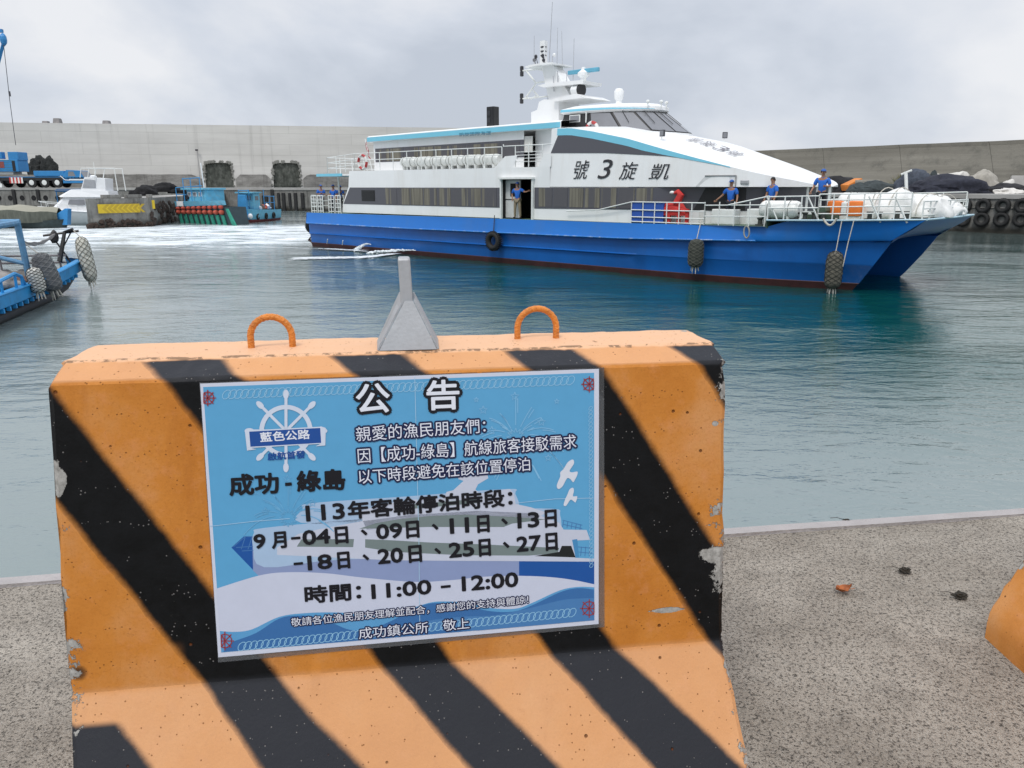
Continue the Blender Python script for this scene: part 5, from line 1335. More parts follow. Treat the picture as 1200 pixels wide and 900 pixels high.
# blue canopy frame on the far side of it
fb_m = mat('frame_blue', (.03, .16, .36), .6, var=.2)
p = at_y(85, 240, 90); t = thing('canopy_boat', 'boat with a dark blue canopy frame moored left of the white motor cruiser', 'boat', (p.x - 1.6, 90, 0), R(4))
rows = boat_hull(5.0, 2.0, 1.0, 1.3, [(0, 0), (.7, .1), (1, 1)], .6); m = MB(); both(m, rows); m.build('hull', mat('hull_teal', (.10, .30, .33), .6, var=.2), t, smooth=True)
m = MB()
for x in (.4, 4.2):
    for y in (-.9, .9): m.tube([(x, y, 1), (x, y, 3.2)], .06, 5)
for y in (-.9, .9): m.tube([(.3, y, 3.2), (4.4, y, 3.2)], .06, 5)
m.build('frame', fb_m, t)
m = MB(); rows = [[Vector((x, y, 3.25 + .25 * (1 - (y / 1.0) ** 2))) for y in (-1, -.5, 0, .5, 1)] for x in (.2, 2.3, 4.5)]; m.grid(rows); m.build('canopy', mat('canopy_navy', (.03, .07, .14), .8, var=.2), t, smooth=True)
m = MB(); m.blob((2.2, 0, 1.6), (1.4, .7, .6), 4, .3, 2, 3); m.build('gear', bn, t)
# tarpaulin-covered boat
p = at_z(30, 268, 0)
t = thing('covered_boat', 'moored boat covered by a long khaki tarpaulin with a little blue bow', 'boat', (-41.5, 73.6, 0), R(183))
kh = mat('khaki_tarpaulin', (.30, .29, .23), .8, var=.12, scale=.8, bump=.5, bscale=3, dirt=(.2, .2, .16), dirt_amt=.4)
kd = mat('khaki_skirt', (.10, .105, .085), .9, var=.35, scale=2, stretch=(2, 2, .5), bump=.5)
m = MB(); rows = []
for i in range(25):
    x = .8 + 12.5 * i / 24; hw = 1.9 * min(1, ((i + .6) / 5) ** .6); zz = 1.38 + .25 * min(1, i / 6) + .05 * math.sin(i * 1.2)
    rows.append([Vector((x, y * hw, zz + .42 * (1 - abs(y) ** 1.6) + .02 * math.sin(i * 2 + y * 5))) for y in (-1, -.75, -.5, -.25, 0, .25, .5, .75, 1)])
m.grid(rows); m.build('tarpaulin', kh, t, smooth=True)
m = MB(); both(m, [[r[8] + Vector((0, 0, .01)), r[8] + Vector((0, .03, -.4 - .12 * math.sin(i * 1.1))), r[8] + Vector((0, -.05, -1.05 + .1 * math.sin(i * .7)))] for i, r in enumerate(rows)]); m.build('skirt', kd, t, smooth=True)
hr = boat_hull(9, 2.6, .45, .8, [(0, 0), (.6, .05), (.95, .4), (1, 1)], .5); m = MB(); both(m, [[Vector((9.0 - p_.x - .0, p_.y, p_.z)) for p_ in r] for r in hr]); m.build('hull', mat('hull_dull_dark', (.035, .05, .05), .7, var=.3), t, smooth=True)
m = MB(); m.prism([(.1, -.35, .25), (.9, -.35, .25), (1.0, -.35, 1.2), (.1, -.35, 1.75), (-.15, -.35, 1.7)], (0, .7, 0)); m.build('bow_post', cb, t)
# blue fishing boats under the wall
lb = mat('boat_light_blue', (.13, .42, .58), .6, var=.15, scale=2, dirt=(.3, .33, .33), dirt_amt=.5)
mb_ = mat('boat_mid_blue', (.035, .24, .50), .6, var=.15, scale=2)
orange_m = mat('float_orange', (.45, .085, .05), .7, var=.2, scale=4)
green_m = mat('fringe_green', (.025, .24, .17), .8, var=.25, scale=3)
a0 = at_z(212, 261, 0); a1 = at_z(272, 264, 0)
d2 = (a1 - a0); rot_a = math.atan2(d2.y, d2.x); La = d2.length
t = thing('fishing_boat', 'light blue fishing boat with a row of orange floats over a green fringe', 'boat', (a0.x, a0.y, 0), rot_a)
m = MB(); m.add([(-.3, 0, -.3), (La, 0, -.3), (La - .4, 0, 1.75), (-.5, 0, 1.75), (-.3, 2, -.3), (La, 2, -.3), (La - .4, 2, 1.75), (-.5, 2, 1.75)], [(0, 1, 2, 3), (4, 5, 6, 7), (0, 4, 7, 3), (1, 5, 6, 2), (3, 2, 6, 7)]); m.build('hull', mat('hull_dark', (.03, .05, .06), .7), t)
m = MB(); m.grid([[Vector((-.6 + (La) * i / 10, -.06, 1.66 + .03 * i - .06 * abs(i - 5) * 0)), Vector((-.6 + La * i / 10, -.16, 2.2 + .02 * i))] for i in range(11)]); m.add([(-.6, -.16, 2.2), (La - .6, -.16, 2.4), (La - .6, 2.1, 2.4), (-.6, 2.1, 2.2)], [(0, 1, 2, 3)]); m.build('gunwale', lb, t)
m = MB(); m.box((.55, -.2, 1.98), (1.2, .05, .5)); m.build('white_panel', bw, t)
nF = 9
for i in range(nF):
    x = -.3 + (La - .5) * (i + .5) / nF
    m = MB(); m.lathe([(.05, -.2), (.2, -.16), (.23, 0), (.2, .16), (.05, .2)], 10, Matrix.Translation((x, -.22, 1.12 + .015 * i)) @ Matrix.Rotation(R(90), 4, 'Y') @ Matrix.Diagonal((1, 1, 1.3, 1))); m.build('float', orange_m, t, smooth=True)
    m = MB(); m.lathe([(.05, -.18), (.16, -.14), (.18, 0), (.16, .14), (.05, .18)], 8, Matrix.Translation((x, -.25, 1.5 + .03 * i)) @ Matrix.Rotation(R(90), 4, 'Y') @ Matrix.Diagonal((1, 1, 1.5, 1))); m.build('float', mat('float_red', (.42, .06, .035), .7, var=.2), t, smooth=True)
    m = MB(); m.prism([(x - .22, -.2, .95), (x + .24, -.2, .95), (x + .62, -.2, -.1), (x + .18, -.2, -.15)], (0, .12, 0)); m.build('fringe', green_m, t)
m = MB(); m.prism([(La - .6, -.2, 1.6), (La - .35, -.2, 1.6), (La + .9, -.2, -.1), (La + .35, -.2, -.1)], (0, .2, 0)); m.build('fringe', green_m, t)
m = MB(); m.box((2.9, 1.4, 2.75), (3.4, 2.2, 1.3), bev=.05); m.box((2.7, 1.3, 3.5), (4.2, 2.6, .18)); dh = m.build('deckhouse', lb, t)
for i in range(3): m = MB(); m.box((1.75 + i * 1.0, .28, 2.95), (.62, .06, .42)); f_ = m.build('window', bw, dh); m = MB(); m.box((1.75 + i * 1.0, .24, 2.95), (.48, .03, .3)); m.build('pane', glass_m, f_)
m = MB(); m.box((.7, .8, 2.7), (.9, .8, .9)); m.blob((1.2, .5, 2.5), (.5, .4, .5), 3, .3, 2, 2); m.build('gear', navy_m, t)
m = MB()
for x in (-.3, 1.2, 2.6, 4.3): m.tube([(x, .0, 2.2), (x, .0, 4.6 if x > 0 else 3.6)], .05, 5)
m.tube([(-.3, 0, 3.6), (4.6, 0, 3.8)], .05, 5); m.tube([(1.2, 0, 4.5), (4.4, 0, 4.6)], .05, 5); m.tube([(-.3, 0, 2.9), (1.6, 0, 2.9)], .04, 5); m.build('rack', mb_, t)
m = MB(); pt_ = at_y(260.5, 190, 80); m.tube([(3.4, 1, 3.5), (3.2, 1, pt_.z)], .05, 5); m.build('mast', bw, t)
b0_ = at_z(276, 262, 0); 
t = thing('fishing_boat', 'blue fishing boat with a tall bow post moored farther right behind the orange floats', 'boat', (b0_.x + .1, b0_.y + 1.6, 0), R(86)); t.scale = (.8, .8, .85)
rows = boat_hull(11, 3.2, 1.4, 1.7, [(0, 0), (.6, .05), (.95, .4), (1, .75), (1.02, 1)], .4); rows = [[Vector((11 - p_.x, p_.y, p_.z)) for p_ in r] for r in rows]
m = MB(); both(m, rows); m.build('hull', lb, t, smooth=True, angle=50)
m = MB(); both(m, [[r[0] + Vector((0, 0, 0)), r[1], r[2] + Vector((0, .02, -.1))] for r in rows]); m.build('waterline_band', mat('boat_red', (.25, .06, .06), .7), t)
m = MB(); m.grid([[Vector((r[4].x, r[4].y, r[4].z - .2)), Vector((r[4].x, -r[4].y, r[4].z - .2))] for r in rows]); m.build('deck', mb_, t)
m = MB(); m.box((.9, 0, 1.9), (.8, 1.5, 3.0), taper=.7, bev=.1); m.build('bow_post', mb_, t)
m = MB(); m.box((3.2, 0, 2.6), (2.2, 2.0, 2.0), bev=.06); m.box((3.0, 0, 3.65), (3.2, 2.4, .15)); dh = m.build('deckhouse', lb, t)
for y in (-1.02, 1.02): m = MB(); m.box((3.2, y, 2.95), (1.1, .04, .5)); m.build('window', glass_m, dh)
m = MB(); m.box((2.08, 0, 3.0), (.04, 1.3, .5)); m.build('window', glass_m, dh)
m = MB()
for x, y in ((1.4, .7), (1.4, -.7), (5.5, 1.1), (5.5, -1.1), (7.5, 1.1), (7.5, -1.1), (9.5, -1)): m.tube([(x, y, 1.3), (x, y, 4.0 if x < 6 else 3.2)], .05, 5)
for y in (-1.1, 1.1): m.tube([(5.5, y, 3.2), (9.5, y, 3.1)], .05, 5); m.tube([(5.5, y, 2.4), (9.5, y, 2.3)], .04, 5)
m.tube([(1.4, -.7, 3.9), (1.4, .7, 3.9)], .05, 5); m.build('rack', mb_, t)
rr = random.Random(2)
for i in range(7):
    x = 2 + i * 1.1; mm = MB(); mm.blob((x, -.4 + rr.uniform(-.4, .4), 1.6), (.5, .5, .5), i, .3, 2, 2); mm.build('gear', [bn, orange_m, bw, mat('gear_brown', (.18, .12, .09), .9)][i % 4], t)
for x, y in ((2.2, -1.4), (4.5, -1.65), (7.2, -1.7)):
    mm = MB(); mm.torus((x, y, .7), .3, .13, 'Y', 16, 6); mm.build('tyre', tyre_m, t)
mm = MB(); mm.blob((.6, -1.0, .8), (.3, .3, .35), 1, .05, 1, 2, False); mm.build('float', bw, t)

# ---- the near raft with its blue side and bow fenders
rb = mat('raft_blue', (.02, .27, .60), .5, var=.12, scale=2, dirt=(.02, .12, .25), dirt_amt=.5)
ro = Vector((-13.55, 19.3, 0)); rd2 = Vector((-2.42, 9.35, 0)); rl_ = rd2.length; rrot = math.atan2(rd2.y, rd2.x)
t = thing('fishing_raft', 'blue fishing raft at the left edge with a tubular frame and fenders at its bow', 'raft', ro, rrot)
# local: x towards the bow, y to the left (away from the ferry)
def rz(x): return .86 + .22 * max(0, (x - 3) / 6.4) ** 2
m = MB(); rows = []
for i in range(27):
    x = -2.5 + (rl_ + 2.5) * i / 26; z = rz(x); rows.append([Vector((x, .12, z - .42)), Vector((x, -.05, z - .38)), Vector((x, -.08, z)), Vector((x, .10, z + .03)), Vector((x, .14, z - .02))])
m.grid(rows); x = rl_
m.grid([[Vector((x, .0, rz(x) - .40)), Vector((x + .04, -.05, rz(x))), Vector((x - .1, -.05, rz(x) + .03))], [Vector((x, .45, rz(x) - .40)), Vector((x + .04, .5, rz(x) + .08)), Vector((x - .1, .5, rz(x) + .1))]])
m.build('side_plank', rb, t)
m = MB()
for i in range(24): x = -2.3 + i * .48; m.box((x, -.03, rz(x) - .45), (.10, .1, .12))
m.tube([(x_, -.09, rz(x_) + .0) for x_ in [-2.4 + i * .45 for i in range(27)]], .035, 5); m.build('plank_rib', rb, t)
for j in range(6):
    m = MB(); m.tube([(-2.5, .35 + j * .52, .12), (6.5, .35 + j * .52, .12), (8.4, .35 + j * .52, .3), (rl_ - .1, .35 + j * .52, .62)], .21, 10); m.build('pontoon', black_m, t, smooth=True)
m = MB(); m.grid([[Vector((x_, .15, rz(x_) - .3)), Vector((x_, 3.1, rz(x_) - .3))] for x_ in (-2.5, 3, 6, 8, 9.2)]); m.build('deck', mat('raft_deck', (.10, .09, .08), .9, var=.4), t)
m = MB(); rows = [];
for s0 in ((3.6, .0), ):
    pts = [(-.6, -.02, rz(0)), (.6, .0, rz(0) + .2), (1.9, .02, rz(1) + .34), (3.0, .02, rz(2) + .42), (3.5, .02, rz(3) + .28), (3.7, .02, rz(3))]
    m.tube(pts, .05, 6)
    for p_ in pts[1:-1]: m.tube([p_, (p_[0], p_[1], rz(p_[0]))], .04, 5)
m.build('handrail', rb, t)
# the blue tubular frame
fa = mat('frame_steel_blue', (.10, .25, .42), .6, var=.2, scale=6, dirt=(.2, .2, .2), dirt_amt=.4)
m = MB(); P1 = Vector((5.55, .45, .6)); top1 = Vector((5.35, .5, 2.62)); left1 = Vector((5.2, 2.9, 2.62))
m.tube([P1, top1], .10, 8); m.tube([top1 + Vector((0, -.08, 0)), left1], .11, 8); m.tube([left1, Vector((5.4, 2.9, .6))], .09, 8); m.tube([Vector((5.3, 2.9, 2.1)), Vector((5.45, .5, 1.35))], .07, 8); m.tube([top1, Vector((2.2, .6, 2.55))], .09, 8)
m.build('frame', fa, t)
# far-side rails and stanchions
gs = mat('rail_grey', (.16, .15, .16), .6, var=.3, scale=5)
m = MB()
for z in (1.30, 1.05): m.tube([(4, 3.0, z), (9.1, 3.0, z + .02), (9.1, .3, z)], .04, 6)
for x_, y_, zz in ((5.9, 3.0, 2.0), (8.5, 2.2, 2.0), (9.1, .5, 1.4), (7.4, 3.0, 1.5)): m.tube([(x_, y_, .6), (x_ - .12, y_, zz)], .035, 6)
m.build('rail', gs, t)
# bow horn with shackles
m = MB(); m.tube([(9.0, .5, 1.1), (9.35, .3, 2.12), (9.3, .0, 2.22)], [.09, .06, .05], 6); m.tube([(9.3, 1.0, 2.0), (9.4, -.15, 2.15)], .045, 6); m.build('bow_horn', black_m, t)
m = MB(); m.blob((9.3, .65, 1.95), (.12, .15, .24), 3, .2, 2, 2, False); m.tube([(9.3, .62, 1.8), (9.3, .3, 1.2), (9.25, .2, 1.0)], .03, 5); m.tube([(9.35, .1, 2.1), (9.3, .45, 1.5), (9.3, .3, 1.1)], .025, 5); m.build('shackle_line', black_m, t)
m = MB()
for q_ in range(4): m.tube([Vector((5.45, .5, 1.95 + .03 * q_)).lerp(Vector((9.3, .6, 2.02 + .02 * q_)), i / 12) - Vector((0, 0, .16 * math.sin(math.pi * i / 12) + .02 * math.sin(i * 2 + q_))) for i in range(13)], .022, 5)
m.build('rope_strand', mat('weathered_rope', (.28, .27, .26), .95, var=.3), t)
# heap of canvas on the deck
def RW(x, y, z):
    c_, s_ = math.cos(rrot), math.sin(rrot); return Vector((ro.x + c_ * x - s_ * y, ro.y + s_ * x + c_ * y, z))
heap('canvas_heap', 'greyish beige canvas and net heap lying on the near blue raft', 'heap', RW(3.4, 1.1, .62), [((0, 0, .25), (1.9, .9, .42)), ((-1.2, .4, .3), (1.2, .9, .5)), ((.8, 1.0, .2), (.9, .9, .35))], mat('beige_canvas', (.30, .28, .26), .95, var=.3, scale=2, bump=1, bscale=6, dirt=(.12, .09, .07), dirt_amt=.6), rot=rrot)
heap('net_heap', 'brown net pile behind the blue handrail of the near raft', 'net heap', RW(5.0, .55, .62), [((0, 0, .12), (.7, .4, .25)), ((.5, .1, .1), (.4, .4, .2))], mat('brown_net', (.12, .07, .05), 1, var=.5, scale=6, bump=1, bscale=14), rot=rrot)
g_ = 'fenders on the near raft'
def fat(px_, y0, y1, Y):                             # centre, length of something seen between two rows
    a, b = at_y(px_, y0, Y), at_y(px_, y1, Y); return (a + b) / 2, (a - b).length
c_, L_ = fat(101, 277, 331, 28.3); fender('long off-white net fender hanging from the tip of the near raft bow', c_, 0, L_, .235, (.60, .585, .51), g_, line=(-.2, 0, L_ / 2 + .25), tilt=R(-7), netcol=(.10, .09, .07))
c_, L_ = fat(42.5, 314, 343, 23.2); fender('short white net fender on the raft side, left of the big grey one', c_, 0, L_ * 1.05, .22, (.66, .65, .60), g_, tilt=R(-8), netcol=(.06, .06, .055))
c_, L_ = fat(55, 297, 342, 24.6); fender('fat grey tarred fender leaning on the raft side', c_, .2, L_ * 1.05, .30, (.12, .125, .13), g_, line=(-.3, 0, L_ / 2 + .5), tilt=R(-15), netcol=(.22, .22, .22))

# ================================================================== RIGHT SIDE
def on_r(px_, py_): return line_pt(R0p, R0p + RD * 10, px_, py_)
rrotq = math.atan2(RD.y, RD.x); rnq = Vector((RD.y, -RD.x)); 
if rnq.y > 0: rnq = -rnq
cols = [1109, 1132, 1154, 1177, 1200, 1224]
names = ['mostly hidden by the ferry bow', 'column touching the ferry tip', 'second column from the ferry tip', 'third column from the ferry tip', 'column at the right picture edge', 'column just past the picture edge']
for i, px_ in enumerate(cols):
    for j, py_ in enumerate((241, 257)):
        p = on_r(px_ - (2 if j else 0), py_)
        tyre('tyre on the right quay wall, %s row, %s' % (('upper', 'lower')[j], names[i]), (p.x + rnq.x * .32, p.y + rnq.y * .32, p.z), rrotq + (.12 if j else -.05), .60, 'tyre fenders on the right quay')
m = MB(); a = on_r(1090, 250); b = on_r(1260, 250)
m.tube([(a.x + rnq.x * .1, a.y + rnq.y * .1, 2.0), (b.x + rnq.x * .1, b.y + rnq.y * .1, 2.0)], .16, 4); tag(m.build('fender_beam', quay_m), 'horizontal concrete ledge behind the tyres on the right quay', 'ledge')
nets = dict(blue=mat('net_slate', (.055, .065, .085), 1, var=.35, scale=2.5, bump=1, bscale=8), navy=mat('net_navy', (.022, .024, .036), 1, var=.4, scale=3, bump=1, bscale=9), dark=mat('net_dark2', (.02, .02, .022), 1, var=.5, scale=3, bump=1, bscale=9), green=mat('net_greygreen', (.04, .05, .052), 1, var=.3, scale=3, bump=1, bscale=9), beige=mat('canvas_beige', (.33, .31, .27), .9, var=.2, scale=2, bump=1, bscale=5), pale=mat('cloth_pale', (.60, .58, .54), .9, var=.15, scale=2, bump=1, bscale=5), orange=mat('cloth_orange', (.60, .20, .035), .7, var=.15, scale=2, bump=.6, bscale=5))
def rheap(px0, px1, ytop, Y, m_, lab, name='net_heap', cat='net heap', seed=0, amp=.15, n=2):
    a, b = at_y(px0, ytop, Y), at_y(px1, ytop, Y); w_ = b.x - a.x; h_ = max(.5, (a.z + b.z) / 2 - RZ); r2 = random.Random(px0)
    parts = [((0, 0, h_ * .1), (w_ / 2, w_ * .35, h_ * .88))]
    if n > 1: parts += [((-w_ * .22, -.2, 0), (w_ * .3, w_ * .3, h_ * r2.uniform(.6, .85))), ((w_ * .24, -.15, 0), (w_ * .27, w_ * .28, h_ * r2.uniform(.55, .8)))]
    return heap(name, lab, cat, ((a.x + b.x) / 2, Y, RZ), parts, m_, 'heaps on the right quay', amp=amp)
rheap(958, 1008, 206, 86, nets['dark'], 'black net heap behind the capped crew member, beside the orange cloth')
rheap(996, 1052, 211.5, 80, nets['green'], 'long low grey-green covered heap left of the bush')
rheap(1052, 1094, 197.5, 77, nets['blue'], 'high slate-blue net heap right of the bush')
rheap(1085, 1104, 200, 80, nets['green'], 'small green-grey heap wedged behind the jackstaff')
rheap(1068, 1160, 204.5, 73.5, nets['navy'], 'broad dark navy net heap in front of the others')
rheap(1092, 1140, 199, 80, nets['pale'], 'pale cloth heap peeping over the broad navy heap', 'cloth_heap', 'cloth heap', amp=.25)
rheap(1133, 1174, 198.5, 80, nets['beige'], 'rounded beige canvas heap behind the navy heap', 'canvas_heap', 'heap')
rheap(1157, 1208, 214, 72.5, nets['dark'], 'black heap with pale cloths at the right picture edge')
rheap(1168, 1196, 212.5, 73.0, nets['pale'], 'crumpled white cloth on top of the black heap at the right edge', 'cloth_heap', 'cloth heap', n=1, amp=.3)
rheap(1166, 1197, 221, 70.8, nets['pale'], 'white cloth in front of the black heap at the right edge', 'cloth_heap', 'cloth heap', n=1, amp=.3)
a, b = at_y(1002, 210, 84), at_y(1003, 219, 84)
t = MB(); t.box((0, 0, .9), (1.9, 1.2, .7), bev=.12); o = t.build('orange_cover', nets['orange'], loc=(a.x, 84, RZ), rot=(0, R(-22), .3), smooth=True); tag(o, 'tilted orange cloth-covered box behind the bow raft canisters', 'cover')
a = at_y(950, 206, 92); t = MB(); t.box((0, 0, 1.15), (2.7, .9, 1.0), bev=.03); t.box((0, -.02, 1.72), (2.8, 1.0, .1)); tag(t.build('white_cabinet', bw, loc=(a.x, 92, RZ)), 'white box-like cabinet on the right quay above the end of the ferry roof', 'cabinet')
a = at_y(1022, 210, 82); t = MB(); t.box((0, 0, .9), (2.4, .5, .8), bev=.05); tag(t.build('kerb_block', nets['beige'], loc=(a.x, 83, RZ)), 'pale stone block behind the grey-green heap', 'block')
a = at_y(1200, 204, 82); t = MB(); t.box((0, 0, .85), (2.6, .6, 1.75), bev=.05); tag(t.build('concrete_slab', top_m, loc=(a.x + .3, 82, RZ), rot=(R(-14), 0, -.4)), 'pale concrete slab leaning on the sea wall at the right edge', 'slab')
# dry bush of grass blades
a = at_y(1061, 212, 84); t = thing('bush', 'dry yellow-green bush growing between the heaps on the right quay', 'bush', (a.x, 84, RZ))
rr = random.Random(11); m = MB()
for i in range(900):
    a_ = rr.uniform(0, 6.28); r0_ = abs(rr.gauss(0, .35)); d_ = rr.gauss(0, .45); h_ = rr.uniform(.9, 2.15) * (1 - .25 * abs(d_)); bx0 = Vector((r0_ * math.cos(a_), r0_ * math.sin(a_), .1))
    tip = bx0 + Vector((math.cos(a_) * abs(d_) * 1.7, math.sin(a_) * abs(d_) * 1.4, h_)); sd_ = Vector((-math.sin(a_ + rr.uniform(-1, 1)), math.cos(a_), 0)) * .03
    md_ = bx0.lerp(tip, .55) + Vector((0, 0, .12)); m.add([bx0 - sd_, bx0 + sd_, md_ + sd_, tip, md_ - sd_], [(0, 1, 2, 4), (4, 2, 3)]); m.m[-1] = m.m[-2] = i % 3
m.build('leaf_blades', [mat('blade_olive', (.11, .12, .045), .8), mat('blade_straw', (.26, .22, .10), .8), mat('blade_green', (.06, .09, .03), .8)], t, recalc=False)
m = MB()
for i in range(9): a_ = i * .7; m.tube([(0, 0, 0), (.3 * math.cos(a_), .3 * math.sin(a_), .6)], [.04, .015], 5)
m.build('stems', mat('stem_brown', (.12, .09, .05), .9), t)

# ================================================================== THE CONCRETE BARRIER IN FRONT
BY = R(8.0); TAU = R(7.2)
e1 = Vector((math.cos(BY), math.sin(BY), 0)); bk = Vector((-math.sin(BY), math.cos(BY), 0))
fup = bk * math.sin(TAU) + Vector((0, 0, math.cos(TAU))); fn_ = e1.cross(fup)
BP = Vector((-.23018, 1.47745, 3.04645))            # a point in the middle of the sloping front face
def fpl(x, y):                                     # photo point on the front face -> (along, up the face)
    r = ray(x, y); w_ = CAMP + r * ((BP - CAMP).dot(fn_) / r.dot(fn_)); q_ = w_ - BP; return q_.dot(e1), q_.dot(fup)
def FPt(x, y, off=0.0):
    a, b = fpl(x, y); return BP + e1 * a + fup * b + fn_ * off
def bxz(x, y): a, b = fpl(x, y); return a, BP.z + b * math.cos(TAU) - QZ     # barrier-local x and height
s1, s2 = bxz(72, 600), bxz(233, 797)
KS = -(s2[0] - s1[0]) / (s2[1] - s1[1])
ph = bxz(190, 447); S0 = ph[0] + KS * ph[1]
wA = bxz(175, 600); PER = .362; FR = ((wA[0] + KS * wA[1]) - (s1[0] + KS * s1[1])) / PER
def barrier_mat(name, phase, period, frac, kk, skylit=.52):
    k = NT(name); O = k.obj(); X, Y, Z = k.sep(O)
    wob = k.math('MULTIPLY', k.math('SUBTRACT', k.noise(O, 9, 5, .7), .5), .022)
    low = k.math('MINIMUM', k.math('SUBTRACT', Z, .36), 0.0)
    s_ = k.math('ADD', k.math('ADD', k.math('ADD', X, k.math('MULTIPLY', Z, kk)), wob), k.math('MULTIPLY', low, k.range(X, -.3, .02, .15, .33)))
    s_ = k.math('ADD', s_, k.math('MULTIPLY', k.math('MAXIMUM', k.math('SUBTRACT', Z, .981), 0.0), 1.1))
    fr = k.math('FRACT', k.math('ADD', k.math('DIVIDE', k.math('SUBTRACT', s_, phase), period), 20.0))
    soft = k.math('MULTIPLY', k.math('SUBTRACT', k.noise(O, 300, 3, .7), .5), .012)
    fr = k.math('ADD', fr, soft)
    fr2 = k.math('ADD', fr, k.math('MULTIPLY', low, .42))
    blk = k.math('MULTIPLY', k.range(fr, -.02, .05), k.range(fr2, frac + .035, frac - .035))
    n1 = k.noise(O, 3.2, 6, .65); n2 = k.noise(O, 22, 6, .7)
    org = k.ramp(n1, [(.30, (.46, .155, .018)), (.5, (.55, .21, .036)), (.70, (.60, .285, .105))])
    org = k.mix(k.range(n2, .5, .72, 0, .45), org, (.62, .26, .10, 1))
    org = k.mix(k.range(k.noise(k.mapping(O, (9, 9, .9)), 1.0, 6, .7), .52, .72, 0, .4), org, (.36, .115, .02, 1))
    org = k.mix(k.range(k.noise(O, 190, 3, .7), .5, .7, 0, .3), org, (.34, .12, .02, 1))
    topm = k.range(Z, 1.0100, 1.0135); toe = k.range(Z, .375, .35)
    org = k.mix(k.math('MULTIPLY', topm, .8), org, (.80, .50, .32, 1)); org = k.mix(k.math('MULTIPLY', k.math('MAXIMUM', toe, k.range(Z, .984, .990)), skylit), org, (.68, .40, .23, 1))  # toe and bevel paler: sky light painted into the orange
    bl = k.ramp(n2, [(.35, (.0015, .0018, .002)), (.7, (.005, .0055, .0065))])
    bl = k.mix(k.math('MULTIPLY', k.math('MAXIMUM', toe, k.range(Z, .975, .992)), .8), bl, (.030, .032, .039, 1))   # sky light on the faces that lean back, painted into the black
    blk = k.math('MULTIPLY', blk, k.range(Z, 1.0125, 1.0095))
    blk = k.math('MULTIPLY', blk, k.math('SUBTRACT', 1.0, k.math('MULTIPLY', k.range(X, -.44, -.50), k.math('MULTIPLY', k.range(Z, .302, .316), k.range(Z, .46, .43)))))
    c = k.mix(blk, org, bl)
    # pin holes, chips, scratches
    v1 = k.vor(k.mix(.02, O, k.n.new('ShaderNodeTexNoise').outputs['Color']), 34); g = k.n.new('ShaderNodeSeparateColor'); k.l.new(v1.outputs['Color'], g.inputs[0])
    hole = k.math('MULTIPLY', k.range(v1.outputs['Distance'], .15, .07), k.range(g.outputs[0], .84, .88))
    v2 = k.vor(O, 110); g2 = k.n.new('ShaderNodeSeparateColor'); k.l.new(v2.outputs['Color'], g2.inputs[0])
    speck = k.math('MULTIPLY', k.range(v2.outputs['Distance'], .22, .12), k.range(g2.outputs[1], .78, .82))
    c = k.mix(k.math('MULTIPLY', hole, .85), c, (.12, .035, .008, 1))
    c = k.mix(k.math('MULTIPLY', speck, .7), c, k.mix(blk, (.20, .07, .015, 1), (.22, .21, .20, 1)))
    rusty = k.math('MULTIPLY', k.range(k.noise(O, 14, 7, .75), .645, .70), k.range(k.noise(O, 2.1, 2), .45, .6))
    c = k.mix(k.math('MULTIPLY', rusty, .5), c, k.mix(blk, (.33, .10, .03, 1), (.05, .048, .045, 1)))
    # paint broken away along the ends and the top arris, grey concrete shows
    endd = k.math('SUBTRACT', .70, k.math('ABSOLUTE', k.math('SUBTRACT', X, .012)))
    cn = k.noise(O, 11, 7, .72)
    chip = k.range(k.math('SUBTRACT', cn, k.math('MULTIPLY', endd, 2.8)), .49, .51)
    arris = k.math('MULTIPLY', k.math('MULTIPLY', k.range(Y, .0965, .100), k.range(Y, .1085, .1045)), k.range(k.noise(O, 30, 6, .75), .46, .54))
    for cx_, cz_, rx_, rz_ in CHIPS:
        dx = k.math('DIVIDE', k.math('SUBTRACT', X, cx_), rx_); dz = k.math('DIVIDE', k.math('SUBTRACT', Z, cz_), rz_)
        rr_ = k.math('ADD', k.math('SQRT', k.math('ADD', k.math('MULTIPLY', dx, dx), k.math('MULTIPLY', dz, dz))), k.math('MULTIPLY', k.math('SUBTRACT', cn, .5), 2.4))
        chip = k.math('MAXIMUM', chip, k.range(rr_, 1.0, .93))
    smx = k.math('DIVIDE', k.math('SUBTRACT', X, SMUDGE[0]), .02); smz = k.math('DIVIDE', k.math('SUBTRACT', Z, SMUDGE[1]), .018)
    c = k.mix(k.math('MULTIPLY', k.range(k.math('ADD', k.math('ADD', k.math('MULTIPLY', smx, smx), k.math('MULTIPLY', smz, smz)), k.math('MULTIPLY', cn, .8)), 1.6, .5), .85), c, (.012, .010, .009, 1))
    gcon = k.ramp(k.noise(O, 60, 4, .7), [(.3, (.20, .195, .18)), (.7, (.46, .45, .42))])
    c = k.mix(chip, c, gcon)
    c = k.mix(k.math('MULTIPLY', k.math('MULTIPLY', arris, k.range(Z, .98, 1.0)), .8), c, (.16, .10, .06, 1))
    hgt = k.math('ADD', k.math('MULTIPLY', n2, .35), k.math('MULTIPLY', k.noise(O, 140, 4, .65), .22))
    hgt = k.math('SUBTRACT', hgt, k.math('ADD', k.math('MULTIPLY', hole, 1.4), k.math('ADD', k.math('MULTIPLY', chip, 1.3), k.math('MULTIPLY', speck, .4))))
    rg = k.math('ADD', k.range(n2, .3, .7, .5, .66), k.math('MULTIPLY', chip, .3))
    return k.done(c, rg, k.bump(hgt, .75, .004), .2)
cA = bxz(831, 650); cB = bxz(790, 714); cC = bxz(66, 560); cD = bxz(97, 893); cE = bxz(838, 496)
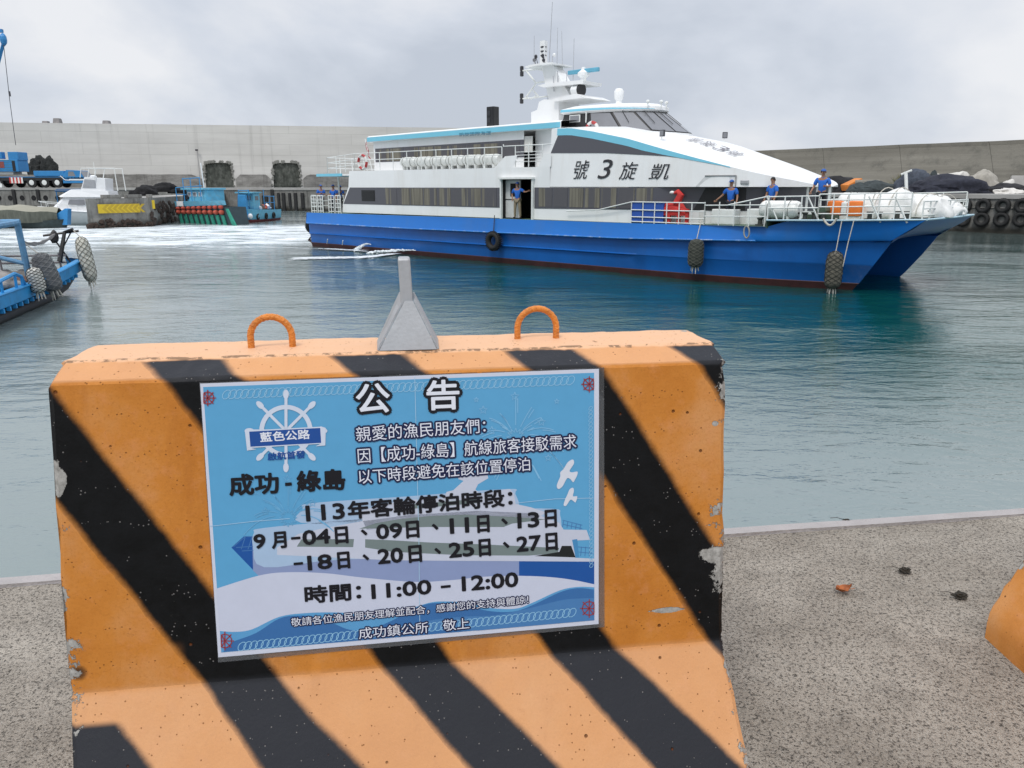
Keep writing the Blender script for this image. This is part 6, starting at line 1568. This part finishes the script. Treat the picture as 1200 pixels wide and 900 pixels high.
CHIPS = [(cA[0] + .01, cA[1], .035, .022), (cB[0] - .01, cB[1], .045, .006), (cC[0], cC[1], .016, .03), (cD[0], cD[1] + .01, .03, .012), (cE[0], cE[1], .008, .006)]
SMUDGE = bxz(92, 788)
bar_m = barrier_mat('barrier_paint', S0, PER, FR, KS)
YC = .1825
def bprofile():                                     # (depth, height) from the front base over the top to the back base
    f = [(-.225, 0), (-.222, .045), (-.216, .075), (-.205, .098)]
    for i in range(1, 9): f.append((lerp(-.205, -.052, i / 9), lerp(.098, .345, i / 9)))
    f += [(-.0445, .362)]
    zt_, zb_ = .981, .366
    for i in range(1, 14): z = lerp(zb_, zt_, i / 13); f.append((lerp(-.043, .034, i / 13), z))
    f += [(.039, .9895), (.07, 1.0015), (.098, 1.012), (.104, 1.0155), (.12, 1.016)]
    b = [(2 * YC - y, z) for y, z in reversed(f)]
    return f + [(.15, 1.016), (YC, 1.016), (.215, 1.016)] + b
def make_barrier(name, label, loc, rotz, m_, seed):
    t = thing(name, label, 'barrier', loc, rotz, 'striped concrete barriers')
    prof = bprofile(); m = MB(); rows = []
    NX = 150
    for i in range(NX + 1):
        s_ = i / NX; row = []
        for j, (y, z) in enumerate(prof):
            xl = -.682 + .025 * z + .007 * noise.noise(Vector((j * .7, z * 14, seed))) + .004 * noise.noise(Vector((j * 2.3, z * 50, seed)))
            xr = .709 - .006 * z + .007 * noise.noise(Vector((j * .7, z * 14, seed + 9))) + .004 * noise.noise(Vector((j * 2.3, z * 50, seed + 4)))
            xl += .18 * max(0, .36 - z); xr += .08 * max(0, .36 - z)
            x = lerp(xl, xr, s_); dd = min(x - xl, xr - x)
            q_ = max(0, .010 - dd) / .010; sh = .007 * q_ ** 2
            yy = YC + (y - YC) * (1 - sh / max(.05, abs(y - YC))); zz = z - (sh if z > .97 else 0)
            nn = .0016 * noise.noise(Vector((x * 9, y * 9, z * 9 + seed))) + .0012 * noise.noise(Vector((x * 35, y * 35, z * 35 + seed)))
            if .99 < z < 1.0145: nn += .0022 * noise.noise(Vector((x * 60, 0, seed)))
            row.append(Vector((x, yy + (nn if y > YC else -nn), zz + (nn if z > .97 else 0))))
        rows.append(row)
    m.grid(rows); m.add(rows[0], [tuple(range(len(rows[0])))]); m.add(rows[-1], [tuple(range(len(rows[-1])))])
    m.build('concrete_body', m_, t, smooth=True, angle=19); return t
BO = Vector((BP.x, BP.y, QZ))
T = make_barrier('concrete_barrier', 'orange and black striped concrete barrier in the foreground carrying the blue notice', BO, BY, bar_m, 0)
# lifting loops of twisted bar
loop_m = mat('loop_orange', (.66, .22, .03), .5, var=.2, scale=40, dirt=(.35, .10, .03), dirt_amt=.6, bump=.4, bscale=200)
for x0, x1, y_, hgt in ((-.306, -.220, .180, .062), (.273, .362, .200, .064)):
    m = MB(); cx_ = (x0 + x1) / 2; rx_ = (x1 - x0) / 2; path = []
    for i in range(61):
        s_ = i / 60
        if s_ < .22: path.append(Vector((cx_ - rx_, y_, 1.0 + (hgt - rx_ + .02) * s_ / .22)))
        elif s_ > .78: path.append(Vector((cx_ + rx_, y_, 1.0 + (hgt - rx_ + .02) * (1 - s_) / .22)))
        else: a = math.pi * (1 - (s_ - .22) / .56); path.append(Vector((cx_ + rx_ * math.cos(a), y_, 1.016 + hgt - rx_ + .004 + rx_ * math.sin(a) * 1.0)))
    m.tube(path, .0070, 10)
    for q_ in range(2):
        hel = []
        for i in range(0, 241):
            f = i / 240 * 60; i0 = min(59, int(f)); p_ = path[i0].lerp(path[i0 + 1], f - i0); tg = (path[i0 + 1] - path[i0]).normalized(); n_ = Vector((0, 1, 0)); b_ = tg.cross(n_)
            a = q_ * math.pi + i / 240 * 2 * math.pi * 12; hel.append(p_ + (n_ * math.cos(a) + b_ * math.sin(a)) * .0055)
        m.tube(hel, .0022, 5)
    m.build('lifting_loop', loop_m, T, smooth=True)
# second barrier at the right edge, seen end-on from the side
make_barrier('concrete_barrier', 'orange barrier toe just showing at the right picture edge', (1.697, 2.19 - .69, QZ), R(-90) + R(1), barrier_mat('barrier_paint_plain', S0, PER, -1.5, KS, .08), 5)

# galvanised post foot standing on the barrier
galv = mat('galvanised', (.40, .412, .425), .5, .4, var=.10, scale=14, bump=.06, bscale=160, dirt=(.24, .24, .24), dirt_amt=.3)
t = thing('post_bracket', 'grey galvanised steel post foot with triangular gussets on top of the barrier', 'bracket', BO + Vector((0, 0, 1.016)), BY)
def onv(px_, py_, yb):                               # photo point on the upright plane yb behind the face centre -> (x, z above the top)
    r = ray(px_, py_); p_ = BP + bk * yb; w_ = CAMP + r * ((p_ - CAMP).dot(bk) / r.dot(bk)); return (w_ - BP).dot(e1), w_.z - QZ - 1.016
yf = .108; yb_ = .215
L_ = onv(444.5, 411, yf); R__ = onv(512, 409.5, yf); aL = onv(473, 367, yf + .03); aR = onv(482, 366, yf + .03); tp = onv(474, 302, .155)
xm = (aL[0] + aR[0]) / 2; zA = onv(474, 352, .15)[1]
bw_ = .0125
m = MB()
A_ = Vector((L_[0], yf, 0)); B_ = Vector((R__[0], yf, 0)); C_ = Vector((xm + bw_, .138, zA)); D_ = Vector((xm - bw_ * .4, .138, zA)); E_ = Vector((L_[0] - .004, yb_, 0)); G_ = Vector((R__[0] + .004, yb_, 0)); H_ = Vector((xm - bw_, .185, zA * 1.12)); I_ = Vector((xm + bw_, .185, zA * 1.12))
th = .004
def plate(mb, q_):
    nn = (q_[1] - q_[0]).cross(q_[2] - q_[0]).normalized() * th; mb.prism(q_, nn)
plate(m, [A_, B_, C_, D_]); m.build('front_gusset', galv, t)
m = MB(); plate(m, [E_, A_ + Vector((-.001, .002, 0)), D_ + Vector((-.001, .002, 0)), H_]); m.build('side_gusset', galv, t)
m = MB(); plate(m, [B_ + Vector((.001, .002, 0)), G_, I_, C_ + Vector((.001, .002, 0))]); m.build('side_gusset', galv, t)
m = MB(); zt = tp[1]
m.box((xm, .160, (zA * .75 + zt) / 2), (.026, .046, zt - zA * .75), bev=.005)
for v_ in m.v:
    s_ = (v_.z - zA) / (zt - zA); v_.x += -.004 * max(0, s_) ** 2; v_.y += .012 * max(0, s_) ** 2
m.build('post_stub', galv, t)
m = MB(); m.box(((L_[0] + R__[0]) / 2, (yf + yb_) / 2 + .003, .003), (R__[0] - L_[0] - .004, yb_ - yf - .01, .006)); m.build('foot_plate', galv, t)

# ================================================================== THE NOTICE
N_ = thing('notice_poster', 'laminated blue public notice with Chinese lettering and a ship drawing on the barrier', 'notice', BO + Vector((0, 0, .7)), BY)
NI = (Matrix.Translation(N_.location) @ Matrix.Rotation(BY, 4, 'Z')).inverted()
LAY = [0.0032]
def pt(x, y, off): return NI @ FPt(x, y, off)
def spl(pts, n=6, closed=False):                     # Catmull-Rom through photo points
    out = []; N = len(pts)
    for i in range(N if closed else N - 1):
        p0, p1, p2, p3 = (pts[(i - 1) % N] if closed else pts[max(0, i - 1)]), pts[i], pts[(i + 1) % N], (pts[(i + 2) % N] if closed else pts[min(N - 1, i + 2)])
        for j in range(n):
            t_ = j / n; out.append(tuple(.5 * (2 * p1[c] + (p2[c] - p0[c]) * t_ + (2 * p0[c] - 5 * p1[c] + 4 * p2[c] - p3[c]) * t_ ** 2 + (3 * p1[c] - p0[c] - 3 * p2[c] + p3[c]) * t_ ** 3) for c in (0, 1)))
    if not closed: out.append(pts[-1])
    return out
def nextlay(d=.00005): LAY[0] += d; return LAY[0]
PK = .93
def pm(name, r, g, b): 
    c = srgb(r, g, b); return mat('print_' + name, tuple(min(.85, x * PK) for x in c[:3]), .32, var=.025, scale=30, spec=.35)
def art(name, shapes, m_, thick=0):
    off = nextlay()
    for sh in shapes: mb = MB(); mb.add([pt(x, y, off) for x, y in sh], [tuple(range(len(sh)))]); mb.build(name, m_, N_, recalc=False)
def lines(name, polys, w_, m_):                      # thin printed lines, width in photo pixels
    off = nextlay(); mb = MB()
    for pl_ in polys:
        ps = [pt(x, y, off) for x, y in pl_]; fn_l = NI.to_3x3() @ fn_; hw = w_ * .00172 / 2; a, b = [], []
        for i in range(len(ps)):
            d_ = (ps[min(i + 1, len(ps) - 1)] - ps[max(i - 1, 0)]); nn = fn_l.cross(d_).normalized() * hw; a.append(ps[i] + nn); b.append(ps[i] - nn)
        mb.grid([a, b])
    return mb.build(name, m_, N_, recalc=False)
# laminate film, a touch larger than the sheet
k = NT('laminate_film'); tr = k.n.new('ShaderNodeBsdfTransparent'); ms_ = k.n.new('ShaderNodeMixShader'); tr.inputs[0].default_value = (.86, .87, .88, 1)
k.b.inputs['Base Color'].default_value = (.25, .26, .27, 1); k.b.inputs['Roughness'].default_value = .2
ms_.inputs[0].default_value = .22; k.l.new(tr.outputs[0], ms_.inputs[1]); k.l.new(k.b.outputs[0], ms_.inputs[2]); k.l.new(ms_.outputs[0], k.n['Material Output'].inputs[0])
m = MB(); q_ = [pt(x, y, .003) for x, y in ((234, 448), (707.5, 430.5), (708, 734), (256, 775.5))]; m.prism(q_, NI.to_3x3() @ fn_ * -.0006); m.build('laminate', k.m, N_)
white_p = pm('white', 206, 211, 226)
art('paper', [[(235, 449.3), (701.5, 432), (701, 730.5), (256.3, 769.5)]], white_p)
IN = [(238.5, 453.3), (695.8, 436.6), (696, 726), (259.8, 763.6)]
art('background', [IN], pm('sky', 92, 164, 208))
def mixp(t, u): # position in the inner picture, t along, u down
    ax = lerp(IN[0][0], IN[1][0], t), lerp(IN[0][1], IN[1][1], t); bx = lerp(IN[3][0], IN[2][0], t), lerp(IN[3][1], IN[2][1], t); return lerp(ax[0], bx[0], u), lerp(ax[1], bx[1], u)
pale_l = pm('pale_line', 150, 200, 229)
# rope border along the top, bottom and right side
rp = []
def ropes(p0, p1, n, w_, h_):
    for i in range(n):
        cx_, cy_ = lerp(p0[0], p1[0], i / (n - 1)), lerp(p0[1], p1[1], i / (n - 1)); e_l = []
        for j in range(11):
            a = 2 * math.pi * j / 10; dx, dy_ = w_ * math.cos(a), h_ * math.sin(a); e_l.append((cx_ + dx - .35 * dy_, cy_ + dy_ + dx * -.04))
        rp.append(e_l)
ropes((266, 462), (668, 445.5), 58, 4.6, 5.4); ropes((284, 756.5), (670, 717), 58, 4.4, 5.2)
# seascape
wt = [(254, 689), (303.7, 673.7), (338, 669.8), (382, 671), (425, 676), (484, 681), (525, 679.4), (568, 675), (607, 674), (644, 675.5), (672, 679), (696, 684)]
wb = [(696, 687.5), (676.7, 687), (655, 691.3), (622.5, 706), (603, 712.5), (572.7, 711.5), (548, 706), (525, 704), (503, 705.5), (470, 716), (440, 721), (400, 717), (360, 717.5), (327.5, 722), (296, 736.5), (276, 739.5), (258.2, 738.5)]
# ship: bow to the left
hullw = pm('hull_washed', 138, 153, 192); hulld = pm('hull_deep', 28, 84, 158)
art('ship_hull', [[(271.6, 641), (286, 628), (300, 629), (303.5, 674)], [(607.5, 655), (696, 655), (696, 684), (672, 679), (644, 675.5), (607.5, 674.5)]], hulld)
art('ship_hull', [[(296, 629.5), (330, 631), (325, 649), (461, 655.6), (608, 656.7), (608, 675), (568, 675.5), (525, 680), (484, 681.5), (425, 676.5), (382, 672), (338, 670.5), (304, 674.5), (297, 668)]], hullw)
lines('bow_railing', [[(274, 640), (288, 628), (345, 629)], [(277, 641), (345, 636)], [(284, 645), (330, 642)]] + [[(288 + i * 8, 628), (283 + i * 8, 643)] for i in range(7)] + [[(659, 609), (682, 615)], [(660, 614), (682, 619)], [(674, 640), (695, 642)], [(675, 646), (695, 648)]] + [[(660 + i * 5, 610 + i), (659 + i * 5, 617 + i)] for i in range(5)] + [[(676 + i * 5, 640), (675 + i * 5, 651)] for i in range(4)], .9, pm('rail', 70, 120, 176))
bodyc = pm('ship_white', 196, 202, 218); win = pm('ship_window', 118, 132, 132); panel = pm('panel', 166, 192, 220)
art('text_panel', [spl([(353, 612), (355, 596), (366, 589), (480, 581), (594, 572.5), (603.5, 578), (605, 598), (560, 606), (450, 612)], 4, True), spl([(297, 640), (298, 624), (310, 618), (420, 608), (560, 598), (646, 595.5), (656, 603), (657, 625), (650, 645), (560, 652), (400, 655), (310, 664)], 4, True)], panel)
art('ship_body', [[(420, 599), (450, 590), (482, 585), (521, 583), (523, 576), (531, 574), (543, 563), (537, 561), (537, 558.5), (571, 555.5), (572, 560), (560, 567), (557, 573), (562, 578), (597, 572.5), (602, 578), (604, 590), (622, 594), (640, 600), (630, 606), (430, 620)], [(325, 641), (350, 625), (372, 620), (425, 610), (480, 603), (560, 598), (625, 601), (655, 612), (660, 620), (687, 620.5), (691, 632), (672, 633), (674, 653), (696, 654), (696, 657.5), (460, 656), (325, 649.5)]], bodyc)
art('ship_windows', [[(421, 619), (440, 612.5), (465, 608), (503, 604), (546, 602.5), (600, 605), (640, 608), (600, 613), (590, 617), (500, 617)], [(353.5, 631.4), (415, 631), (414, 640.5), (348, 640)], [(428, 631.2), (460, 632.5), (503, 635), (560, 637), (655, 641.5), (653, 648), (618, 650.5), (540, 650), (460, 646), (428, 641)], [(486, 590), (560, 584), (560, 589), (480, 596)]], win)
art('ship_shadow', [[(626, 651), (655, 646), (658, 639), (669, 639), (674, 652.5)]], pm('ship_black', 30, 34, 36))
art('ship_stern', [[(670, 632), (676, 631), (678, 652), (674, 652.5)]], pm('ship_teal', 72, 140, 190))
art('wave_white', [spl(wt, 5) + spl(wb, 5)], pm('wave_white', 200, 206, 224))
low = [(258.2, 738.5)] + spl(wb[::-1], 5)[1:] + [(696, 726), (259.8, 763.6)]
art('wave_blue', [low], pm('wave_mid', 92, 158, 206))
art('wave_blue', [spl([(262, 763), (272, 752), (300, 741), (327.5, 724), (350, 720.5), (372, 722), (392, 730), (410, 737), (432, 737), (460, 726), (481, 714), (503, 706.5), (525, 706), (548, 709), (572, 715), (600, 716), (622, 709), (655, 693.5), (676, 688.5), (695.5, 690)], 5) + [(696, 726)]], pm('wave_deep', 58, 110, 168))
art('wave_blue', [spl([(470, 738), (500, 727), (540, 722), (580, 720), (620, 712), (660, 702), (695.5, 700)], 5) + [(696, 726), (560, 738)]], pm('wave_low', 74, 126, 180))
lines('rope_border', rp, .8, pale_l)
rp.clear(); ropes((691.5, 478), (692.5, 662), 40, 2.0, 2.2); lines('rope_border', rp, .6, pale_l)
# fireworks
fw = []
def burst(cx_, cy_, sc):
    for a, L_b, cv_ in ((90, 48, 0), (68, 46, .16), (52, 44, .26), (36, 50, .42), (20, 52, .62), (5, 56, .9), (115, 40, -.2), (128, 46, -.3), (146, 46, -.5), (163, 52, -.7), (-60, 50, .1), (-118, 48, -.1), (-88, 40, 0), (48, 26, .2), (130, 26, -.2)):
        pts = []
        for i in range(9):
            s_ = .3 + .7 * i / 8; x = cx_ + math.cos(R(a)) * L_b * s_ * sc * 1.1; y = cy_ - math.sin(R(a)) * L_b * s_ * sc + abs(cv_) * L_b * sc * s_ ** 2.2; pts.append((x, y))
        fw.append(pts)
        if abs(a) < 150: fw.append([(x + 2.4 * sc, y + 2.6 * sc) for x, y in pts[4:]])
    for i in range(12):
        a = i * math.pi / 6; a2 = a + math.pi / 12; fw.append([(cx_ + 11 * sc * math.cos(a), cy_ + 11 * sc * math.sin(a)), (cx_ + 6 * sc * math.cos(a2), cy_ + 6 * sc * math.sin(a2)), (cx_ + 11 * sc * math.cos(a + math.pi / 6), cy_ + 11 * sc * math.sin(a + math.pi / 6))])
    for dx, dy_, q_ in ((-1, -48, 5), (-38, -32, 5), (30, -18, 5), (-28, -8, 5), (38, 24, 4), (48, -42, 3), (-46, -44, 3)):
        st_ = []
        for i in range(11): rr_ = q_ * sc * (1 if i % 2 == 0 else .42); st_.append((cx_ + dx * sc + rr_ * math.sin(i * math.pi / 5), cy_ + dy_ * sc - rr_ * math.cos(i * math.pi / 5)))
        fw.append(st_)
burst(604, 512, 1.0); lines('fireworks', fw, 1.0, pm('firework', 132, 190, 226))
fw.clear(); burst(338, 606, .95); lines('fireworks', [p_ for p_ in fw if max(y for x, y in p_) < 628], .9, pm('firework_faint', 112, 178, 218))
# fold creases
lines('fold_crease', [[(486, 442), (487.5, 500), (489, 560), (491, 640), (492, 741)], [(247, 616), (300, 610), (340, 607)], [(604, 589), (650, 584), (695, 583)]], .7, pm('crease', 168, 206, 230))
# gulls
art('gull', [spl([(671, 538), (665, 541), (660, 549), (656, 553), (656, 558), (652, 568), (654, 572.5), (659, 569), (664, 560), (668, 561), (671, 564.5), (673, 562), (676, 556), (676, 552), (670, 553), (667, 551), (672, 543)], 3, True), spl([(671, 571), (667, 573), (664, 580), (662, 584), (660, 591), (663, 592), (668, 585), (672, 587), (674, 588), (676, 581), (671, 581), (672, 575)], 3, True)], pm('gull', 214, 219, 230))
# ship's wheels: the emblem and small red ones in the corners
def wheel(cx_, cy_, r_, w_, half=None, spokes=8, knob=True):
    ls = []; kn = []
    for i in range(41):
        pass
    ring = [(cx_ + r_ * math.cos(2 * math.pi * i / 40), cy_ + r_ * math.sin(2 * math.pi * i / 40) * .98) for i in range(41)]
    ls.append(ring)
    for i in range(spokes):
        a = 2 * math.pi * i / spokes + (math.pi / 2 if spokes == 8 else 0); ls.append([(cx_, cy_), (cx_ + r_ * 1.35 * math.cos(a), cy_ + r_ * 1.35 * math.sin(a))])
        if knob:
            o_ = []; kx, ky = cx_ + r_ * 1.5 * math.cos(a), cy_ + r_ * 1.5 * math.sin(a)
            for j in range(14):
                b = 2 * math.pi * j / 14; lx, ly = r_ * .2 * math.cos(b), r_ * .115 * math.sin(b); o_.append((kx + lx * math.cos(a) - ly * math.sin(a), ky + lx * math.sin(a) + ly * math.cos(a)))
            kn.append(o_)
    return ls, kn
wl_, kn_ = wheel(335.5, 504.5, 28.5, 4)
lw = pm('emblem_white', 206, 216, 232)
lines('wheel_emblem', wl_[:1], 5.2, lw); lines('wheel_emblem', wl_[1:], 3.4, lw); art('wheel_knob', kn_, lw)
art('banner', [[(287.5, 505), (293, 503), (293, 524), (301, 526), (290, 527.5)], [(376, 499), (382, 501), (381.5, 521.5), (370, 522.5), (377, 519)]], lw)
art('banner', [[(291, 504), (376.5, 499.5), (378, 519.5), (292.5, 524.5)]], lw)
art('banner', [[(292.5, 505.3), (375.5, 501), (376.7, 518.5), (294, 523)]], pm('banner_blue', 30, 78, 152))
rw = pm('wheel_red', 150, 62, 70); rwl = []
for cx_, cy_, xr in ((244, 466, (239.5, 999)), (690, 450, (-999, 695))):
    w1, _ = wheel(cx_, cy_, 7, 1, spokes=8, knob=False)
    for l_ in w1:
        l2 = [(max(xr[0], min(xr[1], x)), y) for x, y in l_]; rwl.append(l2)
for cx_, cy_, xr in ((264, 750, (260, 999)), (690, 712, (-999, 695.5))):
    w1, _ = wheel(cx_, cy_, 8, 1, spokes=8, knob=False)
    for l_ in w1: rwl.append([(max(xr[0], min(xr[1], x)), y) for x, y in l_])
lines('corner_wheel', rwl, 1.3, rw)
# lettering: (words, left baseline, right baseline, height px, fill, bold px, outline px)
white_t = pm('letter_white', 226, 230, 240); black_t = mat('print_black', (.006, .006, .010), .35, var=.05, spec=.35); navy_t = mat('print_navy', (.010, .014, .06), .35, spec=.35); blue_t = pm('letter_blue', 26, 76, 150)
fnl = NI.to_3x3() @ fn_
def letters(body, a, b, hpx, m_, bold=0, outline=None, opx=0):
    A_, B_ = pt(a[0], a[1], 0), pt(b[0], b[1], 0); ux = (B_ - A_).normalized(); uy = fnl.cross(ux).normalized(); px_m = (B_ - A_).length / math.hypot(b[0] - a[0], b[1] - a[1])
    w_ = (B_ - A_).length; h_ = hpx * px_m * 1.005
    if outline:
        text_mesh('lettering_outline', body, outline, N_, A_, ux, uy, width=w_, height=h_, bold=opx * px_m, off=TXO)
    text_mesh('lettering', body, m_, N_, A_, ux, uy, width=w_, height=h_, bold=bold * px_m, off=TXF)
LAY[0] += .00006; TXO = LAY[0]; TXF = LAY[0] + .00014
letters('公', (419, 484), (457, 482), 34, white_t, .75, black_t, 4.6)
letters('告', (501, 480), (538, 478.5), 34, white_t, .75, black_t, 4.6)
letters('親愛的漁民朋友們：', (418, 517), (569, 506.5), 17.2, white_t, 0, navy_t, 2.1)
letters('因【成功-綠島】航線旅客接駁需求', (420, 542.5), (675, 525), 17.4, white_t, 0, navy_t, 2.1)
letters('以下時段避免在該位置停泊', (421, 566.5), (621, 551), 16.6, white_t, 0, navy_t, 2.1)
letters('藍色公路', (306, 517.5), (363.5, 513.5), 11.4, white_t, .3)
letters('啟航首發', (314.5, 539), (358, 536), 9.2, blue_t, .3)
letters('成功', (270.5, 580), (327, 577), 25, black_t, 1.0)
letters('-', (335, 568.5), (342, 568), 3.2, black_t, .4)
letters('綠島', (349.5, 575.5), (404.5, 572.5), 24.5, black_t, 1.0)
letters('113', (360, 610), (404, 606.5), 18.5, black_t, .8)
letters('年客輪停泊時段：', (409, 607.5), (600, 591.5), 20.5, black_t, .85)
def row(items, p0, p1, hd, hc):
    for s_, x0, x1 in items:
        y0 = lerp(p0[1], p1[1], (x0 - p0[0]) / (p1[0] - p0[0])); y1 = lerp(p0[1], p1[1], (x1 - p0[0]) / (p1[0] - p0[0]))
        cj = s_ in '月日'; 
        if s_ == '-': letters(s_, (x0, y0 - 7.5), (x1, y1 - 7.5), 2.2, black_t, .5)
        elif s_ == '、': letters(s_, (x0, y0 - 6.0), (x1, y1 - 6.0), 6.2, black_t, .8)
        else: letters(s_, (x0, y0 + (1.5 if cj else 0)), (x1, y1 + (1.5 if cj else 0)), hc if cj else hd, black_t, .85)
row([('9', 299, 311.5), ('月', 320, 336), ('-', 342, 352), ('04', 356, 387), ('日', 394, 408), ('、', 424, 430), ('09', 442, 471), ('日', 477, 491), ('、', 507, 513), ('11', 528, 549), ('日', 560, 573), ('、', 588, 594), ('13', 607, 631), ('日', 639, 651.5)], (299, 642), (652, 614.5), 17, 19.5)
row([('-', 345, 355), ('18', 362, 389), ('日', 397, 410), ('、', 426, 432), ('20', 444, 472), ('日', 480, 494), ('、', 510, 516), ('25', 527, 555), ('日', 562, 574.5), ('、', 590, 596), ('27', 606, 633), ('日', 640, 652.5)], (345, 668.5), (652.5, 641.5), 17, 19.5)
letters('時間：', (358.5, 706), (423, 701), 20.5, black_t, .85)
letters('11:00', (436.5, 700.5), (505, 694.5), 16.8, black_t, .85)
letters('-', (517, 688), (527.5, 687), 2.2, black_t, .5)
letters('12:00', (542, 691.5), (606.5, 686), 16.8, black_t, .85)
letters('敬請各位漁民朋友理解並配合，感謝您的支持與體諒！', (342, 733.5), (619, 706.5), 10.5, white_t, 0, navy_t, 1.25)
letters('成功鎮公所', (421, 748), (502, 740.5), 14, white_t, 0, navy_t, 1.6)
letters('敬上', (519.5, 738.5), (550, 735.5), 13.6, white_t, 0, navy_t, 1.6)

# ================================================================== SMALL THINGS ON THE QUAY
p = at_z(988, 695, QZ); m = MB(); rows = []
for i in range(9):
    s_ = i / 8; w_ = .020 * math.sin(math.pi * min(1, s_ * 1.05 + .02)) + .001; rows.append([Vector((-.032 + .064 * s_, y * w_, .004 + .012 * abs(y) ** 1.5 + .014 * (s_ - .5) ** 2 * 3 + .002 * math.sin(i * 2 + y * 3))) for y in (-1, -.6, -.2, .2, .6, 1)])
m.grid(rows); m.tube([(.03, 0, .006), (.05, .004, .004)], .0012, 5)
tag(m.build('dead_leaf', mat('leaf_rust', (.34, .10, .025), .7, var=.4, scale=60), loc=(p.x, p.y, QZ + .004), rot=(0, 0, .3), smooth=True), 'rust-orange dead leaf lying on the concrete quay', 'leaf')
dk_ = mat('leaf_dark', (.035, .03, .022), .85, var=.5, scale=70)
for (px_, py_, lab, sd_, sc_) in ((1060, 672, 'dark shrivelled scrap on the quay nearer the water', 3, 1.0), (1125, 702, 'dark scrap of leaf on the quay nearest the right barrier', 8, 1.1), (991, 613, 'tiny dark scrap on the pale quay edge', 5, .6)):
    p = at_z(px_, py_, QZ); m = MB(); m.blob((0, 0, .006), (.020 * sc_, .013 * sc_, .012 * sc_), sd_, .5, 2.5, 3); m.blob((.012, .01, .004), (.012 * sc_, .007, .007), sd_ + 1, .5, 2.5, 2); m.tube([(0, 0, .008), (-.03, .02, .012), (-.05, .035, .003)], .0012, 4)
    tag(m.build('debris_scrap', dk_, loc=(p.x, p.y, QZ + .004)), lab, 'debris')
